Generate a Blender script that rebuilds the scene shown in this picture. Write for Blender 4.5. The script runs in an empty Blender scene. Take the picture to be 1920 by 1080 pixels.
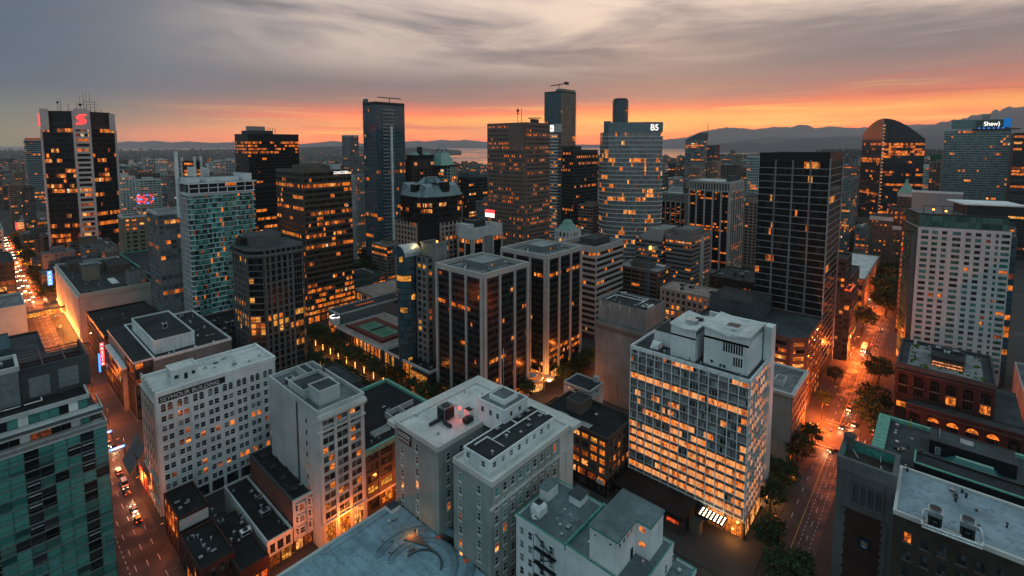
import bpy, math, random
from mathutils import Vector, Matrix
R = math.radians
sc = bpy.context.scene
COL = sc.collection

# ------------------------------------------------------------------ camera, sky, sun, exposure
H = 130.0                                   # the lookout deck the picture was taken from
F_PX, PXC, PYC, HORIZON = 915.705, 960.0, 350.0, 272.0
AX = Vector((.665765, -.063329, .743469))   # street direction X seen from the camera (right, down, forward)
AY = Vector((-.746161, -.056505, .663363))  # street direction Y
AZ = Vector((0, -.996392, -.084873))
def ray(px, py):
    r = Vector(((px - PXC) / F_PX, (py - PYC) / F_PX, 1.0))
    return Vector((AX.dot(r), AY.dot(r), AZ.dot(r)))
def Pz(px, py, z=0.0):                      # the point of the plane at height z seen in that direction
    d = ray(px, py); t = (z - H) / d.z
    return Vector((d.x * t, d.y * t, z))
def Pd(px, py, dist):
    return ray(px, py) * dist + Vector((0, 0, H))
def proj(w):
    w = Vector(w) - Vector((0, 0, H))
    c = Vector((AX.x * w.x + AY.x * w.y + AZ.x * w.z, AX.y * w.x + AY.y * w.y + AZ.y * w.z, AX.z * w.x + AY.z * w.y + AZ.z * w.z))
    return PXC + F_PX * c.x / c.z, PYC + F_PX * c.y / c.z, c.z

cd = bpy.data.cameras.new('camera'); cam = bpy.data.objects.new('camera', cd); COL.objects.link(cam)
cd.sensor_width = 36; cd.lens = F_PX / 1920 * 36
cd.shift_y = -190 / 1920
cd.clip_start = .5; cd.clip_end = 120000
cx = Vector((AX.x, AY.x, AZ.x)); cy = -Vector((AX.y, AY.y, AZ.y)); cz = -Vector((AX.z, AY.z, AZ.z))
cam.matrix_world = Matrix(((cx.x, cy.x, cz.x, 0), (cx.y, cy.y, cz.y, 0), (cx.z, cy.z, cz.z, H), (0, 0, 0, 1)))
sc.camera = cam

w = bpy.data.worlds.new('World'); sc.world = w; w.use_nodes = True
nt = w.node_tree; nt.nodes.clear()
class G:                                    # tiny node helper
    def __init__(s, nt): s.nt = nt
    def n(s, t, **kw):
        n = s.nt.nodes.new(t)
        for k, v in kw.items(): setattr(n, k, v)
        return n
    def put(s, sock, v):
        if isinstance(v, bpy.types.NodeSocket): s.nt.links.new(v, sock)
        elif v is not None:
            sock.default_value = v
    def math(s, op, a, b=None, c=None, clamp=False):
        n = s.n('ShaderNodeMath', operation=op, use_clamp=clamp)
        s.put(n.inputs[0], a); s.put(n.inputs[1], b); s.put(n.inputs[2], c)
        return n.outputs[0]
    def mix(s, f, a, b, bt='MIX'):
        n = s.n('ShaderNodeMix', data_type='RGBA', blend_type=bt)
        s.put(n.inputs[0], f); s.put(n.inputs[6], col(a)); s.put(n.inputs[7], col(b))
        return n.outputs[2]
    def ramp(s, f, stops, interp='LINEAR'):
        n = s.n('ShaderNodeValToRGB'); n.color_ramp.interpolation = interp
        e = n.color_ramp.elements
        while len(e) < len(stops): e.new(.5)
        for i, (p, c) in enumerate(stops):
            e[i].position = p; e[i].color = col(c) if not isinstance(c, (int, float)) else (c, c, c, 1)
        s.put(n.inputs[0], f)
        return n.outputs[0]
    def noise(s, vec, scale, detail=3, rough=.55, dist=0, out=0):
        n = s.n('ShaderNodeTexNoise'); s.put(n.inputs['Vector'], vec)
        n.inputs['Scale'].default_value = scale; n.inputs['Detail'].default_value = detail
        n.inputs['Roughness'].default_value = rough; n.inputs['Distortion'].default_value = dist
        return n.outputs[out]
    def xyz(s, x, y, z):
        n = s.n('ShaderNodeCombineXYZ'); s.put(n.inputs[0], x); s.put(n.inputs[1], y); s.put(n.inputs[2], z)
        return n.outputs[0]
    def sep(s, v):
        n = s.n('ShaderNodeSeparateXYZ'); s.put(n.inputs[0], v); return n.outputs
    def mapr(s, v, a, b, c=0, d=1, smooth=True):
        n = s.n('ShaderNodeMapRange', interpolation_type='SMOOTHSTEP' if smooth else 'LINEAR')
        s.put(n.inputs[0], v)
        for i, x in enumerate((a, b, c, d)): s.put(n.inputs[i + 1], x)
        return n.outputs[0]
def col(c):
    return (*c, 1.0) if isinstance(c, (tuple, list)) and len(c) == 3 else c

FWD = math.atan2(.663363, .743469)          # compass angle of the view
g = G(nt)
tc = g.n('ShaderNodeTexCoord'); d3 = g.sep(tc.outputs['Generated'])
el = g.math('MULTIPLY', g.math('ARCSINE', d3[2]), 180 / math.pi)
az = g.math('ARCTAN2', d3[1], d3[0])
# azimuth measured clockwise (to the right) from the view direction, degrees, wrapped to -180..180
azr = g.math('MULTIPLY', g.math('SUBTRACT', FWD, az), 180 / math.pi)
azr = g.math('WRAP', azr, 180, -180)
cl1 = g.noise(g.xyz(g.math('MULTIPLY', azr, .035), g.math('MULTIPLY', el, .16), 3.1), 1.0, 5, .55, .6)
cl2 = g.noise(g.xyz(g.math('MULTIPLY', azr, .055), g.math('MULTIPLY', el, 1.25), 9.7), 1.0, 5, .6, .5)
cl3 = g.noise(g.xyz(g.math('MULTIPLY', azr, .034), g.math('ADD', g.math('MULTIPLY', el, .20), g.math('MULTIPLY', azr, .010)), 5.3), 1.0, 7, .58, .5)
wob = g.math('MULTIPLY', g.math('SUBTRACT', cl1, .5), 4.0)
# the lit band climbs towards the right, where the sun went down
e2 = g.math('ADD', g.math('SUBTRACT', el, g.math('MULTIPLY', g.math('MAXIMUM', g.math('SUBTRACT', azr, -10), -14), .02)), g.math('MULTIPLY', wob, g.mapr(el, 0, 9, .1, .9)))
t = g.math('DIVIDE', e2, 30, clamp=True)
warm = g.ramp(t, [(0, (1, .19, .010)), (.035, (1, .235, .012)), (.072, (1, .42, .055)), (.098, (1, .33, .06)), (.12, (1, .205, .08)), (.145, (.74, .20, .14)),
                  (.175, (.46, .205, .18)), (.24, (.285, .20, .20)), (.40, (.47, .375, .345)), (.60, (.60, .49, .45)), (1, (.40, .39, .40))])
cool = g.ramp(t, [(0, (.34, .20, .24)), (.037, (.56, .23, .24)), (.075, (.36, .21, .24)), (.12, (.21, .175, .22)), (.24, (.175, .195, .235)),
                  (.45, (.20, .205, .24)), (.62, (.22, .22, .25)), (1, (.34, .37, .42))])
cool = g.mix(g.math('MULTIPLY', g.mapr(azr, -34, -46), .9), cool, (.085, .135, .205))
side = g.mapr(g.math('ADD', azr, g.math('MULTIPLY', wob, 2.5)), -40, -14)
skyc = g.mix(side, cool, warm)
# thin bright streaks and dark bars inside the lit band
band = g.math('MULTIPLY', g.mapr(e2, 0, 1.4), g.mapr(e2, 6.5, 3.0))
skyc = g.mix(g.math('MULTIPLY', g.math('MULTIPLY', g.mapr(cl2, .5, .66), band), g.math('MULTIPLY', side, .8)), skyc, (1.0, .58, .15))
skyc = g.mix(g.math('MULTIPLY', g.math('MULTIPLY', g.mapr(cl2, .44, .33), band), g.math('MULTIPLY', side, .75)), skyc, (.72, .14, .05))
core = g.math('MULTIPLY', g.mapr(g.math('ABSOLUTE', g.math('SUBTRACT', azr, 13)), 30, 3), g.math('MULTIPLY', g.mapr(e2, .3, 1.8), g.mapr(e2, 3.9, 2.4)))
skyc = g.mix(g.math('MULTIPLY', core, .4), skyc, (1.0, .60, .12))
# soft cloud masses above it
hi = g.mapr(el, 6.5, 11)
skyc = g.mix(g.math('MULTIPLY', g.math('MULTIPLY', g.mapr(cl3, .45, .62), hi), g.math('MULTIPLY', side, .8)), skyc, (.82, .65, .54))
skyc = g.mix(g.math('MULTIPLY', g.math('MULTIPLY', g.mapr(cl3, .49, .36), hi), .7), skyc, (.15, .14, .165))
skyc = g.mix(g.math('MULTIPLY', g.math('MULTIPLY', g.mapr(cl1, .52, .70), hi), .4), skyc, (.17, .155, .175))
skyc = g.mix(g.math('MULTIPLY', g.math('MULTIPLY', g.mapr(cl2, .54, .72), hi), g.math('MULTIPLY', side, .3)), skyc, (.66, .50, .41))
skyc = g.mix(g.mapr(el, 5.6, .8), skyc, (3.8, 2.65, .95), 'MULTIPLY')
skyc = g.mix(g.math('MULTIPLY', g.mapr(el, 7.5, 13), g.mapr(azr, -22, 12)), skyc, (1.32, 1.28, 1.2), 'MULTIPLY')
dome = g.math('MAXIMUM', g.mapr(el, 17, 42), g.mapr(g.math('ABSOLUTE', azr), 65, 115))
skyc = g.mix(dome, skyc, (.335, .495, .555))
skyc = g.mix(g.mapr(el, -1.0, -4.0), skyc, (.05, .05, .055))
st = g.n('ShaderNodeTexSky', sky_type='NISHITA'); st.sun_disc = False
SUN_EL, SUN_AZ = R(1.5), FWD - R(17)
st.sun_elevation = SUN_EL; st.sun_rotation = math.pi / 2 - SUN_AZ; st.altitude = 130
b1 = g.n('ShaderNodeBackground'); g.put(b1.inputs[0], skyc); b1.inputs[1].default_value = .85
b2 = g.n('ShaderNodeBackground'); g.put(b2.inputs[0], st.outputs[0]); b2.inputs[1].default_value = .015
ad = g.n('ShaderNodeAddShader'); wo = g.n('ShaderNodeOutputWorld')
nt.links.new(b1.outputs[0], ad.inputs[0]); nt.links.new(b2.outputs[0], ad.inputs[1]); nt.links.new(ad.outputs[0], wo.inputs[0])

sl = bpy.data.lights.new('sun', 'SUN'); so = bpy.data.objects.new('sun', sl); COL.objects.link(so)
sl.energy = .22; sl.angle = R(75); sl.color = (1, .62, .42)
so.rotation_euler = Vector((math.cos(SUN_AZ) * math.cos(R(4)), math.sin(SUN_AZ) * math.cos(R(4)), math.sin(R(4)))).to_track_quat('Z', 'Y').to_euler()
sc.view_settings.view_transform = 'Standard'; sc.view_settings.look = 'None'
sc.view_settings.exposure = .2; sc.view_settings.gamma = 1; sc.view_settings.use_curve_mapping = False
cy_ = sc.cycles
cy_.use_denoising = True; cy_.max_bounces = 4; cy_.diffuse_bounces = 2; cy_.glossy_bounces = 2; cy_.transmission_bounces = 2
cy_.volume_bounces = 1; cy_.transparent_max_bounces = 4; cy_.caustics_reflective = False; cy_.caustics_refractive = False
cy_.sample_clamp_indirect = 3; cy_.use_light_tree = True

# ------------------------------------------------------------------ helpers
rng = random.Random(7)
def tag(o, label=None, cat=None, group=None, kind=None):
    if label: o['label'] = label
    if cat: o['category'] = cat
    if group: o['group'] = group
    if kind: o['kind'] = kind
    return o
def empty(name, loc, rz=0.0):
    o = bpy.data.objects.new(name, None); COL.objects.link(o)
    o.location = loc; o.rotation_euler.z = rz; o.empty_display_size = 1
    return o
def link(name, mesh, parent=None, loc=None):
    o = bpy.data.objects.new(name, mesh); COL.objects.link(o)
    if parent: o.parent = parent
    if loc is not None: o.location = loc
    return o
class MB:
    def __init__(s): s.v = []; s.f = []; s.m = []; s.mats = []; s.sm = []
    def mi(s, mat):
        if mat not in s.mats: s.mats.append(mat)
        return s.mats.index(mat)
    def poly(s, pts, mat, smooth=False):
        b = len(s.v); s.v += [tuple(p) for p in pts]; s.f.append(tuple(range(b, b + len(pts)))); s.m.append(s.mi(mat)); s.sm.append(smooth)
    def hexa(s, p, mat, top=None):          # p: 4 bottom corners, 4 top corners
        b = len(s.v); s.v += [tuple(q) for q in p]; k = s.mi(mat); kt = s.mi(top or mat)
        for f, m in (((3, 2, 1, 0), k), ((4, 5, 6, 7), kt), ((0, 1, 5, 4), k), ((1, 2, 6, 5), k), ((2, 3, 7, 6), k), ((3, 0, 4, 7), k)):
            s.f.append(tuple(b + i for i in f)); s.m.append(m); s.sm.append(False)
    def box(s, x0, y0, z0, x1, y1, z1, mat, top=None):
        s.hexa([(x0, y0, z0), (x1, y0, z0), (x1, y1, z0), (x0, y1, z0), (x0, y0, z1), (x1, y0, z1), (x1, y1, z1), (x0, y1, z1)], mat, top)
    def prism(s, pl, z0, z1, mat, top=None, scale=1.0, pl2=None):
        n = len(pl); cxx = sum(p[0] for p in pl) / n; cyy = sum(p[1] for p in pl) / n
        pl2 = pl2 or [(cxx + (p[0] - cxx) * scale, cyy + (p[1] - cyy) * scale) for p in pl]
        b = len(s.v); s.v += [(p[0], p[1], z0) for p in pl] + [(p[0], p[1], z1) for p in pl2]
        k = s.mi(mat); kt = s.mi(top or mat)
        for i in range(n):
            j = (i + 1) % n
            s.f.append((b + i, b + j, b + n + j, b + n + i)); s.m.append(k); s.sm.append(False)
        s.f.append(tuple(b + n + i for i in range(n))); s.m.append(kt); s.sm.append(False)
        s.f.append(tuple(b + n - 1 - i for i in range(n))); s.m.append(k); s.sm.append(False)
    def cyl(s, x, y, z0, z1, r, mat, n=10, r2=None, top=None):
        r2 = r if r2 is None else r2
        a = [2 * math.pi * i / n for i in range(n)]
        s.prism([(x + r * math.cos(t), y + r * math.sin(t)) for t in a], z0, z1, mat, top, pl2=[(x + r2 * math.cos(t), y + r2 * math.sin(t)) for t in a])
    def tube(s, p, q, r, mat, n=5, r2=None):
        p = Vector(p); q = Vector(q); d = (q - p).normalized(); r2 = r if r2 is None else r2
        u = d.orthogonal().normalized(); w_ = d.cross(u); b = len(s.v); k = s.mi(mat)
        for c, rr in ((p, r), (q, r2)):
            for i in range(n):
                t_ = 2 * math.pi * i / n; s.v.append(tuple(c + (u * math.cos(t_) + w_ * math.sin(t_)) * rr))
        for i in range(n):
            j = (i + 1) % n; s.f.append((b + i, b + j, b + n + j, b + n + i)); s.m.append(k); s.sm.append(True)
        s.f.append(tuple(b + n - 1 - i for i in range(n))); s.f.append(tuple(b + n + i for i in range(n))); s.m += [k, k]; s.sm += [False, False]
    def fbox(s, fr, u0, u1, d0, d1, z0, z1, mat, top=None):
        o, t_, n_ = fr
        P = lambda u, d, z: (o[0] + t_[0] * u + n_[0] * d, o[1] + t_[1] * u + n_[1] * d, o[2] + z)
        s.hexa([P(u0, d1, z0), P(u1, d1, z0), P(u1, d0, z0), P(u0, d0, z0), P(u0, d1, z1), P(u1, d1, z1), P(u1, d0, z1), P(u0, d0, z1)], mat, top)
    def fquad(s, fr, u0, u1, d, z0, z1, mat):
        o, t_, n_ = fr
        P = lambda u, z: (o[0] + t_[0] * u + n_[0] * d, o[1] + t_[1] * u + n_[1] * d, o[2] + z)
        s.poly([P(u0, z0), P(u1, z0), P(u1, z1), P(u0, z1)], mat)
    def farch(s, fr, u, w_, d, z, mat, n=8):   # half-round window head
        o, t_, n_ = fr
        s.poly([(o[0] + t_[0] * (u + w_ / 2 * math.cos(a)) + n_[0] * d, o[1] + t_[1] * (u + w_ / 2 * math.cos(a)) + n_[1] * d, o[2] + z + w_ / 2 * math.sin(a))
                for a in [math.pi * i / n for i in range(n + 1)]], mat)
    def mesh(s, name):
        me = bpy.data.meshes.new(name); me.from_pydata(s.v, [], s.f)
        for m in s.mats: me.materials.append(M(m))
        me.polygons.foreach_set('material_index', s.m)
        me.polygons.foreach_set('use_smooth', s.sm)
        me.update(); return me
    def build(s, name, parent=None, loc=None):
        return link(name, s.mesh(name), parent, loc) if s.f else None

# ------------------------------------------------------------------ materials (made on first use)
MATS = {}; DEFS = {}
def M(name):
    if name not in MATS:
        m = bpy.data.materials.new(name); m.use_nodes = True; m.node_tree.nodes.clear()
        MATS[name] = m; fn, a, k = DEFS[name]; fn(m, *a, **k)
    return MATS[name]
def D(name, fn, *a, **k): DEFS[name] = (fn, a, k)
def fin(m, g, bsdf):
    o = g.n('ShaderNodeOutputMaterial'); m.node_tree.links.new(bsdf, o.inputs[0])
def bs(g, base, rough=.8, spec=.3, metal=0.0, emis=None, es=0.0, bump=None):
    b = g.n('ShaderNodeBsdfPrincipled'); g.put(b.inputs['Base Color'], col(base)); g.put(b.inputs['Roughness'], rough)
    g.put(b.inputs['Specular IOR Level'], spec); g.put(b.inputs['Metallic'], metal)
    if emis is not None: g.put(b.inputs['Emission Color'], col(emis)); g.put(b.inputs['Emission Strength'], es)
    if bump is not None: g.put(b.inputs['Normal'], bump)
    return b.outputs[0]
def pos(g): return g.n('ShaderNodeNewGeometry').outputs['Position']
def scl(g, v, x, y, z):
    n = g.n('ShaderNodeVectorMath', operation='MULTIPLY'); g.put(n.inputs[0], v); n.inputs[1].default_value = (x, y, z); return n.outputs[0]
def k_(c, f): return tuple(min(1, x * f) for x in c)
def m_stone(m, c, rough=.85, var=.28, streak=.5, bumpy=.15, joints=None):
    g = G(m.node_tree); p = pos(g)
    big = g.noise(p, .09, 4, .6); fine = g.noise(p, 1.7, 4, .6); st_ = g.noise(scl(g, p, 1.1, 1.1, .06), 1, 3, .6)
    c0 = g.mix(g.mapr(big, .3, .7), k_(c, 1 - var), k_(c, 1 + var * .5))
    c0 = g.mix(g.math('MULTIPLY', g.mapr(st_, .52, .75), streak), c0, k_(c, .5))
    c0 = g.mix(g.math('MULTIPLY', g.mapr(fine, .45, .8), .35), c0, k_(c, .7))
    if joints:                               # panel or block joints
        q = g.sep(p); hx = g.math('ADD', q[0], q[1])
        a = g.math('LESS_THAN', g.math('FRACT', g.math('DIVIDE', q[2], joints[1])), .05)
        b = g.math('LESS_THAN', g.math('FRACT', g.math('DIVIDE', hx, joints[0])), .04)
        c0 = g.mix(g.math('MULTIPLY', g.math('MAXIMUM', a, b), .55), c0, k_(c, .35))
    bu = g.n('ShaderNodeBump'); bu.inputs['Strength'].default_value = bumpy; bu.inputs['Distance'].default_value = .05; g.put(bu.inputs['Height'], fine)
    fin(m, g, bs(g, c0, rough, .25, bump=bu.outputs[0]))
def m_brick(m, c, c2, mortar):
    g = G(m.node_tree); p = pos(g); q = g.sep(p)
    br = g.n('ShaderNodeTexBrick'); g.put(br.inputs['Vector'], g.xyz(g.math('ADD', q[0], q[1]), q[2], 0))
    br.inputs['Color1'].default_value = col(c); br.inputs['Color2'].default_value = col(c2); br.inputs['Mortar'].default_value = col(mortar)
    br.inputs['Scale'].default_value = 1; br.inputs['Brick Width'].default_value = .6; br.inputs['Row Height'].default_value = .22; br.inputs['Mortar Size'].default_value = .02
    c0 = g.mix(g.math('MULTIPLY', g.mapr(g.noise(p, .25, 4), .4, .7), .5), br.outputs[0], k_(c, .45))
    c0 = g.mix(g.math('MULTIPLY', g.mapr(g.noise(scl(g, p, 1, 1, .08), 1, 3), .5, .75), .4), c0, k_(c2, .4))
    fin(m, g, bs(g, c0, .9, .2))
def m_roof(m, c, var=.45, c2=None, patch=.5):
    g = G(m.node_tree); p = pos(g)
    n1 = g.noise(p, .12, 5, .65, .4); n2 = g.noise(p, .6, 4, .6, 1.0); n3 = g.noise(p, 6, 3, .6)
    c0 = g.mix(g.mapr(n1, .32, .68), k_(c, 1 - var), k_(c, 1 + var * .6))
    c0 = g.mix(g.math('MULTIPLY', g.mapr(n2, .56, .66), patch), c0, c2 or k_(c, .45))
    c0 = g.mix(g.math('MULTIPLY', g.mapr(n3, .5, .8), .4), c0, k_(c, .6))
    q = g.sep(p); sm = g.math('LESS_THAN', g.math('FRACT', g.math('DIVIDE', q[0], 3.1)), .025)
    c0 = g.mix(g.math('MULTIPLY', sm, .4), c0, k_(c, .45))
    fin(m, g, bs(g, c0, .9, .25))
def m_plain(m, c, rough=.6, metal=0.0, var=.2, spec=.4):
    g = G(m.node_tree); p = pos(g); n1 = g.noise(p, .8, 4, .6)
    fin(m, g, bs(g, g.mix(g.mapr(n1, .3, .7), k_(c, 1 - var), k_(c, 1 + var)), rough, spec, metal))
def rnd(g):
    a = g.n('ShaderNodeNewGeometry').outputs['Random Per Island']; b = g.n('ShaderNodeObjectInfo').outputs['Random']
    return g.math('FRACT', g.math('ADD', g.math('MULTIPLY', a, 7.31), g.math('MULTIPLY', b, 13.7)))
def m_glass(m, c1, c2, rough=.12, spec=.5, blinds=.25, bc=(.10, .11, .11)):
    g = G(m.node_tree); r = rnd(g); p = pos(g)
    c0 = g.mix(r, c1, c2)
    r2 = g.math('FRACT', g.math('MULTIPLY', r, 17.3))
    q = g.sep(p)
    fold = g.mapr(g.noise(g.xyz(g.math('MULTIPLY', q[0], 3.5), g.math('MULTIPLY', q[1], 3.5), g.math('MULTIPLY', q[2], .15)), 1, 2), .35, .65)
    c0 = g.mix(g.math('MULTIPLY', g.math('GREATER_THAN', r2, 1 - blinds), g.math('ADD', .45, g.math('MULTIPLY', fold, .5))), c0, bc)
    bu = g.n('ShaderNodeBump'); bu.inputs['Strength'].default_value = .04; bu.inputs['Distance'].default_value = .3; g.put(bu.inputs['Height'], g.noise(p, .35, 2))
    fin(m, g, bs(g, c0, rough, spec, bump=bu.outputs[0]))
    
def m_lit(m, ca, cb, s0, s1, flat=0.0):    # a lit room behind glass: lamps, furniture and curtains as broken bright and dark shapes
    g = G(m.node_tree); r = rnd(g); p = pos(g)
    q = g.sep(p); off = g.math('MULTIPLY', r, 31.0)
    n1 = g.noise(g.xyz(g.math('ADD', g.math('MULTIPLY', g.math('ADD', q[0], q[1]), .9), off), g.math('MULTIPLY', q[2], .7), off), 1.0, 3, .6)
    n2 = g.noise(g.xyz(g.math('MULTIPLY', g.math('ADD', q[0], q[1]), 2.6), g.math('MULTIPLY', q[2], 2.2), off), 1.0, 2, .6)
    k = g.math('ADD', g.mapr(n1, .40, .58, .22, 1.1), g.mapr(n2, .52, .72, 0, .6))
    if flat: k = g.math('ADD', g.math('MULTIPLY', k, 1 - flat), flat)
    k = g.math('MULTIPLY', k, g.mapr(r, 0, 1, s0, s1, False))
    c0 = g.mix(g.mapr(n2, .4, .75), g.mix(g.math('FRACT', g.math('MULTIPLY', r, 5.7)), ca, cb), cb)
    fin(m, g, bs(g, (.03, .03, .03), .15, .4, emis=c0, es=k))
    m.cycles.emission_sampling = 'NONE'
def m_emit(m, c, s, sample=False):
    g = G(m.node_tree); fin(m, g, bs(g, (.02, .02, .02), .4, .3, emis=c, es=s))
    m.cycles.emission_sampling = 'FRONT' if sample else 'NONE'
D('white_paint', m_stone, (.78, .79, .79), .7, .2, .5); D('cream_stone', m_stone, (.46, .43, .37), .85, .2, .45)
D('pale_concrete', m_stone, (.50, .51, .50), .85, .2, .5); D('grey_concrete', m_stone, (.20, .21, .21), .9, .3, .7)
D('dark_concrete', m_stone, (.068, .075, .077), .9, .3, .6); D('rogers_grey', m_stone, (.30, .325, .30), .85, .22, .55)
D('light_trim', m_stone, (.60, .575, .54), .8, .15, .3); D('pink_stone', m_stone, (.33, .245, .215), .8, .15, .3)
D('brown_stone', m_stone, (.145, .115, .098), .85, .2, .4); D('dark_brown', m_stone, (.075, .055, .048), .85, .2, .4)
D('tan_brick', m_stone, (.23, .185, .145), .9, .2, .4); D('granite', m_stone, (.12, .125, .122), .6, .2, .3)
D('black_panel', m_plain, (.010, .014, .016), .4, 0, .3, .25); D('dark_metal', m_plain, (.03, .035, .037), .5, .3)
D('pale_fin', m_stone, (.44, .41, .385), .8, .12, .3); D('steel', m_plain, (.42, .45, .47), .4, .6); D('white_metal', m_plain, (.72, .74, .74), .5)
D('red_brick', m_brick, (.16, .06, .045), (.22, .085, .06), (.13, .10, .09)); D('dark_brick', m_brick, (.05, .026, .023), (.068, .033, .029), (.04, .03, .03))
D('brown_brick', m_brick, (.115, .085, .065), (.15, .11, .085), (.09, .08, .07)); D('grey_block', m_stone, (.13, .135, .135), .9, .3, .5, .4, (1.3, .55))
D('white_block', m_stone, (.60, .61, .60), .85, .1, .2, .1, (1.6, .8)); D('bay_cream', m_stone, (.40, .39, .345), .85, .16, .35)
D('tar_roof', m_roof, (.032, .036, .038)); D('black_roof', m_roof, (.016, .018, .019)); D('grey_roof', m_roof, (.16, .17, .175))
D('pale_roof', m_roof, (.62, .61, .59), .2); D('blue_grey_roof', m_roof, (.135, .175, .19), .35); D('slate_roof', m_roof, (.052, .062, .067))
D('gravel_roof', m_roof, (.26, .27, .27), .3); D('brown_roof', m_roof, (.06, .045, .04)); D('pink_deck', m_roof, (.36, .27, .24), .3)
D('copper_green', m_plain, (.14, .36, .28), .7, 0, .25); D('teal_trim', m_plain, (.05, .24, .19), .6, 0, .3); D('patina_roof', m_plain, (.20, .34, .28), .7, 0, .15)
D('glass', m_glass, (.010, .014, .016), (.03, .038, .042)); D('glass_black', m_glass, (.004, .007, .008), (.010, .014, .016), .16, .22, .12, (.035, .04, .04))
D('glass_blue', m_glass, (.022, .06, .08), (.045, .11, .145), .08, .6, .15, (.07, .11, .12)); D('glass_teal', m_glass, (.012, .055, .055), (.05, .20, .19), .1, .5, .5, (.07, .26, .24))
D('glass_green', m_glass, (.018, .06, .05), (.055, .17, .14), .12, .5, .35, (.09, .21, .17)); D('glass_grey', m_glass, (.06, .07, .075), (.13, .145, .15), .15, .5, .5, (.26, .27, .27))
D('glass_brown', m_glass, (.014, .012, .010), (.03, .026, .022), .12, .5, .2, (.06, .05, .045)); D('glass_pale', m_glass, (.10, .13, .14), (.22, .26, .26), .15, .5, .4, (.34, .36, .35))
D('glass_curtain', m_glass, (.03, .16, .145), (.065, .27, .235), .13, .5, .8, (.085, .30, .26))
D('lit', m_lit, (.90, .15, .010), (1, .25, .03), .45, 1.05); D('lit_dim', m_lit, (.5, .085, .010), (.7, .13, .02), .15, .42)
D('lit_hot', m_lit, (1, .27, .04), (1, .42, .11), .8, 1.35); D('lit_yellow', m_lit, (.9, .30, .03), (1, .42, .07), .4, .9); D('lit_red', m_lit, (1, .05, .02), (1, .14, .02), .6, 1.1)
D('lit_pale', m_lit, (1, .30, .08), (1, .42, .16), .55, 1.05); D('lit_green', m_lit, (.1, .8, .4), (.2, .9, .5), .4, .8)
D('lamp_glow', m_emit, (1, .26, .04), 6.0); D('lamp_white', m_emit, (1, .78, .5), 8.0); D('red_glow', m_emit, (1, .04, .03), 5.0); D('white_sign', m_emit, (1, .93, .86), 1.6)
D('red_sign', m_emit, (1, .05, .05), 1.9); D('blue_sign', m_emit, (.03, .25, 1), 2.2); D('tail_red', m_emit, (1, .05, .02), 4.0); D('head_white', m_emit, (1, .75, .45), 9.0)
D('sign_black', m_plain, (.012, .012, .013), .5); D('sign_white', m_plain, (.72, .72, .70), .6)
D('warm_sign', m_emit, (1, .62, .3), 1.6)
D('steel_dark', m_plain, (.09, .12, .12), .5, .4)
D('curtain_pale', m_glass, (.06, .25, .24), (.13, .44, .41), .13, .5, .7, (.24, .58, .54))
D('lit_office', m_lit, (1, .27, .055), (1, .40, .13), .72, 1.05, .6); D('lit_white', m_lit, (1, .62, .3), (1, .8, .55), .5, .9)

# ------------------------------------------------------------------ building kit
WCACHE = {}
def window_mesh(w_, h_, mat, frame, cross):
    key = (round(w_, 2), round(h_, 2), mat, frame, cross)
    if key not in WCACHE:
        b = MB(); fr = ((0, 0, 0), (1, 0, 0), (0, -1, 0))
        nx, nz = cross; fw = .07 if w_ < 2.5 else .09
        for i in range(nx):
            for j in range(nz):
                b.fquad(fr, w_ * i / nx, w_ * (i + 1) / nx, .02, h_ * j / nz, h_ * (j + 1) / nz, mat if (nx * nz == 1 or mat.startswith('glass') or rng.random() < .85) else 'lit_dim')
        if frame:
            for u in [w_ * i / nx for i in range(nx + 1)]:
                a = min(max(u - fw / 2, 0), w_ - fw); b.fbox(fr, a, a + fw, .0, .075, 0, h_, frame)
            for v in [h_ * j / nz for j in range(nz + 1)]:
                a = min(max(v - fw / 2, 0), h_ - fw); b.fbox(fr, 0, w_, .0, .068, a, a + fw, frame)
        WCACHE[key] = b.mesh('window')
    return WCACHE[key]
def litrow(n, p, rowp, mats, glass):
    rr = rng.random()
    pp = .72 if rr < rowp else p
    out = []; on = rng.random() < pp
    for i in range(n):
        if rng.random() > .55: on = rng.random() < pp
        if on: out.append(rng.choices(mats, (6, 3, 1, .8, .25)[:len(mats)])[0])
        else: out.append(glass)
    return out
LITS = ('lit', 'lit_dim', 'lit_hot', 'lit_yellow', 'lit_white')
ALLB = []
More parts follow.
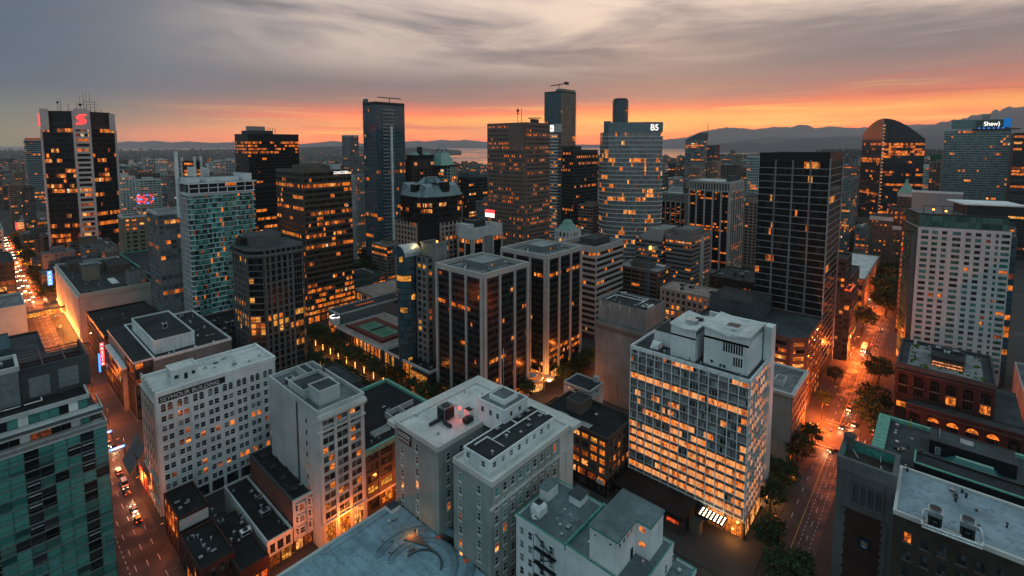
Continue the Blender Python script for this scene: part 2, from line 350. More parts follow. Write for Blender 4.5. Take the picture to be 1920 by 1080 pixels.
class Bld:
    def __init__(s, name, label, N=None, z=None, d=None, L=None, Rr=None, at=None, lx=None, ly=None, h=None, cat='building', group=None, single=False, rz=0.0):
        if at is None:
            top = Pz(*N, z) if d is None else Pd(*N, d)
            at = (top.x, top.y); h = h or top.z
        s.h = h or z; s.x, s.y = at
        ca, sa = math.cos(rz), math.sin(rz)
        def solve(tx, ax):
            lo, hi = 0.0, 400.0
            f0 = proj((s.x, s.y, s.h))[0] - tx
            for _ in range(50):
                m = (lo + hi) / 2
                if (proj((s.x + ax[0] * m, s.y + ax[1] * m, s.h))[0] - tx) * f0 > 0: lo = m
                else: hi = m
            return lo
        s.lx = lx if lx is not None else solve(Rr, (ca, sa)); s.ly = ly if ly is not None else solve(L, (-sa, ca))
        s.name = name; s.single = single; s.parts = {}; s.wins = []; s.bands = []; s.labels = {}; s.rz = rz
        s.tagv = (label, cat, group)
        s.A = ((0, s.ly, 0), (0, -1, 0), (-1, 0, 0)); s.B = ((0, 0, 0), (1, 0, 0), (0, -1, 0))
        s.C = ((s.lx, 0, 0), (0, 1, 0), (1, 0, 0)); s.D = ((s.lx, s.ly, 0), (-1, 0, 0), (0, 1, 0))
        s.root = None if single else empty(name, (s.x, s.y, 0), rz)
        if s.root: tag(s.root, label, cat, group)
        ALLB.append(s)
    def w(s, f): return s.ly if f in 'AC' else s.lx
    def fr(s, f): return getattr(s, f)
    def p(s, part='wall'):
        if s.single: part = 'wall'
        return s.parts.setdefault(part, MB())
    def np(s, part):
        m = MB(); s.bands.append((part, m)); return s.p() if s.single else m
    def core(s, wall, roof='tar_roof', ph=1.0, po=.3, pt=.45, cap=None, band=.8, z0=0.0, h=None, x0=0, y0=0, x1=None, y1=None, part='wall', rpart='roof'):
        """solid body with a roof sheet inside a parapet"""
        h = h or s.h; x1 = s.lx if x1 is None else x1; y1 = s.ly if y1 is None else y1
        zr = h - ph; cap = cap or wall
        s.p(part).box(x0, y0, z0, x1, y1, zr - .02, wall)
        s.p(rpart).poly([(x0 + .02, y0 + .02, zr), (x1 - .02, y0 + .02, zr), (x1 - .02, y1 - .02, zr), (x0 + .02, y1 - .02, zr)], roof)
        if ph > 0:
            q = s.p('parapet')
            a, b, c, d_ = x0 - po, y0 - po, x1 + po, y1 + po; zl = zr - band + ph * .0
            q.box(a, b, zl, c, b + pt + po, h, cap); q.box(a, d_ - pt - po, zl, c, d_, h, cap)
            q.box(a, b + pt + po, zl, a + pt + po, d_ - pt - po, h, cap); q.box(c - pt - po, b + pt + po, zl, c, d_ - pt - po, h, cap)
    def win(s, fr, u, z, w_, h_, mat, frame='dark_metal', cross=(1, 2), label=None, d=0.0):
        if s.single: s.p().fquad(fr, u, u + w_, .03, z, z + h_, mat); return
        s.wins.append((fr, u, z, w_, h_, mat, frame, cross, d))
    def fac(s, f, z0, z1, nf, nb, pier=.5, pd=.25, span=1.2, sd=.2, mull=1, mw=.07, pm='pale_concrete', sm=None, glass='glass', lit=.08, row=.1, each=False,
            every=1, mats=LITS, u0=0, u1=None, frame='dark_metal', cross=(1, 2), topspan=None, base=0.0, endpier=None, mm='dark_metal', bandpart='window_band', fr=None, litfn=None, wallpart='wall', sill=None):
        fr = fr or s.fr(f); u1 = s.w(f) if u1 is None else u1; W = u1 - u0
        sm = sm or pm; fh = (z1 - z0) / nf; bw = W / nb; q = s.p(wallpart)
        ep = endpier or pier
        for i in range(nf + (1 if topspan else 0)):
            zz = z0 + i * fh
            if span > 0: q.fbox(fr, u0 + .004, u1 - .004, 0, sd, zz, zz + (span if i < nf else topspan), sm)
        if pier > 0:
            for k in range(0, nb + 1, every):
                c = u0 + k * bw
                a, b = (c - pier / 2, c + pier / 2)
                if k == 0: a, b = u0, u0 + ep
                if k == nb: a, b = u1 - ep, u1
                q.fbox(fr, a, b, 0, pd, z0 - .01, z1 + (topspan or 0) + .01, pm)
        for i in range(nf):
            zb = z0 + i * fh + span; zt = z0 + (i + 1) * fh
            if zt - zb < .2: continue
            pl, rl = litfn(i / nf) if litfn else (lit, row)
            if each:
                row_ = litrow(nb, pl, rl, mats, glass)
                for k in range(nb):
                    a = u0 + k * bw + pier / 2 if k else u0 + ep; b = u0 + (k + 1) * bw - pier / 2 if k < nb - 1 else u1 - ep
                    s.win(fr, a, zb, b - a, zt - zb, row_[k], frame, cross)
                    if sill: q.fbox(fr, a - .12, b + .12, 0, sd + .12, zb - .22, zb - .02, sill)
            else:
                bandmb = s.p() if s.single else MB()
                row_ = litrow(nb * mull, pl, rl, mats, glass)
                for k in range(nb * mull):
                    a = u0 + k * bw / mull; bandmb.fquad(fr, a, a + bw / mull, .03, zb, zt, row_[k])
                    if mw and k: bandmb.fbox(fr, a - mw / 2, a + mw / 2, .0, .1, zb, zt, mm)
                if not s.single: s.bands.append((bandpart, bandmb))
    def pent(s, x0, y0, x1, y1, z1, wall, roof='tar_roof', part='penthouse', ph=.5, z0=None):
        z0 = s.h - 1.5 if z0 is None else z0
        q = s.p(part); q.box(x0, y0, z0, x1, y1, z1 - ph, wall, roof)
        if ph:
            t_ = .3; o = .06
            q.box(x0 - o, y0 - o, z1 - ph - .25, x1 + o, y0 + t_, z1, wall); q.box(x0 - o, y1 - t_, z1 - ph - .25, x1 + o, y1 + o, z1, wall)
            q.box(x0 - o, y0 + t_, z1 - ph - .25, x0 + t_, y1 - t_, z1, wall); q.box(x1 - t_, y0 + t_, z1 - ph - .25, x1 + o, y1 - t_, z1, wall)
    def hvac(s, x, y, z, w_=2.4, l=1.6, h_=1.5, mat='steel', part='air_conditioner'):
        b = MB(); b.box(0, 0, .25, w_, l, h_, mat); b.box(.1, .1, 0, .3, l - .1, .25, 'dark_metal'); b.box(w_ - .3, .1, 0, w_ - .1, l - .1, .25, 'dark_metal')
        b.cyl(w_ * .5, l * .5, h_, h_ + .25, min(w_, l) * .38, 'dark_metal', 10, top='black_panel')
        b.box(-.03, .15, .5, 0, l - .15, h_ - .25, 'black_panel'); b.box(.2, -.03, .5, w_ - .2, 0, h_ - .25, 'black_panel')
        s.bands.append((part, b, (x, y, z))) if not s.single else None
    def vents(s, n, x0, y0, x1, y1, z, mat='steel'):
        for i in range(n):
            x, y = rng.uniform(x0, x1), rng.uniform(y0, y1); k = rng.random(); q = MB()
            if k < .45: r = rng.uniform(.12, .3); q.cyl(0, 0, 0, rng.uniform(.5, 1.1), r, mat, 8); q.cyl(0, 0, 1.0, 1.2, r * 1.7, mat, 8)
            elif k < .8: a = rng.uniform(.5, 1.1); q.box(0, 0, 0, a, a * .8, rng.uniform(.4, .9), mat)
            else: q.box(0, 0, 0, 1.5, 1.1, .35, 'dark_metal', 'glass_grey')
            s.bands.append(('roof_vent', q, (x, y, z))) if not s.single else None
    def pipe(s, pts, r=.12, mat='sign_white', part='roof_pipe'):
        q = s.p(part)
        for a, b in zip(pts, pts[1:]): q.tube(a, b, r, mat, 5)
    def finish(s):
        if s.single:
            o = s.parts['wall'].build(s.name, None, (s.x, s.y, 0)); o.rotation_euler.z = s.rz; tag(o, *s.tagv); s.root = o; return o
        for part, mb in s.parts.items():
            mb.build(part, s.root)
        for t_ in s.bands: t_[1].build(t_[0], s.root, t_[2] if len(t_) > 2 else None)
        if s.wins:
            def far(t_):
                fr, u, z = t_[:3]
                P = Vector((s.x + fr[0][0] + fr[1][0] * u, s.y + fr[0][1] + fr[1][1] * u, z + fr[0][2]))
                px, py, dz = proj(P); n = Vector((fr[2][0], fr[2][1], 0)); back = n.dot(Vector((P.x, P.y, 0))) > 0
                return P.length + (5000 if back else 0) + (3000 if not (-20 < px < 1940 and py < 1120) else 0)
            s.wins.sort(key=far)
            rest = MB()
            for i, (fr, u, z, w_, h_, mat, frame, cross, d) in enumerate(s.wins):
                o_, t_, n_ = fr
                if i < 100:
                    o = link('window', window_mesh(w_, h_, mat, frame, cross), s.root)
                    o.matrix_local = Matrix(((t_[0], -n_[0], 0, o_[0] + t_[0] * u + n_[0] * d), (t_[1], -n_[1], 0, o_[1] + t_[1] * u + n_[1] * d), (0, 0, 1, o_[2] + z), (0, 0, 0, 1)))
                else:
                    fr2 = ((o_[0] + n_[0] * d, o_[1] + n_[1] * d, o_[2]), t_, n_)
                    nx, nz = cross
                    for a in range(nx): rest.fquad(fr2, u + w_ * a / nx, u + w_ * (a + 1) / nx, .02, z, z + h_, mat)
                    if frame:
                        for a in range(nx + 1): c = min(max(w_ * a / nx - .035, 0), w_ - .07); rest.fbox(fr2, u + c, u + c + .07, 0, .075, z, z + h_, frame)
                        for a in range(nz + 1): c = min(max(h_ * a / nz - .035, 0), h_ - .07); rest.fbox(fr2, u, u + w_, 0, .068, z + c, z + c + .07, frame)
            o = rest.build('window', s.root)
            if o: tag(o, kind='stuff')
        return s.root
def text_obj(name, txt, size, mat, parent=None, mtx=None, ext=.05, align='LEFT', xs=1.0):
    cu = bpy.data.curves.new(name, 'FONT'); cu.body = txt; cu.size = size; cu.extrude = ext; cu.align_x = align; cu.materials.append(M(mat)); cu.offset = size * .004
    o = bpy.data.objects.new(name, cu); COL.objects.link(o)
    bpy.context.view_layer.update()
    me = bpy.data.meshes.new_from_object(o.evaluated_get(bpy.context.evaluated_depsgraph_get()))
    bpy.data.objects.remove(o); o = link(name, me)
    if parent: o.parent = parent
    if mtx is not None: o.matrix_local = mtx
    o.scale.x = xs
    return o
def fmtx(fr, u, z, d):                       # text standing on a facade: x along the wall, y up, z outwards
    o, t_, n_ = fr
    return Matrix(((t_[0], 0, n_[0], o[0] + t_[0] * u + n_[0] * d), (t_[1], 0, n_[1], o[1] + t_[1] * u + n_[1] * d), (0, 1, 0, o[2] + z), (0, 0, 0, 1)))

# ------------------------------------------------------------------ the setting: ground, streets, water, land, mountains
def m_asphalt(m, c):
    g = G(m.node_tree); p = pos(g)
    c0 = g.mix(g.mapr(g.noise(p, .07, 5, .6), .35, .68), k_(c, .7), k_(c, 1.35))
    c0 = g.mix(g.math('MULTIPLY', g.mapr(g.noise(p, .35, 4, .7, 2.0), .58, .64), .5), c0, k_(c, .5))
    c0 = g.mix(g.math('MULTIPLY', g.mapr(g.noise(p, 4, 3), .5, .8), .4), c0, k_(c, 1.5))
    fin(m, g, bs(g, c0, g.mapr(g.noise(p, .2, 3), .3, .7, .5, .8), .35))
def m_forest(m, c, c2, s=.004):
    g = G(m.node_tree); p = pos(g)
    c0 = g.mix(g.mapr(g.noise(p, s, 6, .7), .35, .65), c, c2)
    fin(m, g, bs(g, c0, 1.0, .05))
def m_water(m):
    g = G(m.node_tree); p = pos(g)
    bu = g.n('ShaderNodeBump'); bu.inputs['Strength'].default_value = .12; bu.inputs['Distance'].default_value = 4
    g.put(bu.inputs['Height'], g.noise(p, .02, 4, .6))
    fin(m, g, bs(g, (.03, .035, .04), g.mapr(g.noise(scl(g, p, .0006, .0006, 1), 1, 3), .4, .6, .1, .3), .6, bump=bu.outputs[0]))
D('asphalt', m_asphalt, (.036, .037, .039)); D('city_ground', m_asphalt, (.022, .024, .026)); D('paving', m_stone, (.085, .083, .08), .85, .2, .0, .1, (1.5, 99))
D('mark_white', m_plain, (.5, .5, .48), .7); D('mark_yellow', m_plain, (.55, .34, .06), .7); D('water', m_water)
D('forest_dark', m_forest, (.012, .022, .02), (.035, .055, .045)); D('mountain', m_forest, (.025, .036, .045), (.05, .062, .07), .0006); D('land_dark', m_forest, (.012, .02, .02), (.04, .05, .045), .01)
XS = [(24, 36), (130, 144), (245, 258), (352, 365), (468, 484), (600, 614), (730, 744), (870, 884)]
YS = [(-96, -84), (24.5, 37), (128, 139), (318, 332), (552, 570), (720, 732), (900, 912), (1080, 1092), (1260, 1272)]
def structure(o): return tag(o, kind='structure')
b = MB(); b.poly([(-1400, -2500, 0), (2700, -2500, 0), (2700, 1500, 0), (2200, 2600, 0), (-1400, 2800, 0)], 'city_ground'); structure(b.build('ground'))
b = MB(); b.poly([(-60000, -60000, -3), (60000, -60000, -3), (60000, 60000, -3), (-60000, 60000, -3)], 'water'); structure(b.build('water'))
b = MB()
for x0, x1 in XS: b.poly([(x0 - 1, -400, .004), (x1 + 1, -400, .004), (x1 + 1, 1500, .004), (x0 - 1, 1500, .004)], 'asphalt')
structure(b.build('road'))
b = MB()
for y0, y1 in YS: b.poly([(-300, y0 - 1, .008), (1100, y0 - 1, .008), (1100, y1 + 1, .008), (-300, y1 + 1, .008)], 'asphalt')
structure(b.build('road'))
b = MB()
xe = [-120] + [v for p_ in XS for v in p_] + [1100]; ye = [-300] + [v for p_ in YS for v in p_] + [1500]
for i in range(0, len(xe), 2):
    for j in range(0, len(ye), 2):
        b.box(xe[i], ye[j], -.2, xe[i + 1], ye[j + 1], .13, 'paving')
structure(b.build('pavement'))
b = MB(); Zm = .013
def mline(x0, y0, x1, y1, mat='mark_white'): b.poly([(x0, y0, Zm), (x1, y0, Zm), (x1, y1, Zm), (x0, y1, Zm)], mat)
for xx in (27.2, 30.2, 33.2):                                            # lane dashes down the left street
    for k in range(60): mline(xx - .09, 142 + k * 9, xx + .09, 145.2 + k * 9)
for k in range(70): mline(25.5, 142 + k * 3, 25.7, 143.2 + k * 3)
for a, c in ((27.9, 'mark_white'), (34, 'mark_white')):                  # the avenue on the right
    for i, (x0, x1) in enumerate([(40, 127), (147, 242), (261, 349), (368, 465), (487, 597)]):
        xx = x0 + 4
        while xx < x1 - 6: mline(xx, a - .08, xx + 3.2, a + .08, c); xx += 8.5
for x0, x1 in [(40, 127), (147, 242), (261, 349), (368, 465), (487, 597), (617, 727)]:
    mline(x0 + 5, 30.9, x1 - 5, 31.05, 'mark_yellow')
    xx = x0 + 5
    while xx < x1 - 6: mline(xx, 26.3, xx + 1.1, 26.45); mline(xx, 29.3, xx + 1.1, 29.45); xx += 2.4
    for e in (x0 + 1.2, x1 - 1.4): mline(e - .12, 25, e + .12, 36.5); mline(e + (3 if e < x0 + 5 else -3) - .12, 25, e + (3 if e < x0 + 5 else -3) + .12, 36.5)
for x0, x1 in XS[:6]:
    for y0, y1 in YS[1:5]:
        for yy in (y0 - 1.6, y0 - 4.2, y1 + 1.6, y1 + 4.2): mline(x0 + .4, yy - .12, x1 - .4, yy + .12)
for k in range(18): mline(60 + k * 9, 133.4, 63 + k * 9, 133.56)
for xx in (134.6, 139.4):
    for k in range(40): mline(xx - .08, 145 + k * 8, xx + .08, 148 + k * 8)
structure(b.build('road_marking'))

def fbm(x, y=0.0, s=3):
    from mathutils import noise as N_
    return N_.fractal(Vector((x, y, s)), 1.0, 2.0, 5)
def ridge(name, d, prof, mat, depth=.25, step=6, rough=.06, base=-4, kind='structure'):
    """a mountain range: foot, slopes with spurs and a crest as far away and as high as it stands"""
    b = MB(); rows = [(-1.0, 0), (-.75, .22), (-.5, .45), (-.28, .68), (-.12, .88), (0, 1), (.25, .7), (.7, .25), (1.1, 0)]
    xs = []; x = prof[0][0]
    while x <= prof[-1][0]: xs.append(x); x += step
    grid = []
    for x in xs:
        for (xa, ya), (xb, yb) in zip(prof, prof[1:]):
            if xa <= x <= xb: y = ya + (yb - ya) * (x - xa) / (xb - xa); break
        top = Pd(x, y, d); hz = top.z - base; r = ray(x, HORIZON); r.z = 0; colm = []
        for k, (a, hh) in enumerate(rows):
            p = r * (d * (1 + a * depth * (hz / 1500 + .35)))
            h_ = hh * hz * (1 + (rough * 3 * fbm(x * .05, a * 3, d * .001) if 0 < hh < 1 else rough * fbm(x * .09, 0, d * .001)))
            colm.append((p.x, p.y, base + h_))
        grid.append(colm)
    n = len(rows); b.v = [p for c in grid for p in c]; b.mi(mat)
    for i in range(len(grid) - 1):
        for k in range(n - 1):
            b.f.append((i * n + k, i * n + k + 1, (i + 1) * n + k + 1, (i + 1) * n + k)); b.m.append(0); b.sm.append(True)
    return tag(b.build(name), kind=kind)
ridge('mountains', 24000, [(-700, 268), (-300, 275), (-60, 279), (0, 277), (60, 277), (160, 274), (220, 268), (240, 264.5), (262, 266), (290, 263.5), (320, 267), (350, 265), (400, 268), (440, 266), (480, 268), (520, 271), (560, 270.5), (600, 267), (625, 264), (640, 266), (680, 269), (760, 265.5), (785, 264), (800, 265), (830, 262), (850, 264), (872, 262), (900, 265), (920, 267), (1000, 270), (1100, 271), (1200, 271)], 'mountain', .12)
ridge('mountains', 20000, [(1180, 271), (1240, 262), (1290, 257), (1310, 248), (1345, 240.5), (1375, 239), (1395, 241), (1410, 243), (1450, 238), (1480, 238.5), (1500, 233.5), (1510, 234), (1522, 239), (1540, 239), (1555, 236), (1572, 239), (1600, 240), (1650, 237), (1700, 234), (1780, 232), (1900, 230), (2300, 225)], 'mountain', .2)
ridge('mountains', 13500, [(1335, 274), (1390, 262), (1420, 260), (1440, 256), (1470, 257), (1500, 259), (1540, 258), (1600, 254), (1660, 250), (1710, 245), (1755, 231), (1787, 224), (1835, 215), (1885, 202.5), (1920, 197), (2000, 180), (2200, 160), (2600, 190)], 'mountain', .3)
ridge('mountains', 9500, [(1300, 277), (1347, 270), (1400, 266), (1432, 270), (1470, 265), (1495, 259), (1540, 258), (1570, 256), (1640, 257), (1700, 252), (1780, 254), (1860, 250), (1960, 246), (2300, 240)], 'mountain', .3)
# wooded land beyond the bay on the left, its point, and the wooded park on the right
ridge('hills', 9000, [(-900, 283), (-200, 284), (0, 283), (100, 282), (220, 283), (330, 281.5), (420, 280), (470, 279), (560, 277), (600, 275), (660, 274), (720, 275), (745, 277), (775, 277), (800, 278), (830, 280), (856, 281), (868, 283)], 'forest_dark', .8, 5, .05)
ridge('hills', 5600, [(-900, 292), (-200, 294), (0, 293), (150, 292), (300, 291), (450, 290), (600, 291), (660, 293), (705, 297), (735, 301)], 'land_dark', .8, 5, .08)
ridge('hills', 3600, [(-900, 306), (0, 304), (200, 303), (400, 304), (560, 306), (640, 310), (690, 316)], 'land_dark', .6, 5, .1)
def m_sub(m):
    g = G(m.node_tree); r = rnd(g); fin(m, g, bs(g, g.mix(r, (.05, .05, .05), (.2, .2, .19)), .9))
D('house_wall', m_sub)
b = MB()
for i in range(1500):                        # houses of the far suburb, uncountable at this distance
    px = rng.uniform(-60, 700); d = rng.choice([rng.uniform(1900, 3400), rng.uniform(3000, 5200), rng.uniform(5200, 8300)]); p = Pd(px, HORIZON, d)
    if px > 640 and d < 3000: continue
    z = (0 if d < 3000 else 12 + 60 * max(0, (d - 4800) / 3800)); s_ = rng.uniform(5, 13); hh = rng.uniform(5, 13)
    b.box(p.x - s_, p.y - s_, z - 20, p.x + s_, p.y + s_, z + hh, 'house_wall')
    if rng.random() < .42:
        k = rng.uniform(1.5, 4) * d / 4200; b.box(p.x - s_ - .4, p.y - k, z + 1, p.x - s_ - .1, p.y + k, z + 1 + k * .9, rng.choice(['lit', 'lit', 'lit_hot', 'lit_dim', 'lit_yellow']))
tag(b.build('houses', None), 'tiny houses with lights on, spread over the dark wooded land across the bay', 'houses', kind='stuff')
b = MB()
def conifer(b, x, y, z, h_, r):
    for k in range(3):
        b.cyl(x, y, z + h_ * (.1 + .27 * k), z + h_ * (.5 + .25 * k), r * (1 - .27 * k) * rng.uniform(.8, 1.2), 'forest_dark', 6, r2=.3)
for i in range(1900):                        # the wooded park: one mass of tree tops
    px = rng.choice([rng.uniform(1335, 1440), rng.uniform(1540, 1790), rng.uniform(1440, 1960)])
    d = rng.uniform(3300, 4600); yt = 290 if px < 1440 else (287 if px < 1530 else 281)
    p = Pd(px, yt + rng.uniform(-3, 4), d); hh = rng.uniform(24, 44)
    conifer(b, p.x, p.y, p.z - hh, hh, rng.uniform(7, 13))
tag(b.build('forest'), 'dark wooded park of conifers beyond the towers under the mountains', 'forest', kind='stuff')
ridge('hills', 4300, [(1325, 293), (1360, 291), (1440, 292), (1540, 290), (1600, 287), (1780, 285), (2100, 283)], 'forest_dark', .4, 6, .05)

# ------------------------------------------------------------------ the near buildings, one by one
# --- white painted ten-storey block with its name across the top
B_ = Bld('office_block', 'tall white painted building with SEYMOUR BUILDING on a dark band under its roof edge', N=(291, 738), z=45, L=265, Rr=515)
B_.core('white_paint', 'pale_roof', 1.1, .25, .4, band=.5)
B_.fac('B', .2, 4.6, 1, 8, 1.0, .35, .5, .3, pm='white_paint', each=True, glass='glass', lit=.35, cross=(3, 2))
W = B_.lx; q = B_.p()
zf = [4.6 + i * 3.56 for i in range(11)]
for i in range(10):
    for k in range(8):
        c = .6 + (W - 1.2) * (k + .5) / 8; lr = .28 if i in (1, 2, 5) else .035
        if k > 5 and i < 3: lr = .4
        for s_ in (-1, 1):
            gm = rng.choices(LITS[:3], (6, 2, 1))[0] if rng.random() < lr else ('glass_grey' if rng.random() < .25 else 'glass')
            u = c - 1.75 if s_ < 0 else c + .2
            B_.win(B_.B, u, zf[i] + .95, 1.55, 2.0, gm, 'white_metal', (1, 2))
            if i == 9: q.farch(B_.B, u + .775, 1.5, .022, zf[i] + 2.95, 'glass')
        q.fbox(B_.B, c - 2.05, c + 2.05, 0, .16, zf[i] + .68, zf[i] + .9, 'white_paint')
    q.fbox(B_.B, .003, W - .003, 0, .06, zf[i] + .3, zf[i] + .42, 'white_paint')
for k in range(9): q.fbox(B_.B, max(0, (W - 1.2) * k / 8 + .22), min(W, (W - 1.2) * k / 8 + .98), 0, .13, 4.4, 40.2, 'white_paint')
B_.fac('A', 4.6, 41.6, 9, 5, 1.2, .5, 1.5, .3, pm='light_trim', sm='light_trim', each=True, glass='glass', lit=.04, cross=(2, 2), sill='light_trim')
B_.fac('A', .2, 4.6, 1, 5, 1.4, .6, .4, .4, pm='light_trim', each=True, lit=.7, cross=(2, 2))
for z_ in (4.4, 12, 41.7): q.fbox(B_.A, -.2, B_.ly + .2, 0, .9, z_, z_ + .5, 'light_trim')
for k in range(6): B_.np('urn').cyl(-.1, .5 + k * (B_.ly - 1) / 5, 45, 45.6, .35, 'light_trim', 8); B_.np('urn').cyl(-.1, .5 + k * (B_.ly - 1) / 5, 45.6, 46.3, .5, 'light_trim', 8, r2=.2)
sg = B_.p('sign_band'); sg.fbox(B_.B, .8, 21.6, .02, .10, 41.0, 43.3, 'sign_black')
B_.pent(6.0, 5.5, 14.5, 12.0, 49.2, 'white_paint', 'pale_roof', ph=.5)
for (u, ww, mt) in ((.9, 1.5, 'glass'), (3.9, 1.3, 'black_panel'), (6.3, 1.3, 'glass')): B_.win(((6, 5.5, 0), (1, 0, 0), (0, -1, 0)), u, 44.6 if mt == 'black_panel' else 45.6, ww, 2.4 if mt == 'black_panel' else 1.5, mt, 'white_metal', (1, 1))
for k in range(3): B_.win(((6, 12.0, 0), (0, -1, 0), (-1, 0, 0)), .7 + 2 * k, 45.8, 1.1, 1.5, 'glass', 'white_metal', (1, 1))
B_.p('parapet').box(14.4, B_.ly - 4.5, 43.8, B_.lx, B_.ly - 4.2, 45.2, 'white_paint')
B_.vents(9, 17, 3, 38, 16, 43.9)
root = B_.finish()
sgo = [c for c in root.children if c.name.startswith('sign_band')][0]
text_obj('lettering', 'SEYMOUR BUILDING', 1.95, 'sign_white', sgo, fmtx(B_.B, 1.2, 41.45, .11), .03, xs=1.02)

# --- narrow pale tower with a blank party wall
B_ = Bld('office_block', 'narrow pale stone building with a blank side wall and a glowing ground floor', N=(594.5, 772), z=47, L=504, Rr=682)
B_.core('pale_concrete', 'grey_roof', 1.6, .12, .4, band=.4)
q = B_.p(); W = B_.lx
for i in range(11):
    z_ = 9.2 + i * 3.15
    for k in range(3):
        c = 1.0 + (W - 2) * (k + .5) / 3
        for s_ in (-1, 1):
            lr = .5 if i in (0, 1, 2) else (.16 if i < 9 else .05)
            gm = rng.choices(LITS[:3], (6, 3, 1))[0] if rng.random() < lr else rng.choice(['glass', 'glass', 'glass_grey'])
            B_.win(B_.B, c - 1.85 if s_ < 0 else c + .1, z_ + .8, 1.7, 2.0, gm, 'dark_metal', (1, 2))
        q.fbox(B_.B, c - 2.1, c + 2.1, 0, .2, z_ + .5, z_ + .78, 'light_trim')
for k in range(4): c = 1.0 + (W - 2) * k / 3; q.fbox(B_.B, max(0, c - .45), min(W, c + .45), 0, .42, .2, 44.4, 'light_trim')
for z_ in (8.6, 39.6): q.fbox(B_.B, -.1, W + .1, 0, .75, z_, z_ + .55, 'light_trim')
q.fbox(B_.B, -.3, W + .3, 0, 1.5, 44.2, 44.9, 'light_trim'); q.fbox(B_.B, -.3, W + .3, 0, 1.1, 44.9, 45.5, 'light_trim')
for k in range(24): q.fbox(B_.B, .1 + k * (W - .5) / 23, .45 + k * (W - .5) / 23, 0, 1.2, 43.6, 44.2, 'light_trim')
B_.fac('B', .3, 8.4, 1, 3, 1.4, .3, .6, .2, pm='light_trim', each=True, glass='lit_hot', lit=.9, cross=(4, 3))
q.fbox(B_.A, 21.5, 22.6, 0, .12, 1, 45.3, 'dark_concrete')
for i in range(9):
    B_.win(B_.A, B_.ly - 8.2, 9.8 + i * 3.8, .8, 1.5, 'lit' if i in (2, 4) else 'glass', 'dark_metal', (1, 1))
B_.pent(3.2, 5, 10.5, 12.5, 50.6, 'pale_concrete', 'slate_roof'); B_.pent(1.6, 12.7, 12.5, 24, 48.9, 'pale_concrete', 'slate_roof', ph=1.2)
B_.pent(8.8, 24.2, 12, 33.5, 48.4, 'pale_concrete', 'slate_roof'); B_.np('chimney').cyl(13.6, 22, 44, 51, .45, 'brown_stone', 8)
B_.hvac(2.2, 25.5, 45.4, 2.4, 2.4, 2.6, 'white_metal'); B_.vents(8, 1, 24, 15, 35, 45.4)
B_.finish()

# --- red brick house with bay windows
B_ = Bld('brick_building', 'narrow red brick sided house with a cream bay windowed front, below the narrow pale building', N=(548, 938), z=18, L=468, Rr=599)
B_.core('red_brick', 'black_roof', .8, .1, .4, band=.3, cap='dark_concrete')
q = B_.p(); W = B_.lx; q.fbox(B_.B, .02, W - .02, 0, .15, 0, 17.4, 'light_trim'); q.fbox(B_.B, -.1, W + .1, .1, .9, 17.2, 17.9, 'light_trim'); q.fbox(B_.B, -.05, W + .05, 0, .6, 4.4, 5.0, 'light_trim')
fb = ((0, -.15, 0), (1, 0, 0), (0, -1, 0))
for k in range(2):
    c = W * (.27 + .46 * k)
    for i in range(3):
        z_ = 5.4 + i * 3.9
        pl = [(c - 1.7, -.16), (c - 1.0, -1.1), (c + 1.0, -1.1), (c + 1.7, -.16)]
        B_.p('bay_window').prism([(x, y) for x, y in pl], z_ - .2, z_ + 3.2, 'light_trim')
        B_.win(((c - .8, -1.12, 0), (1, 0, 0), (0, -1, 0)), 0, z_ + .8, 1.6, 2.0, 'glass_grey' if rng.random() < .7 else 'lit_dim', 'white_metal', (1, 2))
        for sx in (-1, 1):
            tx = Vector((.7 * sx, .94)).normalized() if sx > 0 else Vector((.7, -.94)).normalized()
            o_ = (c + 1.04, -1.08, 0) if sx > 0 else (c - 1.68, -.2, 0)
            B_.win((o_, (tx.x, tx.y, 0), (tx.y, -tx.x, 0)), .1, z_ + .8, .85, 2.0, 'glass', 'white_metal', (1, 2))
B_.fac('B', .2, 4.3, 1, 3, .5, .2, .5, .1, pm='dark_brown', each=True, glass='lit', lit=.8, cross=(2, 2), fr=fb)
for k in range(7): B_.np('skylight').box(2.0 + (k % 2) * 3.2, 4 + k * 4.2, 17.2, 4.2 + (k % 2) * 3.2, 6.2 + k * 4.2, 17.75, 'dark_metal', 'glass')
B_.vents(6, 1, 3, 8, 33, 17.3, 'dark_metal'); B_.finish()

# --- low dark roofed shops on the corner in front of the white block
B_ = Bld('shop_building', 'low flat black roofed shop with a bright lit shop window under a pale fascia', N=(501, 1017), z=9.5, L=420, Rr=548)
B_.core('pale_concrete', 'black_roof', .7, .1, .4, band=.6); B_.fac('B', .2, 4.2, 1, 2, .5, .2, .4, .15, pm='dark_brown', each=True, glass='lit_hot', lit=.95, cross=(3, 2))
B_.fac('B', 4.6, 8, 1, 3, .7, .2, .6, .15, pm='pale_concrete', each=True, lit=0, cross=(2, 1))
B_.hvac(3, 12, 8.9, 3, 2.2, 1.6, 'steel'); B_.hvac(5, 22, 8.9, 2, 1.6, 1.2, 'steel'); B_.vents(10, 1, 3, 9, 32, 8.9); B_.pipe([(2, 18, 9.2), (6, 18, 9.2), (6, 30, 9.2)], .1, 'dark_metal'); B_.finish()
B_ = Bld('shop_building', 'low black roofed shop between the pale fascia shop and the dark corner house', N=(450, 1072), z=8, L=391, Rr=504)
B_.core('dark_brick', 'black_roof', .6, .1, .4, band=.5); B_.fac('B', .2, 4, 1, 3, .6, .2, .4, .15, pm='dark_brown', each=True, lit=.7, mats=('lit_red', 'lit'), cross=(2, 1))
B_.hvac(5, 13, 7.5, 3, 2, 1.6, 'white_metal'); B_.hvac(2, 24, 7.5, 1.6, 1.6, 1.2); B_.vents(12, 1, 3, 10, 34, 7.5); B_.finish()
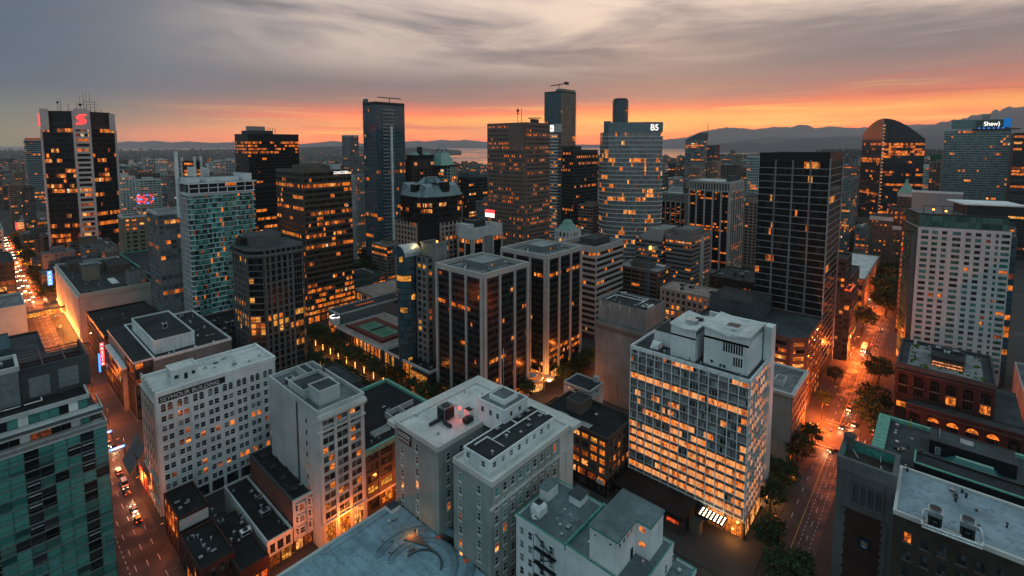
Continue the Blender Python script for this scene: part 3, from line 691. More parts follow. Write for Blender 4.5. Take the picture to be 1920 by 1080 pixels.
B_ = Bld('shop_building', 'dark brick corner house with flat black roof at the bottom left crossing', N=(374, 1070), z=10, L=337, Rr=440)
B_.core('dark_brick', 'black_roof', .7, .1, .4, band=.5)
B_.fac('A', .2, 4, 1, 6, .6, .2, .4, .15, pm='dark_brown', each=True, lit=.35, cross=(2, 1)); B_.fac('A', 4.5, 9, 1, 7, 1.2, .12, 1.2, .1, pm='dark_brick', each=True, lit=.15)
B_.fac('B', .2, 9, 2, 4, 1.0, .12, 1.4, .1, pm='dark_brick', each=True, lit=.15); B_.vents(10, 1, 2, 8, 16, 9.4)
B_.finish()
B_ = Bld('shop_building', 'small black roofed block with a pale upper wall behind the dark corner house', N=(334, 972), z=14, L=307, Rr=391)
B_.core('dark_brick', 'black_roof', .5, .1, .3, band=.4); B_.p().fbox(B_.B, .2, B_.lx - .2, 0, .1, 9.6, 13.3, 'pale_concrete'); B_.fac('A', .3, 13, 3, 4, 1.4, .12, 1.8, .1, pm='dark_brick', each=True, lit=.15)
B_.vents(4, 1, 2, 7, 9, 13.6); B_.finish()

# --- brick building with a copper green cornice
yf = Pz(752, 810, 24); xb = Pz(724, 711, 24)
B_ = Bld('brick_building', 'brown brick building with copper green cornice, right of the narrow pale stone building', at=(86, yf.y), lx=xb.x - 86, ly=xb.y - yf.y, h=24)
B_.core('brown_brick', 'black_roof', 1.2, .9, .3, cap='copper_green', band=.6)
B_.fac('B', .2, 5.5, 1, 6, 1.2, .5, .6, .3, pm='brown_brick', each=True, lit=.55, cross=(3, 2)); B_.fac('B', 6, 22, 4, 6, 1.1, .45, 1.4, .3, pm='brown_brick', each=True, lit=.42, cross=(3, 2))
B_.fac('C', .2, 22, 5, 7, 1.2, .45, 1.4, .3, pm='brown_brick', each=True, lit=.3, cross=(3, 2))
B_.p().fbox(B_.B, 0, B_.lx, 0, .7, 5.5, 6.0, 'light_trim')
q = B_.p('penthouse'); q.box(19, 3, 22.8, 31, 14, 23.0, 'tar_roof')
for a in ((18, 2.6, 31.5, 3.0), (18, 14, 31.5, 14.4), (18, 3.0, 18.4, 14), (24, 3.0, 24.3, 14)): q.box(a[0], a[1], 22.9, a[2], a[3], 25.2, 'pale_concrete')
B_.hvac(19.5, 5, 23.1, 3, 5, 1.8, 'steel'); B_.hvac(25.5, 5, 23.1, 3.4, 5, 1.6, 'steel'); B_.np('skylight').box(8, 6, 22.8, 15, 9, 23.7, 'white_metal', 'glass_pale'); B_.vents(12, 3, 3, 30, 28, 22.9); B_.finish()

# --- low roofs behind: filling the block up to the tree lined street
B_ = Bld('shop_building', 'dark flat roofed low building with one white vent box below the granite tower', at=(86, 206), lx=36, ly=26, h=17)
B_.core('dark_concrete', 'slate_roof', .8, .1, .4); B_.fac('C', .3, 15.5, 3, 6, .8, .2, 1.5, .15, pm='dark_concrete', each=True, lit=.3); B_.hvac(18, 12, 16.3, 2.4, 1.8, 1.6, 'white_metal'); B_.vents(8, 2, 3, 30, 22, 16.3); B_.finish()
B_ = Bld('shop_building', 'low building with plain dark brown roof backing on the tree lined street', at=(86, 187), lx=37, ly=18, h=14)
B_.core('dark_concrete', 'brown_roof', .6, .1, .4); B_.fac('C', .3, 13, 3, 4, .8, .2, 1.5, .15, pm='dark_concrete', each=True, lit=.3); B_.vents(6, 3, 3, 33, 15, 13.5); B_.finish()
B_ = Bld('shop_building', 'low grey roofed annexe behind the white block with its name on top', at=(79, 178), lx=7, ly=60, h=22); B_.core('dark_concrete', 'grey_roof', .6, .1, .3); B_.vents(6, 1, 3, 6, 56, 21.5); B_.finish()

# --- grey ten-storey block with a light well
B_ = Bld('office_block', 'grey ten storey block with a deep light well and the words ROGERS BUILDING', at=(86, 84.3), lx=37.4, ly=42.6, h=43.5)
w0, w1, dp = 14.5, 21.0, 24.0                # the court between the two wings
zr = 42.0
for (x0, y0, x1, y1) in ((0, 0, B_.lx, w0), (0, w1, B_.lx, B_.ly), (dp, w0, B_.lx, w1)):
    B_.p().box(x0 + .001, y0 + .001, 0, x1 - .001, y1 - .001, zr - .02, 'rogers_grey')
B_.p('roof').poly([(0, 0, zr), (B_.lx, 0, zr), (B_.lx, w0, zr), (0, w0, zr)], 'pale_roof'); B_.p('roof').poly([(0, w1, zr), (B_.lx, w1, zr), (B_.lx, B_.ly, zr), (0, B_.ly, zr)], 'pale_roof'); B_.p('roof').poly([(dp, w0, zr), (B_.lx, w0, zr), (B_.lx, w1, zr), (dp, w1, zr)], 'pale_roof')
q = B_.p('cornice')
for (x0, y0, x1, y1) in ((-.3, w1, .2, B_.ly), (-.3, .25, .2, w0), (B_.lx - 2.6, -2.0, B_.lx + 2.0, B_.ly + 2.2), (-1.2, B_.ly - 1.6, B_.lx - 2.6, B_.ly + 2.2), (-.3, -.9, B_.lx - 2.6, .25), (.2, w0 - .3, dp, w0 + .1), (.2, w1 - .1, dp, w1 + .3)):
    q.box(x0, y0, 41.4 if x0 > -1 and x1 < 36 else 41.0, x1, y1, 42.9 if x0 > -1 and x1 < 36 else 42.5, 'light_trim')
q = B_.p(); Af = ((0, w0, 0), (0, -1, 0), (-1, 0, 0)); Al = ((0, B_.ly, 0), (0, -1, 0), (-1, 0, 0))
Ac = ((0, w1, 0), (1, 0, 0), (0, -1, 0)); Ab = ((dp, w1, 0), (0, -1, 0), (-1, 0, 0)); W = B_.lx
def rwin(fr, u, i, lr, ww=1.35):
    gm = rng.choices(LITS[:3], (5, 2, 2))[0] if rng.random() < lr else rng.choice(['glass', 'glass', 'glass_grey', 'glass_curtain'] if i > 5 else ['glass', 'glass', 'glass_grey'])
    B_.win(fr, u, 2.2 + i * 3.9, ww, 2.3, gm, 'white_metal', (1, 2)); q.fbox(fr, u - .15, u + ww + .15, 0, .18, 2.2 + i * 3.9 - .5, 2.2 + i * 3.9 - .02, 'light_trim')
for i in range(10):
    for u in (2.2, 9.6): rwin(Af, u, i, .22)
    for u in (3.2, 10.8):
        if i < 9 or u > 5: rwin(Al, u, i, .12)
    for u in (3, 8, 12, 16, 20): rwin(Ac, u, i, .22)
    for u in (1, 3.6): rwin(Ab, u, i, .3)
    for k in range(9): rwin(B_.B, 1.6 + k * 3.2, i, .3 if i in (1, 2, 5, 6) else .08, 1.5)
    for u in (31.5, 34.4): rwin(B_.B, u, i, .25, 1.8)
    for k in range(11): rwin(B_.D, 1.5 + k * 3.3, i, .3, 1.6)
    for k in range(12): rwin(B_.C, 1.5 + k * 3.4, i, .3, 1.6)
for z_ in (34.6, 3.0): q.fbox(B_.B, -.3, W, 0, .55, z_, z_ + .6, 'light_trim')
q.fbox(B_.B, 30.2, W + .05, 0, .28, 0, 41.3, 'light_trim'); q.fbox(B_.B, 33.4, 34.0, 0, .5, 0, 41.2, 'light_trim')
# set-back attic with its dark roof, stair tower, skylights and pipes
B_.pent(2.2, 2.4, 31.5, 12.6, 45.9, 'white_paint', 'tar_roof', 'attic', .25, 42)
B_.pent(18, 11.6, 29, 23, 50.0, 'white_paint', 'grey_roof', 'stair_tower', .35, 42); B_.p('stair_tower').box(20.5, 14, 49.7, 27, 20.5, 51.2, 'white_paint', 'pale_roof'); B_.p('stair_tower').prism([(21, 14.5), (26.5, 14.5), (26.5, 20), (21, 20)], 51.2, 52.6, 'grey_roof', scale=.15)
B_.p('flagpole').tube((23.7, 17.2, 52), (23.7, 17.2, 66), .11, 'steel', 6)
fa = ((2.2, 2.4, 0), (1, 0, 0), (0, -1, 0)); ft = ((18, 11.6, 0), (1, 0, 0), (0, -1, 0)); ft2 = ((18, 23, 0), (0, -1, 0), (-1, 0, 0)); fa2 = ((2.2, 12.6, 0), (0, -1, 0), (-1, 0, 0))
for k in range(8): B_.win(fa, 1.2 + k * 3.4, 43.4, 1.3, 1.6, 'glass_pale' if k % 3 else 'glass', 'white_metal', (1, 2))
for u in (1.2, 7.2): B_.win(fa2, u, 43.4, 1.3, 1.6, 'glass', 'white_metal', (1, 2))
for u in (1.5, 5, 8): B_.win(ft2, u, 46.2, 1.2, 1.8, 'glass', 'white_metal', (1, 1))
for u in (2.5, 6.5): B_.win(ft, u, 47, 1.2, 1.6, 'glass', 'white_metal', (1, 1))
B_.pipe([(4, 10, 46.5), (9, 10, 46.5), (9, 8, 46.5), (29.5, 8, 46.5), (29.5, 4.5, 46.5), (31, 4.5, 46.5)], .22); B_.pipe([(20, 8, 46.5), (20, 10.8, 46.5)], .2); B_.pipe([(15, 8, 46.5), (15, 6.6, 46.5)], .18); B_.pipe([(24, 8, 46.5), (24, 6.3, 46.5)], .18); B_.pipe([(9, 8, 46.5), (9, 3.4, 46.5)], .14)
for (x, y) in ((22, 9.2), (26.3, 9.4), (13, 10)): B_.np('skylight').prism([(x, y), (x + 2.2, y), (x + 2.2, y + 1.5), (x, y + 1.5)], 45.7, 46.6, 'dark_metal', 'glass_grey', .7)
B_.hvac(10, 30, 42.4, 4.2, 3.6, 4.2, 'grey_concrete'); B_.p('air_duct').box(6, 32, 42.2, 10, 32.8, 43, 'dark_metal'); B_.p('air_duct').box(9.4, 26.6, 42.2, 10.2, 30, 43, 'dark_metal'); B_.hvac(14, 24, 42.2, 3, 2, 1.6, 'dark_metal')
B_.np('hut').box(16.5, 25.5, 42, 18.5, 28, 45, 'white_paint', 'tar_roof'); B_.np('hut').box(20, 23.2, 42, 22, 25, 44.8, 'white_paint', 'tar_roof')
B_.p('beacon').cyl(15.3, 28.6, 42, 45.2, .09, 'steel', 6); B_.p('beacon').cyl(15.3, 28.6, 45.2, 46.0, .5, 'red_glow', 10, r2=.3)
for k in range(9): B_.p('fire_stair').box(dp - 2.6, w0 + .5, 6 + k * 3.9, dp - .02, w1 - .5, 6.12 + k * 3.9, 'dark_metal'); B_.p('fire_stair').tube((dp - 2.3, w0 + .8, 6 + k * 3.9), (dp - .4, w1 - .8, 9.9 + k * 3.9), .12, 'dark_metal')
for k in range(9): B_.p('fire_stair').box(dp - 2.62, w0 + .5, 7.0 + k * 3.9, dp - 2.56, w1 - .5, 7.1 + k * 3.9, 'dark_metal')
B_.vents(8, 2, 23, 30, 40, 42.05); B_.vents(5, 4, 4, 29, 8, 45.7)
rr = B_.finish()
lp = bpy.data.lights.new('beacon_light', 'POINT'); lp.energy = 380; lp.color = (1, .07, .03); lp.shadow_soft_size = .5
lo = link('beacon_light', lp, rr, (14.6, 28.2, 46.6))
sb = MB(); sb.fbox(Al, 2.4, 8.8, .03, .16, 37.4, 40.9, 'sign_black'); sb = sb.build('sign_panel', rr)
text_obj('lettering', 'ROGERS', 1.9, 'sign_white', sb, fmtx(Al, 2.6, 39.2, .17), .03, xs=.8); text_obj('lettering', 'BUILDING', 1.15, 'sign_white', sb, fmtx(Al, 2.6, 37.9, .17), .03, xs=.98)

# --- low hall with a blue steel roof
b = Bld('hall', 'wide low hall with blue-grey metal roof, curved gutter and lit triangular roof opening', at=(20, 62), lx=65.2, ly=63.6, h=16)
D('blue_steel', m_roof, (.24, .36, .42), .3, (.13, .2, .24), .7)
b.p().box(0, 0, 0, b.lx, b.ly, 14.8, 'pale_concrete'); rp = b.p('roof')
rp.box(-.3, -.3, 14.8, b.lx + .3, b.ly + .3, 15.8, 'blue_steel'); 
for k in range(27): rp.box(1 + k * 2.4, .2, 15.8, 1.09 + k * 2.4, b.ly - .2, 15.9, 'blue_steel')
b.p('eaves').box(-.3, b.ly + .3, 14.6, b.lx + .3, b.ly + 1.3, 16.1, 'pale_concrete')
def arc(q, cx_, cy_, r0, r1, a0, a1, z0, z1, mat, n=14):
    for i in range(n):
        t0, t1 = R(a0 + (a1 - a0) * i / n), R(a0 + (a1 - a0) * (i + 1) / n)
        P = lambda r, t_: (cx_ + r * math.cos(t_), cy_ + r * math.sin(t_))
        q.hexa([(*P(r0, t0), z0), (*P(r1, t0), z0), (*P(r1, t1), z0), (*P(r0, t1), z0), (*P(r0, t0), z1), (*P(r1, t0), z1), (*P(r1, t1), z1), (*P(r0, t1), z1)], mat)
gx, gy = Pz(850, 1010, 16).x - b.x, Pz(850, 1010, 16).y - b.y
gx, gy = Pz(790, 1062, 16).x - b.x, Pz(790, 1062, 16).y - b.y
D('wet_roof', m_roof, (.175, .265, .31), .35, (.11, .17, .2), .6); D('wet_roof_dark', m_roof, (.12, .185, .215), .35, (.08, .12, .15), .6)
arc(b.np('gutter'), gx, gy, 8.2, 9.6, -75, 125, 15.91, 15.96, 'wet_roof', 26); arc(b.np('gutter'), gx, gy, 9.6, 10.1, -70, 120, 15.91, 16.0, 'wet_roof_dark', 26); arc(b.np('gutter'), gx, gy, 12.2, 14.2, -70, 118, 15.915, 15.955, 'wet_roof', 30); arc(b.np('gutter'), gx, gy, 14.2, 14.6, -66, 112, 15.915, 15.99, 'wet_roof_dark', 30); arc(b.np('gutter'), gx, gy, 5.2, 5.7, -60, 95, 15.91, 16.3, 'steel_dark', 20)
for k in range(5): b.np('drain').cyl(gx + 13 * math.cos(k * .55 - .6), gy + 13 * math.sin(k * .55 - .6), 15.9, 16.05, .35, 'dark_metal', 8)
b.pipe([(40, 62, 16.1), (64, 62, 16.1)], .12, 'steel'); b.pipe([(30, 20, 16.1), (30, 58, 16.1)], .1, 'dark_metal')
tri = [(Pz(*p_, 16.1).x - b.x, Pz(*p_, 16.1).y - b.y) for p_ in ((756, 1011), (779, 996), (822, 1040), (800, 1024))]
b.np('skylight').prism(tri, 15.85, 16.15, 'dark_metal', 'brown_stone', .96); b.np('skylight').cyl(tri[1][0] - .4, tri[1][1] - 1.6, 16.1, 18.0, .3, 'pale_concrete', 8)
for k in range(4): b.np('lamp_box').box(b.lx - .6, 6 + k * 12, 15.8, b.lx + .2, 7.2 + k * 12, 16.3, 'lit_dim')
b.fac('D', .4, 14, 2, 12, .8, .2, 1.2, .15, pm='pale_concrete', each=True, lit=.6); b.np('hut').box(b.lx - 4, b.ly - 3, 15.8, b.lx - .6, b.ly + .2, 17.2, 'white_paint', 'slate_roof'); b.vents(9, 40, 20, 62, 60, 15.85); rr = b.finish(); l = bpy.data.lights.new('skylight_lamp', 'POINT'); l.energy = 260; l.color = (1, .33, .06); l.shadow_soft_size = .3; link('skylight_lamp', l, rr, (tri[0][0] + 2.2, tri[0][1] - .6, 17.3))

# --- low white building with teal edged roofs
zw = 33
pL, pB, pM, pR = Pz(968, 959, zw), Pz(1090, 911, zw), Pz(1133, 942, zw), Pz(1270, 1005, zw)
B_ = Bld('office_block', 'low white building with teal edged roofs and a white L shaped roof house', at=(pL.x, 40.2), lx=pB.x - pL.x - 1.5, ly=pL.y - 40.2, h=zw)
ym = pM.y - 40.2; yr = pR.y - 40.2; lx = B_.lx
B_.p().box(0, ym, 0, lx, B_.ly, zw - 1.2, 'white_paint'); B_.p('roof').poly([(0, ym, zw - 1.17), (lx, ym, zw - 1.17), (lx, B_.ly, zw - 1.17), (0, B_.ly, zw - 1.17)], 'blue_grey_roof')
B_.p().box(.01, yr, 0, lx - .01, ym - .01, zw - .8, 'white_paint'); B_.p('roof').poly([(.02, yr, zw - .77), (lx, yr, zw - .77), (lx, ym, zw - .77), (.02, ym, zw - .77)], 'blue_grey_roof')
B_.p().box(4, .0, 0, lx + 2, yr - .01, zw - 6, 'white_paint'); B_.p('roof').poly([(4, 0, zw - 5.97), (lx + 2, 0, zw - 5.97), (lx + 2, yr, zw - 5.97), (4, yr, zw - 5.97)], 'blue_grey_roof')
q = B_.p('parapet')
for a in ((-.2, ym, -.0 + .35, B_.ly + .2), (lx - .35, ym, lx + .2, B_.ly + .2), (.35, B_.ly - .35, lx - .35, B_.ly + .2)): q.box(a[0], a[1], zw - 1.5, a[2], a[3], zw - .55, 'white_paint', 'teal_trim')
q.box(-.2, ym - .45, zw - 1.5, lx + .1, ym - .0, zw + .1, 'teal_trim'); q.box(lx - .35, yr + .3, zw - 1.2, lx + .12, ym - .45, zw - .1, 'white_paint', 'teal_trim'); q.box(-.2, yr - .12, zw - 1.2, lx + .12, yr + .3, zw - .05, 'white_paint', 'teal_trim'); q.box(-.2, yr + .3, zw - 1.2, .3, ym - .45, zw - .1, 'white_paint', 'teal_trim')
for a in ((4, -.2, lx + 2.2, .3), (lx + 1.7, .3, lx + 2.2, yr - .15), (3.8, -.2, 4.2, yr - .15)): q.box(a[0], a[1], zw - 6.6, a[2], a[3], zw - 5.4, 'white_paint', 'teal_trim')
zh = 41; g1, g2, g3, g4 = [Pz(*p_, zh) for p_ in ((1106, 983), (1157, 1016), (1238, 953), (1169, 917))]
hx0, hy0, hx1, hy1 = g1.x - B_.x, g2.y - B_.y, g3.x - B_.x, g1.y - B_.y
hm = hx0 + (hx1 - hx0) * .56; hy0b = hy0 - 3.6
Lp = [(hx0, hy0), (hm, hy0), (hm, hy0b), (hx1, hy0b), (hx1, hy1), (hx0, hy1)]
q = B_.p('roof_house'); q.prism(Lp, zw - .9, zh - .5, 'white_paint'); cxl = sum(p_[0] for p_ in Lp) / 6; cyl_ = sum(p_[1] for p_ in Lp) / 6
Lq = [(x + (.3 if x > cxl else -.3) if not (abs(x - hm) < .01) else x - .3, y - .3 if y < hy1 - .1 else y + .3) for x, y in Lp]
q.prism(Lq, zh - .5, zh - .05, 'teal_trim', 'blue_grey_roof')
f1 = ((hx0, hy0, 0), (1, 0, 0), (0, -1, 0)); f2 = ((hm, hy0, 0), (0, -1, 0), (-1, 0, 0))
for u, mt in ((.5, 'glass'), (2.4, 'glass'), (4.3, 'lit_dim'), (6.0, 'lit_dim')):
    if u + 1.0 < hm - hx0: B_.win(f1, u, zh - 2.3, 1.0, 1.2, mt, 'white_metal', (1, 1))
B_.win(f1, min(6.2, hm - hx0 - 2), zw - .75, 1.2, 2.6, 'black_panel', 'dark_metal', (1, 1)); B_.win(f2, .7, zh - 2.6, 1.7, 1.4, 'lit', 'white_metal', (2, 1)); B_.win(f2, .7, zh - 6.3, 1.7, 1.4, 'lit', 'white_metal', (2, 1))
f3 = ((hx0, hy1, 0), (0, -1, 0), (-1, 0, 0))
for u in (1.2, 5.2): B_.win(f3, u, zh - 2.2, .7, .7, 'glass', 'white_metal', (1, 1))
for i in range(8):
    for u in (1.4, 4.2, 8.0, 11.0, 14.6, 17.6):
        if u < B_.ly - ym - 1.3: B_.win(B_.A, u, 1.5 + i * 3.75, 1.3, 2.1, 'glass_grey' if rng.random() < .6 else 'glass', 'white_metal', (1, 2))
Am = ((4, yr, 0), (0, -1, 0), (-1, 0, 0)); f5 = ((0, yr, 0), (1, 0, 0), (0, -1, 0))
for i in range(8):
    for k in range(5): B_.win(f5, 2 + k * 3.9, 1.5 + i * 3.75 if i < 7 else 27.4, 1.0, 2.3, 'glass', 'white_metal', (1, 2))
q = B_.p('fire_escape'); fe = B_.A
for i in range(7):
    q.fbox(fe, 6.6, 13.4, .02, 1.1, 4.6 + i * 3.75, 4.7 + i * 3.75, 'black_panel'); q.fbox(fe, 6.6, 13.4, 1.04, 1.1, 5.6 + i * 3.75, 5.68 + i * 3.75, 'black_panel')
    P = lambda u, d_, z_: (-d_, B_.ly - u, z_)
    q.tube(P(7 if i % 2 else 13, .6, 4.7 + i * 3.75), P(13 if i % 2 else 7, .6, 8.4 + i * 3.75), .14, 'black_panel')
for u in (6.7, 10, 13.3): q.fbox(fe, u - .06, u + .06, 1.0, 1.12, .5, zw - 1.8, 'black_panel')
hz = zw - 1.15
q = B_.p('cooling_unit'); q.box(3.0, B_.ly - 5.5, hz, 6.4, B_.ly - 2.4, hz + 2.0, 'white_metal'); q.prism([(3, B_.ly - 5.5), (6.4, B_.ly - 5.5), (6.4, B_.ly - 2.4), (3, B_.ly - 2.4)], hz + 2.0, hz + 3.2, 'white_metal', 'black_panel', .62); q.cyl(2.2, B_.ly - 4, hz, hz + .9, .35, 'white_metal', 8); q.tube((2.2, B_.ly - 4, hz + .8), (3.1, B_.ly - 4, hz + .8), .2, 'white_metal'); q.tube((2.2, B_.ly - 3.2, hz + .3), (2.2, B_.ly - 5.2, hz + .3), .2, 'white_metal')
q = B_.np('hut'); q.box(9.0, B_.ly - 3.4, hz, 14.0, B_.ly - .7, hz + 3.4, 'white_paint'); q.box(8.8, B_.ly - 3.6, hz + 3.4, 14.2, B_.ly - .5, hz + 3.7, 'teal_trim', 'blue_grey_roof')
q.box(13.5, ym + 4.6, hz, 17.5, ym + 8.2, hz + 2.2, 'white_paint'); q.box(13.2, ym + 4.3, hz + 2.2, 17.8, ym + 8.5, hz + 2.5, 'teal_trim', 'slate_roof')
B_.win(((14, B_.ly - 3.4, 0), (0, 1, 0), (1, 0, 0)), .6, hz + 1.2, .8, 1.2, 'lit', 'white_metal', (1, 1))
for k in range(5): B_.p('roof_pipe').tube((8 + k * .4, ym + .8, hz + .3), (8.2 + k * .4, B_.ly - 1, hz + .3), .05, 'steel', 4)
B_.vents(7, 2, ym + 1.5, lx - 2, B_.ly - 7, hz); B_.vents(3, 6, 1, lx, yr - 1, zw - 5.9); B_.vents(4, 2, yr + 1, 8, ym - 2, zw - .7); B_.finish()

# --- dark brown corner block between the grey block and the white slab
B_ = Bld('brick_building', 'brown brick corner block with lit windows and dark base, left of the white gridded slab', at=(150, 87), lx=20, ly=31, h=23)
B_.core('brown_brick', 'black_roof', .9, .25, .4, cap='dark_brown')
B_.fac('B', 7.4, 21.6, 4, 6, 1.3, .3, 1.3, .25, pm='brown_brick', each=True, lit=.4, cross=(1, 2)); B_.fac('A', 7.4, 21.6, 4, 8, 1.0, .3, 1.3, .25, pm='brown_stone', each=True, lit=.42, cross=(2, 1))
B_.fac('A', .3, 7, 2, 7, .7, .25, .8, .2, pm='black_panel', each=True, lit=.12, cross=(3, 1)); B_.fac('B', .3, 7, 2, 5, .9, .25, .8, .2, pm='dark_brown', each=True, lit=.3, cross=(2, 1))
B_.pent(8, 17, 16, 24, 27, 'brown_stone', 'tar_roof'); B_.np('skylight').box(1.5, 20, 22.2, 4.5, 25, 22.7, 'dark_metal', 'glass_pale'); B_.np('skylight').box(1.5, 9, 22.2, 4.5, 14, 22.7, 'dark_metal', 'glass_pale'); B_.vents(8, 1, 2, 18, 15, 22.2, 'dark_metal'); rr = B_.finish()
sb = MB(); sb.fbox(B_.A, B_.ly - 4.4, B_.ly - 1.0, .3, .45, 4.6, 6.2, 'sign_white'); sb.build('sign_panel', rr)
B_ = Bld('brick_building', 'small pale house with little square windows among dark roofs behind the brown corner block', at=(177, 112), lx=11, ly=14, h=22)
B_.core('pale_concrete', 'tar_roof', .6, .1, .3); B_.fac('A', 2, 21, 5, 3, 2.6, .1, 2.2, .08, pm='pale_concrete', each=True, lit=.25, cross=(1, 1)); B_.fac('B', 2, 21, 5, 3, 2.4, .1, 2.2, .08, pm='pale_concrete', each=True, lit=.3, cross=(1, 1)); B_.np('chimney').box(9.6, 2, 20, 11.2, 4.4, 24, 'pale_concrete'); B_.finish()
B_ = Bld('shop_building', 'low flat dark roofed building between the twin towers and the brown corner block', at=(150, 119), lx=26, ly=10, h=14); B_.core('dark_brick', 'black_roof', .7, .1, .4); B_.fac('A', .3, 13, 3, 4, .8, .2, 1.2, .1, pm='dark_brick', each=True, lit=.35); B_.vents(5, 1, 1, 24, 9, 13.4, 'dark_metal'); B_.finish()

# --- white glass slab with all its lights on
B_ = Bld('office_tower', 'white gridded office slab with glowing orange window rows and a white roof house', at=(163, 43.3), lx=24.5, ly=42, h=55)
B_.core('white_paint', 'slate_roof', .9, .15, .35, cap='white_metal', band=.5)
def lf(t_): return (.85, .2) if t_ in LROWS else ((.5, .2) if t_ < .25 else (.14, .1))
LROWS = [i / 15 for i in (2, 4, 5, 11, 13)]
def slabglass(f, nb, mats):
    for i in range(15):
        z_ = 7 + i * 3.14; t_ = i / 15
        band = MB(); fr = B_.fr(f); Wd = B_.w(f); n = nb * 3
        row = litrow(n, (.97, .75, .96, .93, .95, .72, .25, .5, .1, .4, .12, .85, .1, .06, .5)[i] if f == 'A' else .72, 0, mats, 'glass_grey')
        for k in range(n):
            mt = row[k]
            if mt == 'glass_grey': mt = rng.choice(['glass', 'glass_grey', 'glass_grey', 'glass_pale'])
            band.fquad(fr, Wd * k / n, Wd * (k + 1) / n, .03, z_ + 1.15, z_ + 3.14, mt)
            if k % 3: band.fbox(fr, Wd * k / n - .025, Wd * k / n + .025, 0, .07, z_ + 1.15, z_ + 3.14, 'white_metal')
        B_.bands.append(('window_band', band)); B_.p().fbox(fr, .003, Wd - .003, 0, .12, z_, z_ + 1.15, 'granite')
        B_.p().fbox(fr, .003, Wd - .003, 0, .2, z_ + 1.07, z_ + 1.17, 'white_metal')
    for k in range(nb + 1):
        u = min(max(Wd * k / nb, .16), Wd - .16); B_.p('fin').fbox(fr, u - .13, u + .13, 0, .42, 6.4, 54.6, 'white_metal')
slabglass('A', 13, ('lit_office', 'lit')); slabglass('B', 9, ('lit_office', 'lit'))
B_.fac('A', .3, 6.4, 1, 7, .6, .2, .3, .1, pm='dark_brown', each=True, lit=.85, mats=('lit', 'lit_hot'), cross=(3, 2)); B_.fac('B', .3, 6.4, 1, 4, .6, .2, .3, .1, pm='dark_brown', each=True, lit=.95, mats=('lit_hot', 'lit_pale'), cross=(4, 2))
B_.fac('C', 7, 54, 15, 13, .3, .3, 1.2, .15, pm='white_metal', sm='granite', lit=.3)
B_.p('canopy').box(-4.6, 5, 4.6, -.1, 14, 5.2, 'black_panel'); B_.p('canopy').box(-12, 15.5, 5.2, -.1, 41.5, 6.4, 'black_panel', 'black_roof'); B_.p('canopy').box(-11.5, 16, .1, -.2, 41, 5.2, 'dark_brown'); B_.p('canopy').box(-8, 11.5, .1, -5, 15, 4.4, 'brown_stone', 'tar_roof'); B_.p('canopy').box(-12.2, 17, 3.6, -11.9, 21, 4.6, 'lit_red')
for i in range(4):
    for k in range(7): B_.p('canopy').box(-4.3 + i * 1.1, 5.5 + k * 1.2, 5.2, -3.9 + i * 1.1, 5.9 + k * 1.2, 5.35, 'lamp_white')
# roof house: two blocks with folded roofs, louvres, and the tall stair slab at the street end
zt = 67.5; x0, y0, x1, y1 = 4.5, 2.0, 22.0, 16.5
q = B_.p('roof_house'); q.box(x0, y0, 53.5, x1, y1, zt - 3.2, 'white_paint')
def butterfly(q, x0, y0, x1, y1, z, e, dip):
    ym_ = y0 + (y1 - y0) * .45
    for ya, yb, za, zb in ((y0 - e, ym_, z, z - dip), (ym_, y1 + e, z - dip, z + .4)):
        q.hexa([(x0 - e, ya, za - .5), (x1 + e, ya, za - .5), (x1 + e, yb, zb - .5), (x0 - e, yb, zb - .5), (x0 - e, ya, za), (x1 + e, ya, za), (x1 + e, yb, zb), (x0 - e, yb, zb)], 'white_paint', 'pale_roof')
    for xx in (x0, x1 - .3):
        q.hexa([(xx, y0, z - 4), (xx + .3, y0, z - 4), (xx + .3, y1, z - 4), (xx, y1, z - 4), (xx, y0, z - .5), (xx + .3, y0, z - .5), (xx + .3, y1, z - .3), (xx, y1, z - .3)], 'white_paint')
butterfly(q, x0, y0, x1, y1, zt, .5, 1.2)
q.box(3.2, 19, 53.5, 20, 28, zt - 5, 'white_paint'); butterfly(q, 3.2, 19, 20, 28, zt - 1.6, .4, .6)
q.box(9, 28.5, 53.5, 22, 37, 59.5, 'white_paint', 'tar_roof'); q.box(18, 16.5, 53.5, 22, 19, 62, 'white_paint')
q.box(9.5, 7, zt - .9, 13.5, 11, zt + .2, 'white_paint', 'black_panel'); q.box(8, 21, zt - 2, 11, 24.5, zt - .6, 'steel'); q.box(13, 20.5, zt - 2, 14.5, 23, zt - .9, 'dark_metal')
B_.p('louvre').fbox(((x0, y1, 0), (0, -1, 0), (-1, 0, 0)), 6.2, 12.8, .02, .05, 60.4, 63.6, 'black_panel'); B_.p('louvre').fbox(((x0, y1, 0), (0, -1, 0), (-1, 0, 0)), 9.6, 12.8, .02, .05, 56.2, 59.2, 'black_panel')
for k in range(9): B_.p('louvre').fbox(((x0, y1, 0), (0, -1, 0), (-1, 0, 0)), 6.2 + k * .82, 6.42 + k * .82, .05, .18, 60.4, 63.6, 'white_paint')
for k in range(5): B_.p('louvre').fbox(((x0, y1, 0), (0, -1, 0), (-1, 0, 0)), 9.6 + k * .78, 9.82 + k * .78, .05, .18, 56.2, 59.2, 'white_paint')
for u, z_ in ((5.4, 54.6), (6.6, 54.6), (2.4, 55.2)): B_.win(((x0, y1, 0), (0, -1, 0), (-1, 0, 0)), u, z_, .8, 1.0, 'glass', 'dark_metal', (1, 1))
q = B_.p('stair_slab'); q.box(20.6, -1.0, 0, 25.4, 1.6, 66.5, 'white_paint'); q.box(24.4, 1.6, 40, 25.4, 22, 66.2, 'white_paint')
q.box(22, 8, 65.0, 24.4, 20, 65.3, 'brown_stone')
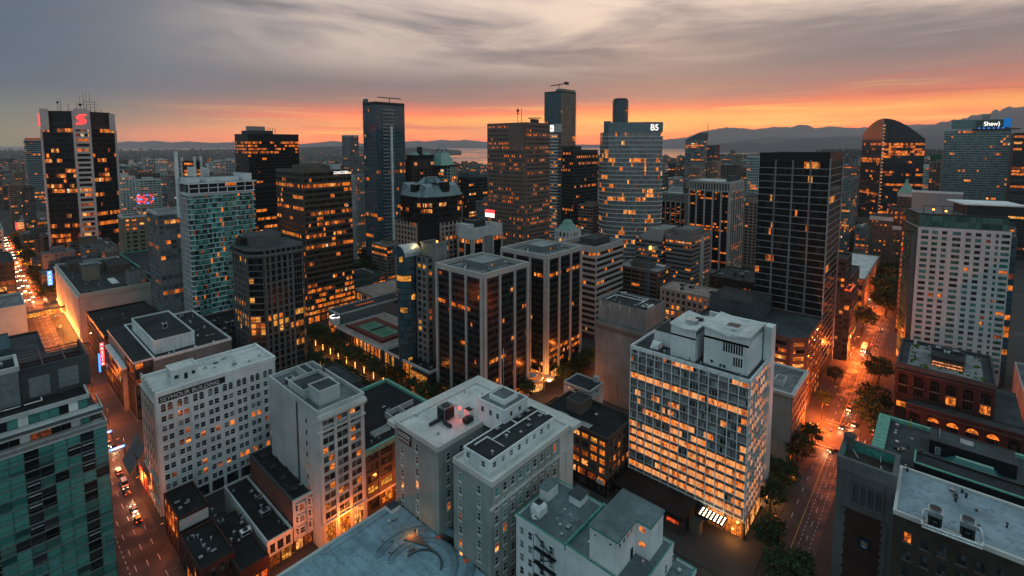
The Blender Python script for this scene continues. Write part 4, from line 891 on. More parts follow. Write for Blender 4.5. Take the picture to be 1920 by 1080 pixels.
q = B_.np('hut'); q.prism([(4, 33), (7.4, 33), (7.4, 36.4), (4, 36.4)], 53.8, 56.2, 'white_metal', pl2=[(4, 33), (7.4, 33), (7.4, 36.4), (6.4, 36.4)]); B_.win(((4, 33, 0), (1, 0, 0), (0, -1, 0)), 1.8, 54.4, .9, 1.3, 'lit', 'white_metal', (1, 1))
B_.vents(10, 1, 2, 4, 30, 54.2); B_.pipe([(2.4, 1.6, 55.0), (2.4, 6, 55.0)], .08, 'steel'); B_.finish()

# --- grey low block on the avenue
B_ = Bld('office_block', 'low grey stone block with heavy white cornice, right behind the white gridded slab', N=(1485, 739), z=30, L=1420, Rr=1512)
B_.core('rogers_grey', 'grey_roof', .7, .9, .5, cap='pale_concrete', band=.5)
B_.fac('B', 4, 29, 7, 9, 1.1, .3, 1.3, .35, pm='brown_stone', each=True, lit=.35, cross=(2, 1)); B_.fac('B', .3, 4, 1, 6, .8, .3, .4, .35, pm='dark_brown', each=True, lit=.9)
for i in range(7):
    for u in (B_.ly - 11.3,): B_.win(B_.A, u, 5 + i * 3.5, 1.8, 2.1, 'lit' if i in (1, 2, 3, 5) else 'glass', 'dark_metal', (1, 2))
B_.pent(6, 4.5, 12, 8, 31.6, 'pale_concrete', 'grey_roof', ph=.2); B_.vents(5, 3, 1, 24, 8, 29.4); B_.finish()

# --- bottom right: stone tower with a bank sign, its pale roofed wing and the green edged block
zb = 42
nN = Pz(1690, 895, zb - 3)
B_ = Bld('stone_tower', 'dark rough stone corner tower with blind arches and an open green lined roof', N=(1681, 893), z=zb, L=1571, Rr=1760)
B_.lx = 12.0; lx, ly = B_.lx, B_.ly
B_.p().box(0, 0, 0, lx, ly, zb - 3, 'grey_block'); B_.p('roof').poly([(0, 0, zb - 2.97), (lx, 0, zb - 2.97), (lx, ly, zb - 2.97), (0, ly, zb - 2.97)], 'brown_roof')
q = B_.p('parapet')
for a in ((-.15, -.15, .9, ly + .15), (lx - .9, -.15, lx + .15, ly + .15), (.9, -.15, lx - .9, .9), (.9, ly - .9, lx - .9, ly + .15)): q.box(a[0], a[1], zb - 3, a[2], a[3], zb, 'grey_block')
for a in ((lx - .98, .95, lx - .91, ly - .95), (.95, ly - .98, lx - .98, ly - .91), (.95, .91, lx - .98, .98)): q.box(a[0], a[1], zb - 2.9, a[2], a[3], zb - .4, 'teal_trim')
B_.np('chimney').cyl(lx - 1.2, ly - 1.4, zb - 3, zb + 1.6, 1.25, 'grey_block', 12, top='black_panel'); B_.np('chimney').cyl(lx - 1.2, ly - 1.4, zb + 1.2, zb + 1.9, 1.5, 'grey_block', 12, top='black_panel')
q = B_.p(); f = B_.A
q.fbox(f, 1.6, ly - 1.4, 0, .12, 0, zb - 14.2, 'dark_brick')
for i in range(26): q.fbox(f, 1.6 - (.5 if i % 2 else 0), 2.2 + (.35 if i % 3 else 0), .0, .2, i * 1.06, i * 1.06 + .98, 'grey_block'); q.fbox(f, ly - 2.2 - (.4 if i % 2 else 0), ly - 1.2, .0, .2, i * 1.06, i * 1.06 + .98, 'grey_block')
q.fbox(f, 3.6, 10.8, 0, .3, zb - 12.6, zb - 12.1, 'grey_block'); q.fbox(f, 3.6, 10.8, 0, .35, zb - 5.2, zb - 4.6, 'grey_block'); q.fbox(f, -.1, ly + .1, 0, .5, zb - 3.4, zb - 2.6, 'grey_block')
for k in range(4):
    c = 4.6 + k * 1.75; q.fbox(f, c - .58, c + .58, 0, .06, zb - 11.8, zb - 7, 'dark_concrete'); q.farch(f, c, 1.16, .06, zb - 7, 'dark_concrete')
for k in range(5): q.fbox(f, 3.6 + k * 1.75, 3.92 + k * 1.75, 0, .34, zb - 12.1, zb - 5.6, 'grey_block')
for x_, y_, r_ in ((3, 3, .5), (7, 9, 1.1), (9, 4, .2)): B_.p('roof_debris').tube((x_, y_, zb - 2.6), (x_ + 2.4, y_ + 1.5 * r_, zb - 1.6), .16, 'pale_concrete')
rt = B_.finish()
# the shield sign
def shield(fr, u, z, s_, rootname, lab):
    sx, sy = B_.x, B_.y
    r_ = empty(rootname, (sx + fr[0][0] + fr[1][0] * u, sy + fr[0][1] + fr[1][1] * u, z)); tag(r_, lab, 'sign')
    n_ = fr[2]; f2 = ((n_[0] * .2, n_[1] * .2, 0), fr[1], n_)
    bb = MB(); bb.fbox(f2, -.75 * s_, .75 * s_, 0, .3, -.9 * s_, .9 * s_, 'sign_navy'); bb.build('panel', r_)
    bb = MB(); P = lambda x, y, d_: (f2[0][0] + f2[1][0] * x + n_[0] * d_, f2[0][1] + f2[1][1] * x + n_[1] * d_, y)
    pts = [(-.5, .62), (.5, .62), (.52, -.25), (.3, -.62), (0, -.78), (-.3, -.62), (-.52, -.25)]
    bb.poly([P(x * s_, y * s_, .31) for x, y in pts], 'sign_blue'); bb.build('shield', r_)
    bb = MB()                                    # the golden lion with its globe
    for pl in ([(-.34, .42), (-.12, .5), (-.02, .3), (.1, .18), (.3, .2), (.36, .05), (.3, -.12), (.2, -.02), (.05, -.05), (-.02, -.2), (-.14, -.18), (-.1, .02), (-.22, .1), (-.36, .06), (-.3, .22), (-.4, .3)],
               [(.2 + .13 * math.cos(a), -.02 + .13 * math.sin(a)) for a in [i * .785 for i in range(8)]], [(-.42, -.02), (-.3, .0), (-.24, -.16), (-.34, -.2)], [(.3, .3), (.42, .36), (.36, .1), (.3, .12)]):
        bb.poly([P(x * s_, y * s_, .33 + .002 * len(pl)) for x, y in pl], 'sign_gold')
    bb.build('emblem', r_)
    text_obj('lettering', 'RBC', .36 * s_, 'sign_white', r_, Matrix(((fr[1][0], 0, n_[0], f2[0][0] + n_[0] * .33 - fr[1][0] * .36 * s_), (fr[1][1], 0, n_[1], f2[0][1] + n_[1] * .33 - fr[1][1] * .36 * s_), (0, 1, 0, -.56 * s_), (0, 0, 0, 1))), .02, xs=1.05)
D('sign_navy', m_plain, (.012, .018, .03), .4); D('sign_blue', m_plain, (.01, .05, .16), .4); D('sign_gold', m_plain, (.5, .27, .03), .45)
shield(B_.A, ly * .55, zb - 22.5, 1.75, 'bank_sign', 'dark blue shield sign with golden lion and letters RBC high on the stone tower')
TW = B_
zp = 38; nP = Pz(1735, 978, zp)
B_ = Bld('office_block', 'pale grey roofed brick wing carrying two round topped cooling towers joined by fat white pipes', at=(nP.x, -38), lx=TW.x + 14 - nP.x, ly=TW.y - .3 + 38, h=zp)
lx, ly = B_.lx, B_.ly
D('dark_wall', m_brick, (.05, .04, .034), (.07, .055, .045), (.04, .036, .03)); B_.core('dark_wall', 'pale_blue_roof', .5, .2, .5, cap='light_trim', band=.6); D('pale_blue_roof', m_roof, (.27, .34, .38), .3, (.12, .2, .25), .8)
for i in range(7):
    for k in range(11): B_.win(B_.A, 2.2 + k * 3.3, 3.2 + i * 4.6, 1.5, 2.6, 'lit' if rng.random() < .06 else 'glass', 'dark_metal', (2, 2)); B_.p().fbox(B_.A, 1.9 + k * 3.3, 4.0 + k * 3.3, 0, .15, 2.8 + i * 4.6, 3.15 + i * 4.6, 'brown_stone')
def cooler(px, py):
    p_ = Pz(px, py, zp); x, y = p_.x - B_.x, p_.y - B_.y
    q = MB(); q.box(-1.3, -1.3, .5, 1.3, 1.3, 3.6, 'dark_metal'); q.box(-1.4, -1.4, 3.4, 1.4, 1.4, 4.4, 'steel'); q.cyl(0, 0, 4.4, 5.0, 1.15, 'steel', 16, top='black_panel')
    q.box(-1.34, -.9, 1.2, -1.31, .9, 3.0, 'glass_black'); q.box(-1.36, -.4, 1.9, -1.345, .4, 2.3, 'steel_dark'); q.box(-1.5, -1.5, .35, 1.5, 1.5, .55, 'steel')
    for a, c in ((-1.2, -1.2), (1.2, -1.2), (-1.2, 1.2), (1.2, 1.2)): q.box(a - .12, c - .12, 0, a + .12, c + .12, .4, 'dark_metal')
    B_.bands.append(('cooling_tower', q, (x, y, zp - .45))); return x, y
xa, ya = cooler(1752, 985); xb_, yb_ = cooler(1813, 1006)
zz = zp + .6
B_.pipe([(xa - 2.2, ya + 2.3, zz), (xb_ - 2.2, yb_ - 2.6, zz)], .28, 'white_metal'); B_.pipe([(xa - 2.8, ya + 2.3, zz - .4), (xb_ - 2.8, yb_ - 2.6, zz - .4)], .22, 'white_metal')
B_.pipe([(xa - 2.2, ya + 2.3, zz), (xa - .4, ya + 2.3, zz), (xa - .4, ya + 2.1, zz + 2.6), (xa - .2, ya + 1.3, zz + 2.9)], .3, 'white_metal'); B_.pipe([(xb_ - 2.2, yb_ - 2.6, zz), (xb_ - .4, yb_ - 2.6, zz), (xb_ - .4, yb_ - 2.2, zz + 2.6), (xb_ - .2, yb_ - 1.3, zz + 2.9)], .3, 'white_metal')
B_.pipe([(xa - 2.2, ya - 1.2, zz), (xa - 1.3, ya - 1.2, zz)], .24, 'white_metal'); B_.pipe([(xb_ - 2.2, yb_ + 1.2, zz), (xb_ - 1.3, yb_ + 1.2, zz)], .24, 'white_metal'); B_.vents(9, 3, 20, lx - 1, ly - 1, zp - .45, 'dark_metal'); B_.finish()
zg = 36; c1 = Pz(1660, 778, zg)
B_ = Bld('office_block', 'wide dark flat roofed block edged in copper green with a green glass skylight', at=(TW.x + 15.3, -60), lx=c1.x - TW.x - 15.3, ly=c1.y + 60, h=zg)
lx, ly = B_.lx, B_.ly
B_.core('dark_brick', 'slate_roof', 1.1, .5, .8, cap='copper_green', band=.7)
q = B_.p('parapet')
for k in range(16): q.box(lx * k / 16 + .1, ly - 1.6, zg - .9, lx * (k + 1) / 16 - .1, ly + 1.6, zg + .25 + .003 * k, 'copper_green')
B_.pent(lx - 15, ly - 31, lx - 6, ly - 12, zg + 3.2, 'black_panel', 'slate_roof', ph=.15); B_.pent(3.0, ly - 32, 10, ly - 9, zg + 2.2, 'black_panel', 'tar_roof', ph=.5)
B_.p('penthouse').box(2.8, ly - 32.2, zg + 2.05, 10.2, ly - 31.8, zg + 2.4, 'copper_green'); B_.p('penthouse').box(2.8, ly - 9.2, zg + 2.05, 10.2, ly - 8.8, zg + 2.4, 'copper_green'); B_.p('penthouse').box(2.6, ly - 31.8, zg + 2.05, 3.1, ly - 9.2, zg + 2.42, 'copper_green')
B_.np('skylight').prism([(11, ly - 28), (lx - 16, ly - 28), (lx - 16, ly - 15), (11, ly - 15)], zg - 1.1, zg + 2.0, 'glass_teal', 'patina_roof', pl2=[(14, ly - 26), (lx - 18, ly - 26), (lx - 18, ly - 18), (14, ly - 18)])
B_.np('skylight').box(lx - 11, ly - 22, zg + 3.05, lx - 9, ly - 19, zg + 3.6, 'white_metal', 'glass_pale'); B_.p('roof_railing').box(lx - 14, ly - 14.3, zg + 3.1, lx - 7, ly - 14.2, zg + 4.1, 'steel')
B_.win(((lx - 15, ly - 12, 0), (0, -1, 0), (-1, 0, 0)), 1.4, zg - .8, 1.2, 2.2, 'glass_pale', 'white_metal', (1, 1)); B_.vents(10, 2, ly - 8, lx - 3, ly - 3, zg - 1); B_.vents(6, 12, ly - 12, lx - 16, ly - 3, zg - 1, 'dark_metal'); B_.p('mast').tube((lx - 4, ly - 7, zg - 1), (lx - 4, ly - 7, zg + 3), .1, 'mark_yellow'); B_.fac('D', 3, 34, 7, 14, 1.6, .3, 1.8, .2, pm='dark_brick', each=True, lit=.2); B_.finish()

# --- arcaded dark brick block with a roof garden
B_ = Bld('brick_building', 'dark red brick block with arched windows and a roof garden round a lit pavilion', N=(1682, 679), z=32, L=1681, Rr=1700)
n0 = Pz(1682, 679, 32); n1 = Pz(1868, 721, 32); n2 = Pz(1690, 633, 32)
B_.x, B_.y = n0.x, n1.y; B_.root.location = (B_.x, B_.y, 0); B_.lx = n2.x - n0.x; B_.ly = n0.y - n1.y
B_.A = ((0, B_.ly, 0), (0, -1, 0), (-1, 0, 0)); B_.B = ((0, 0, 0), (1, 0, 0), (0, -1, 0)); B_.C = ((B_.lx, 0, 0), (0, 1, 0), (1, 0, 0)); B_.D = ((B_.lx, B_.ly, 0), (-1, 0, 0), (0, 1, 0)); lx, ly = B_.lx, B_.ly
B_.core('dark_brick', 'slate_roof', 1.2, .3, .5, band=.8, cap='dark_concrete')
B_.p('lower_wing').box(0.0, -9, 0, lx, -.02, 17, 'dark_brick', 'slate_roof'); B_.p('lower_wing').box(-6, -9, 0, -.02, ly * .86, 16.6, 'dark_brick', 'slate_roof')
B_.p('lower_wing').box(-6.3, -9.3, 16.6, -5.8, ly * .86, 17.3, 'dark_concrete')
def arcade(fr, W_, n, z0, z1, lits):
    for k in range(n):
        c = W_ * (k + .5) / n; ww = W_ / n * .62; mt = lits.get(k, 'glass_black')
        B_.p().fbox(fr, c - ww / 2 - .9, c - ww / 2, 0, .5, z0 - 2, z1 + 3, 'dark_brick')
        B_.win(fr, c - ww / 2, z0, ww, (z1 - z0) * .52, mt if mt != 'top' else 'glass_black', 'dark_brown', (3, 1)); B_.win(fr, c - ww / 2, z0 + (z1 - z0) * .58, ww, (z1 - z0) * .42, 'glass_black', 'dark_brown', (3, 1))
        B_.np('arch_window').farch(fr, c, ww, .03, z1 + .05, 'lit' if mt == 'top' else 'glass_black')
        B_.p().fbox(fr, c - ww / 2, c + ww / 2, 0, .3, z0 + (z1 - z0) * .52, z0 + (z1 - z0) * .58, 'brown_stone')
    B_.p().fbox(fr, .0, W_, 0, .62, z1 + 3.0, z1 + 3.6, 'dark_brown')
arcade(B_.A, ly, 6, 18.4, 25.6, {3: 'lit', 5: 'lit'})
fl = ((-6, ly * .86, 0), (0, -1, 0), (-1, 0, 0)); arcade(fl, ly * .86 + 9, 6, 4.4, 11.5, {1: 'top', 2: 'top', 3: 'top', 4: 'top'}); B_.win(B_.A, .6, 12.0, 3.6, 2.6, 'lit', 'dark_brown', (2, 1))
arcade(B_.D, lx, 7, 18, 25, {1: 'lit', 4: 'lit'})
q = B_.p('roof_garden'); q.box(4.0, 3.5, 30.82, lx - 3, ly - 3.5, 31.0, 'gravel_roof')
for k in range(46):
    side_ = rng.random(); x, y = (rng.uniform(4, lx - 4), rng.choice([rng.uniform(3.6, 6), rng.uniform(ly - 6, ly - 4)])) if side_ < .6 else (rng.choice([rng.uniform(4, 7), rng.uniform(lx - 7, lx - 4)]), rng.uniform(4, ly - 4))
    B_.np('planting').cyl(x, y, 30.95, 31.3 + rng.random() * .7, rng.uniform(.4, 1.2), 'planting', 6, r2=.3)
D('planting', m_forest, (.03, .06, .015), (.10, .14, .03), 1.2)
q = B_.p('pavilion'); q.box(9, ly * .3, 30.8, 18, ly * .64, 35.2, 'dark_brown', 'tar_roof'); q.box(8.4, ly * .3 - .4, 35.2, 24, ly * .64 + .4, 35.6, 'dark_metal', 'tar_roof'); q.box(18, ly * .3, 30.8, 24, ly * .64, 36.4, 'dark_metal', 'slate_roof')
for k in range(5): B_.win(((9, ly * .64, 0), (0, -1, 0), (-1, 0, 0)), .2 + k * (ly * .34 - .4) / 5, 31.3, (ly * .34 - .4) / 5 - .1, 2.2, 'lit_pale', 'dark_metal', (2, 3))
B_.np('skylight').box(19.5, ly * .35, 36.4, 21, ly * .42, 36.7, 'white_metal', 'glass_pale'); B_.np('skylight').box(19.5, ly * .55, 36.4, 21.5, ly * .6, 36.8, 'white_metal', 'glass_pale'); B_.hvac(15.5, ly * .45, 35.7, 1.8, 2, 1, 'white_metal'); B_.np('chimney').cyl(lx - 3, ly - 5, 30.8, 33.4, .7, 'white_paint', 8, r2=.4); B_.vents(10, 3, 3, lx - 3, ly - 3, 31); B_.finish()

# ------------------------------------------------------------------ the second row: towers and blocks of the middle distance
# --- teal glass apartment block, bottom left
B_ = Bld('apartment_block', 'teal glass apartment block with stepped balconies and grey louvred machine rooms on its roof', at=(-34, 177), lx=56.4, ly=34, h=66)
B_.p().box(0, 0, 0, 56.4, 34, 49.4, 'dark_concrete'); q = B_.p()
W = 56.4; nb = 20
for i in range(16):
    z_ = 1.6 + i * 3.0; band = MB(); row = []
    for k in range(nb):
        teal = ((k * 7 + 3) % 11) not in (2, 3, 8, 9) if (k // 2 + i // 3) % 4 else rng.random() < .62
        row.append(rng.choices(('glass_curtain', 'glass_teal'), (2, 1))[0] if teal else rng.choices(('glass_black', 'glass', 'glass_green', 'lit_dim'), (50, 22, 25, 3))[0])
    for k in range(nb):
        a, b2 = W * k / nb, W * (k + 1) / nb
        band.fquad(B_.B, a, b2, .03, z_ + .35, z_ + 1.2, row[k] if row[k] != 'lit_dim' else 'glass_teal'); band.fquad(B_.B, a, b2, .03, z_ + 1.2, z_ + 3.0, row[k])
        band.fbox(B_.B, a - .05 if k else a, a + .05, 0, .16, z_ + .33, z_ + 3.0, 'steel_dark'); band.fbox(B_.B, a, b2, 0, .11, z_ + 1.17, z_ + 1.25, 'steel_dark')
        if row[k] == 'glass_black' and rng.random() < .5: band.fbox(B_.B, a + .2, b2 - .15, .1, .7, z_ + 2.35, z_ + 2.45, 'white_metal', 'glass_pale')
    B_.bands.append(('window_band', band)); q.fbox(B_.B, 0, W, 0, .22, z_, z_ + .35, 'steel_mid')

B_.fac('C', 1.6, 49.4, 16, 9, .15, .15, .4, .2, pm='steel_dark', glass='glass_teal', lit=.08)
q = B_.p('balcony')
q.box(0, -.2, 49.4, 56.6, 5.2, 49.9, 'pale_concrete'); q.box(0, -.25, 49.9, 56.65, -.1, 51.0, 'glass_grey', 'white_metal'); q.box(56.5, -.1, 49.9, 56.65, 14, 51, 'glass_grey', 'white_metal')
q.box(0, 1.6, 53.0, 56.2, 7.6, 53.5, 'pale_concrete'); q.box(0, 1.55, 53.5, 56.25, 1.7, 54.5, 'glass_grey', 'white_metal'); q.box(56.1, 1.7, 53.5, 56.25, 13, 54.5, 'glass_grey', 'white_metal')
q = B_.p(); q.box(0, 4.6, 49.4, 54.0, 33.9, 53.0, 'dark_concrete'); q.box(0, 7.2, 53.0, 53.6, 33.9, 56.4, 'dark_concrete')
for yy, z0_, z1_ in ((4.6, 50.0, 52.9), (7.2, 53.6, 56.2)):
    fr = ((0, yy, 0), (1, 0, 0), (0, -1, 0)); band = MB(); nn = 26
    for k in range(nn):
        if k % 5 == 4: band.fbox(fr, 53.6 * k / nn, 53.6 * (k + 1) / nn, 0, .12, z0_, z1_, 'white_paint'); continue
        band.fquad(fr, 53.6 * k / nn + .05, 53.6 * (k + 1) / nn - .05, .03, z0_ + .1, z1_ - .1, 'lit_dim' if rng.random() < .08 else ('glass_curtain' if rng.random() < .55 else 'glass_black'))
        band.fbox(fr, 53.6 * k / nn - .05, 53.6 * k / nn + .05, 0, .14, z0_, z1_, 'steel_dark')
    B_.bands.append(('window_band', band))
q = B_.p('roof'); q.box(0, 6.6, 56.4, 54.1, 34, 56.9, 'pale_concrete', 'black_roof')
for a in ((0, 6.6, 54.1, 7.0), (53.7, 7.0, 54.1, 15)): B_.p('parapet').box(a[0], a[1], 56.9, a[2], a[3], 57.6, 'pale_concrete')
D('steel_mid', m_plain, (.16, .21, .205), .5, .3); D('louvre_metal', m_plain, (.15, .18, .19), .55, .4)
q = B_.p('machine_room'); q.box(40.6, 15.8, 56.9, 55.6, 16.4, 66.4, 'dark_concrete'); q.box(55.0, 16.4, 56.9, 55.6, 33.8, 66.2, 'dark_concrete'); q.box(0, 30, 56.9, 55, 33.8, 64, 'dark_concrete'); q.box(40.6, 16.4, 56.9, 55, 30, 60.5, 'dark_concrete', 'black_roof')
fr = ((40.6, 15.8, 0), (1, 0, 0), (0, -1, 0)); q = B_.p('louvre')
for u0, z0_ in ((1.6, 57.6), (7.9, 58.2)):
    q.fbox(fr, u0, u0 + 4.5, 0, .1, z0_, z0_ + 5.8, 'louvre_metal')
    for k in range(22): q.fbox(fr, u0 + .05, u0 + 4.45, .1, .2, z0_ + .1 + k * .26, z0_ + .24 + k * .26, 'steel')
q = B_.p('machine_room'); q.box(0, 15, 56.9, 40.4, 27, 67.0, 'louvre_metal', 'black_roof')
for a in ((-.1, 14.8, 40.6, 15.5), (39.9, 15.5, 40.6, 27.1), (-.1, 26.5, 39.9, 27.1)): q.box(a[0], a[1], 66.6, a[2], a[3], 68.0, 'pale_concrete')
fr = ((0, 15, 0), (1, 0, 0), (0, -1, 0)); q = B_.p('louvre')
for k in range(36): q.fbox(fr, .05, 40.3, 0, .1, 57 + k * .265, 57.15 + k * .265, 'steel')
D('red_steel', m_plain, (.12, .045, .045), .6)
for k in range(4): B_.p('trellis').box(40.6 + k * 4.85, 16.4, 65.9, 40.9 + k * 4.85, 33, 66.3, 'red_steel')
for k in range(6): B_.p('trellis').box(40.6, 17.5 + k * 3, 65.6, 55.2, 17.7 + k * 3, 65.85, 'red_steel')
for k in range(8):
    for j in range(4): B_.p('grating').box(42 + k * 1.6, 18.5 + j * 2.7, 60.55, 43.3 + k * 1.6, 20.4 + j * 2.7, 60.9, 'steel')
B_.hvac(35, 20, 67.0, 2.6, 1.8, 1.1, 'steel'); B_.pipe([(8, 12.8, 57.2), (44.5, 12.8, 57.2), (44.5, 15.6, 57.2)], .2, 'white_metal'); B_.vents(6, 20, 9, 52, 13, 56.95, 'dark_metal'); B_.finish()

# --- low roofs on the left edge
B_ = Bld('low_building', 'low dark teal flat roofed building on the left edge, below the lit footbridge', at=(-40, 345), lx=62, ly=46, h=22)
D('teal_wall', m_plain, (.02, .07, .085), .6); B_.core('teal_wall', 'slate_roof', 1, .2, .4, cap='dark_metal'); B_.fac('B', 2, 20, 5, 14, .6, .2, 1.6, .15, pm='teal_wall', lit=.1); B_.pent(20, 10, 50, 40, 26, 'teal_wall', 'teal_wall'); B_.vents(6, 40, 3, 60, 20, 21); B_.finish()
B_ = Bld('low_building', 'small pale flat roofed building beside the crossing, just past the lit footbridge', at=(-30, 472), lx=52, ly=44, h=20)
B_.core('light_trim', 'grey_roof', 1.2, .1, .5); B_.fac('C', 1, 18, 4, 9, 2.4, .15, 2.6, .1, pm='light_trim', each=True, lit=.2); B_.vents(6, 30, 3, 50, 30, 19); B_.finish()
B_ = Bld('office_block', 'glass fronted building with dark diagonal braces on the left edge beside the busy street', at=(-40, 572), lx=62, ly=60, h=34)
B_.core('dark_metal', 'tar_roof', .8, .1, .4); B_.fac('B', .5, 32, 7, 12, .3, .3, .9, .2, pm='dark_metal', lit=.35, row=.3); B_.fac('C', .5, 32, 7, 12, .3, .3, .9, .2, pm='dark_metal', lit=.35)
for k in range(3): B_.np('brace').tube((62 - 20 * k, -.4, 1), (42 - 20 * k, -.4, 32), .5, 'dark_metal', 4)
B_.finish()
B_ = Bld('low_building', 'pale stepped building on the left edge above the street full of traffic', at=(-40, 650), lx=60, ly=80, h=52); B_.core('pale_concrete', 'grey_roof', 1, .1, .5); B_.fac('B', 2, 50, 12, 12, 1.4, .2, 1.6, .15, pm='pale_concrete', lit=.12); B_.pent(20, 10, 50, 50, 57, 'pale_concrete', 'grey_roof'); B_.finish()
# --- covered footbridge
b = MB(); r_ = empty('footbridge', (22, 486, 0)); tag(r_, 'glowing covered footbridge crossing above the wide left hand street', 'bridge')
b.box(0, 0, 5.6, 24, 4, 6.1, 'dark_metal'); b.box(-.2, -.2, 9.2, 24.2, 4.2, 9.8, 'dark_metal'); b.build('deck', r_)
b = MB()
for k in range(12): b.box(k * 2 + .1, -.04, 6.1, k * 2 + 1.9, .02, 9.2, 'lit_yellow' if k % 4 else 'lit')
for k in range(13): b.box(min(k * 2 - .08, 23.9), -.15, 6.1, min(k * 2 + .08, 24), 0.05, 9.2, 'dark_metal')
b.box(0, .3, 6.1, 24, 3.9, 9.2, 'lit_dim'); b.build('glazing', r_)

# --- the department store with its lit colonnade
B_ = Bld('department_store', 'cream department store with uplit columns along the street and a blank pale side wall', at=(44.5, 418), lx=39.5, ly=122, h=33)
B_.core('bay_cream', 'tar_roof', 1.6, .5, .6, band=1.4)
q = B_.p('column')
for k in range(28):
    u = 2 + k * 4.3; q.fbox(B_.A, u, u + 1.0, 0, .9, 4, 30.5, 'light_trim'); B_.p('window_glass').fquad(B_.A, u + 1.2, u + 4.0, .05, 6, 29, 'glass_brown')
    e = MB(); e.fbox(B_.A, u + .3, u + .7, 1.1, 1.5, 4.2, 4.8, 'lamp_glow'); B_.bands.append(('uplight', e))
B_.fac('A', .3, 4, 1, 14, .8, .3, .4, .3, pm='light_trim', each=True, lit=.9, mats=('lit', 'lit_hot'), cross=(3, 1))
q = B_.p(); q.fbox(B_.A, 0, 122, 0, 1.4, 30.4, 31.4, 'light_trim'); q.fbox(B_.A, 0, 122, 0, 1.2, 3.9, 4.4, 'light_trim')
B_.np('penthouse').box(8, 44, 31, 17, 53, 42, 'tan_brick', 'tar_roof'); B_.np('penthouse').box(27, 5, 31, 37, 16, 41.5, 'grey_concrete', 'tar_roof'); B_.np('penthouse').box(10, 70, 31, 22, 85, 38, 'brown_brick', 'grey_roof'); B_.np('penthouse').box(25, 60, 31, 38, 90, 37, 'brown_brick', 'tar_roof'); B_.np('penthouse').box(5, 92, 31, 14, 112, 37, 'brown_brick', 'tar_roof')
B_.win(((27, 5, 0), (1, 0, 0), (0, -1, 0)), 7.5, 33, 1.6, 1.8, 'lit_dim', 'dark_metal', (1, 1))
for u in (2.5, 5.5): B_.win(((27, 16, 0), (0, -1, 0), (-1, 0, 0)), u, 36.5, 1.6, 2.4, 'glass', 'dark_metal', (1, 1))
B_.hvac(4, 6, 31.6, 4, 2.6, 1.4, 'grey_concrete'); B_.vents(14, 3, 20, 36, 110, 31.6); B_.p('parapet').box(20, 20, 31.5, 24, 40, 31.9, 'pale_roof')
rr = B_.finish()
for k in range(14):
    l = bpy.data.lights.new('uplight', 'POINT'); l.energy = 4200; l.color = (1, .33, .06); l.shadow_soft_size = .3; link('uplight_lamp', l, rr, (-2.0, 122 - 4.4 - k * 8.6, 4.0))
B_ = Bld('department_store', 'dark brick rear half of the department store with few lit windows and copper edges', at=(84.5, 420), lx=40, ly=110, h=37)
B_.core('dark_brick', 'tar_roof', 1.2, .3, .4, cap='teal_trim', band=.4); B_.fac('B', 2, 34, 8, 9, 2.2, .2, 2.2, .15, pm='dark_brick', each=True, lit=.3, cross=(2, 1)); B_.pent(6, 10, 20, 30, 42, 'brown_brick', 'tar_roof'); B_.vents(8, 3, 5, 38, 60, 36); B_.finish()

# --- dark roofed block with a white roof box
B_ = Bld('office_block', 'broad dark roofed block edged in white metal with one big white box on top', at=(53.8, 273.6), lx=33, ly=65, h=30)
B_.core('grey_concrete', 'tar_roof', .9, .15, .4, cap='white_metal', band=.35)
q = B_.p('terrace_wing'); q.box(-7.2, 4, 0, -.02, 64.8, 28.4, 'grey_concrete'); q.box(-7.5, 3.8, 28.4, 0, 65, 29.3, 'white_metal', 'tar_roof'); q.box(-9.2, 20, 0, -7.3, 62, 21, 'grey_concrete', 'slate_roof'); q.box(-9.4, 19.8, 21, -7.2, 62, 21.9, 'white_metal')
B_.fac('B', 2, 28.5, 7, 8, .3, .1, 1.4, .08, pm='grey_concrete', lit=.0, glass='grey_concrete', mw=0, u0=.3)
fr = ((-7.2, 64.8, 0), (0, -1, 0), (-1, 0, 0)); B_.fac('A', 1, 27, 7, 14, .4, .2, 1.5, .15, pm='dark_metal', lit=.1, row=.2, fr=fr, u0=42, u1=60); fr2 = ((-9.2, 62, 0), (0, -1, 0), (-1, 0, 0)); B_.fac('A', 1, 20, 5, 12, .4, .2, 1.5, .15, pm='dark_metal', lit=.25, row=.2, fr=fr2, u0=.1, u1=41.9)
fr3 = ((-7.2, 4, 0), (1, 0, 0), (0, -1, 0)); B_.fac('B', 1, 28, 7, 2, .3, .2, 1.3, .15, pm='dark_metal', lit=.3, row=.3, fr=fr3, u0=.1, u1=7)
B_.pent(1.5, 7, 18.5, 54, 36, 'white_paint', 'tar_roof', ph=.8, z0=28.8); B_.hvac(9, 24, 35.2, 2, 2, 3.0, 'white_metal'); B_.np('hut').box(3, 54.5, 29, 20, 62, 33, 'white_metal', 'slate_roof'); B_.vents(12, 20, 3, 31, 60, 29.1, 'white_metal'); B_.hvac(25, 12, 29.1, 4, 1.6, 1, 'steel'); B_.vents(4, 2, 1, 30, 5, 29.1, 'white_metal'); B_.finish()
B_ = Bld('shop_building', 'old brown brick building with dark roof and red neon, by the department store', at=(46, 345), lx=30, ly=60, h=24); B_.core('dark_brick', 'black_roof', 1, .4, .4, cap='black_panel'); B_.fac('A', 1, 22, 5, 12, 1.4, .2, 2, .15, pm='brown_brick', each=True, lit=.15); B_.fac('B', 1, 22, 5, 5, 1.6, .2, 2, .15, pm='brown_brick', each=True, lit=.15); B_.vents(6, 2, 3, 26, 50, 23); B_.finish()
B_ = Bld('low_building', 'low roof crowded with metal air units at the foot of the teal slabbed tower', at=(88, 300), lx=35, ly=40, h=24); B_.core('dark_concrete', 'black_roof', .8, .1, .4)
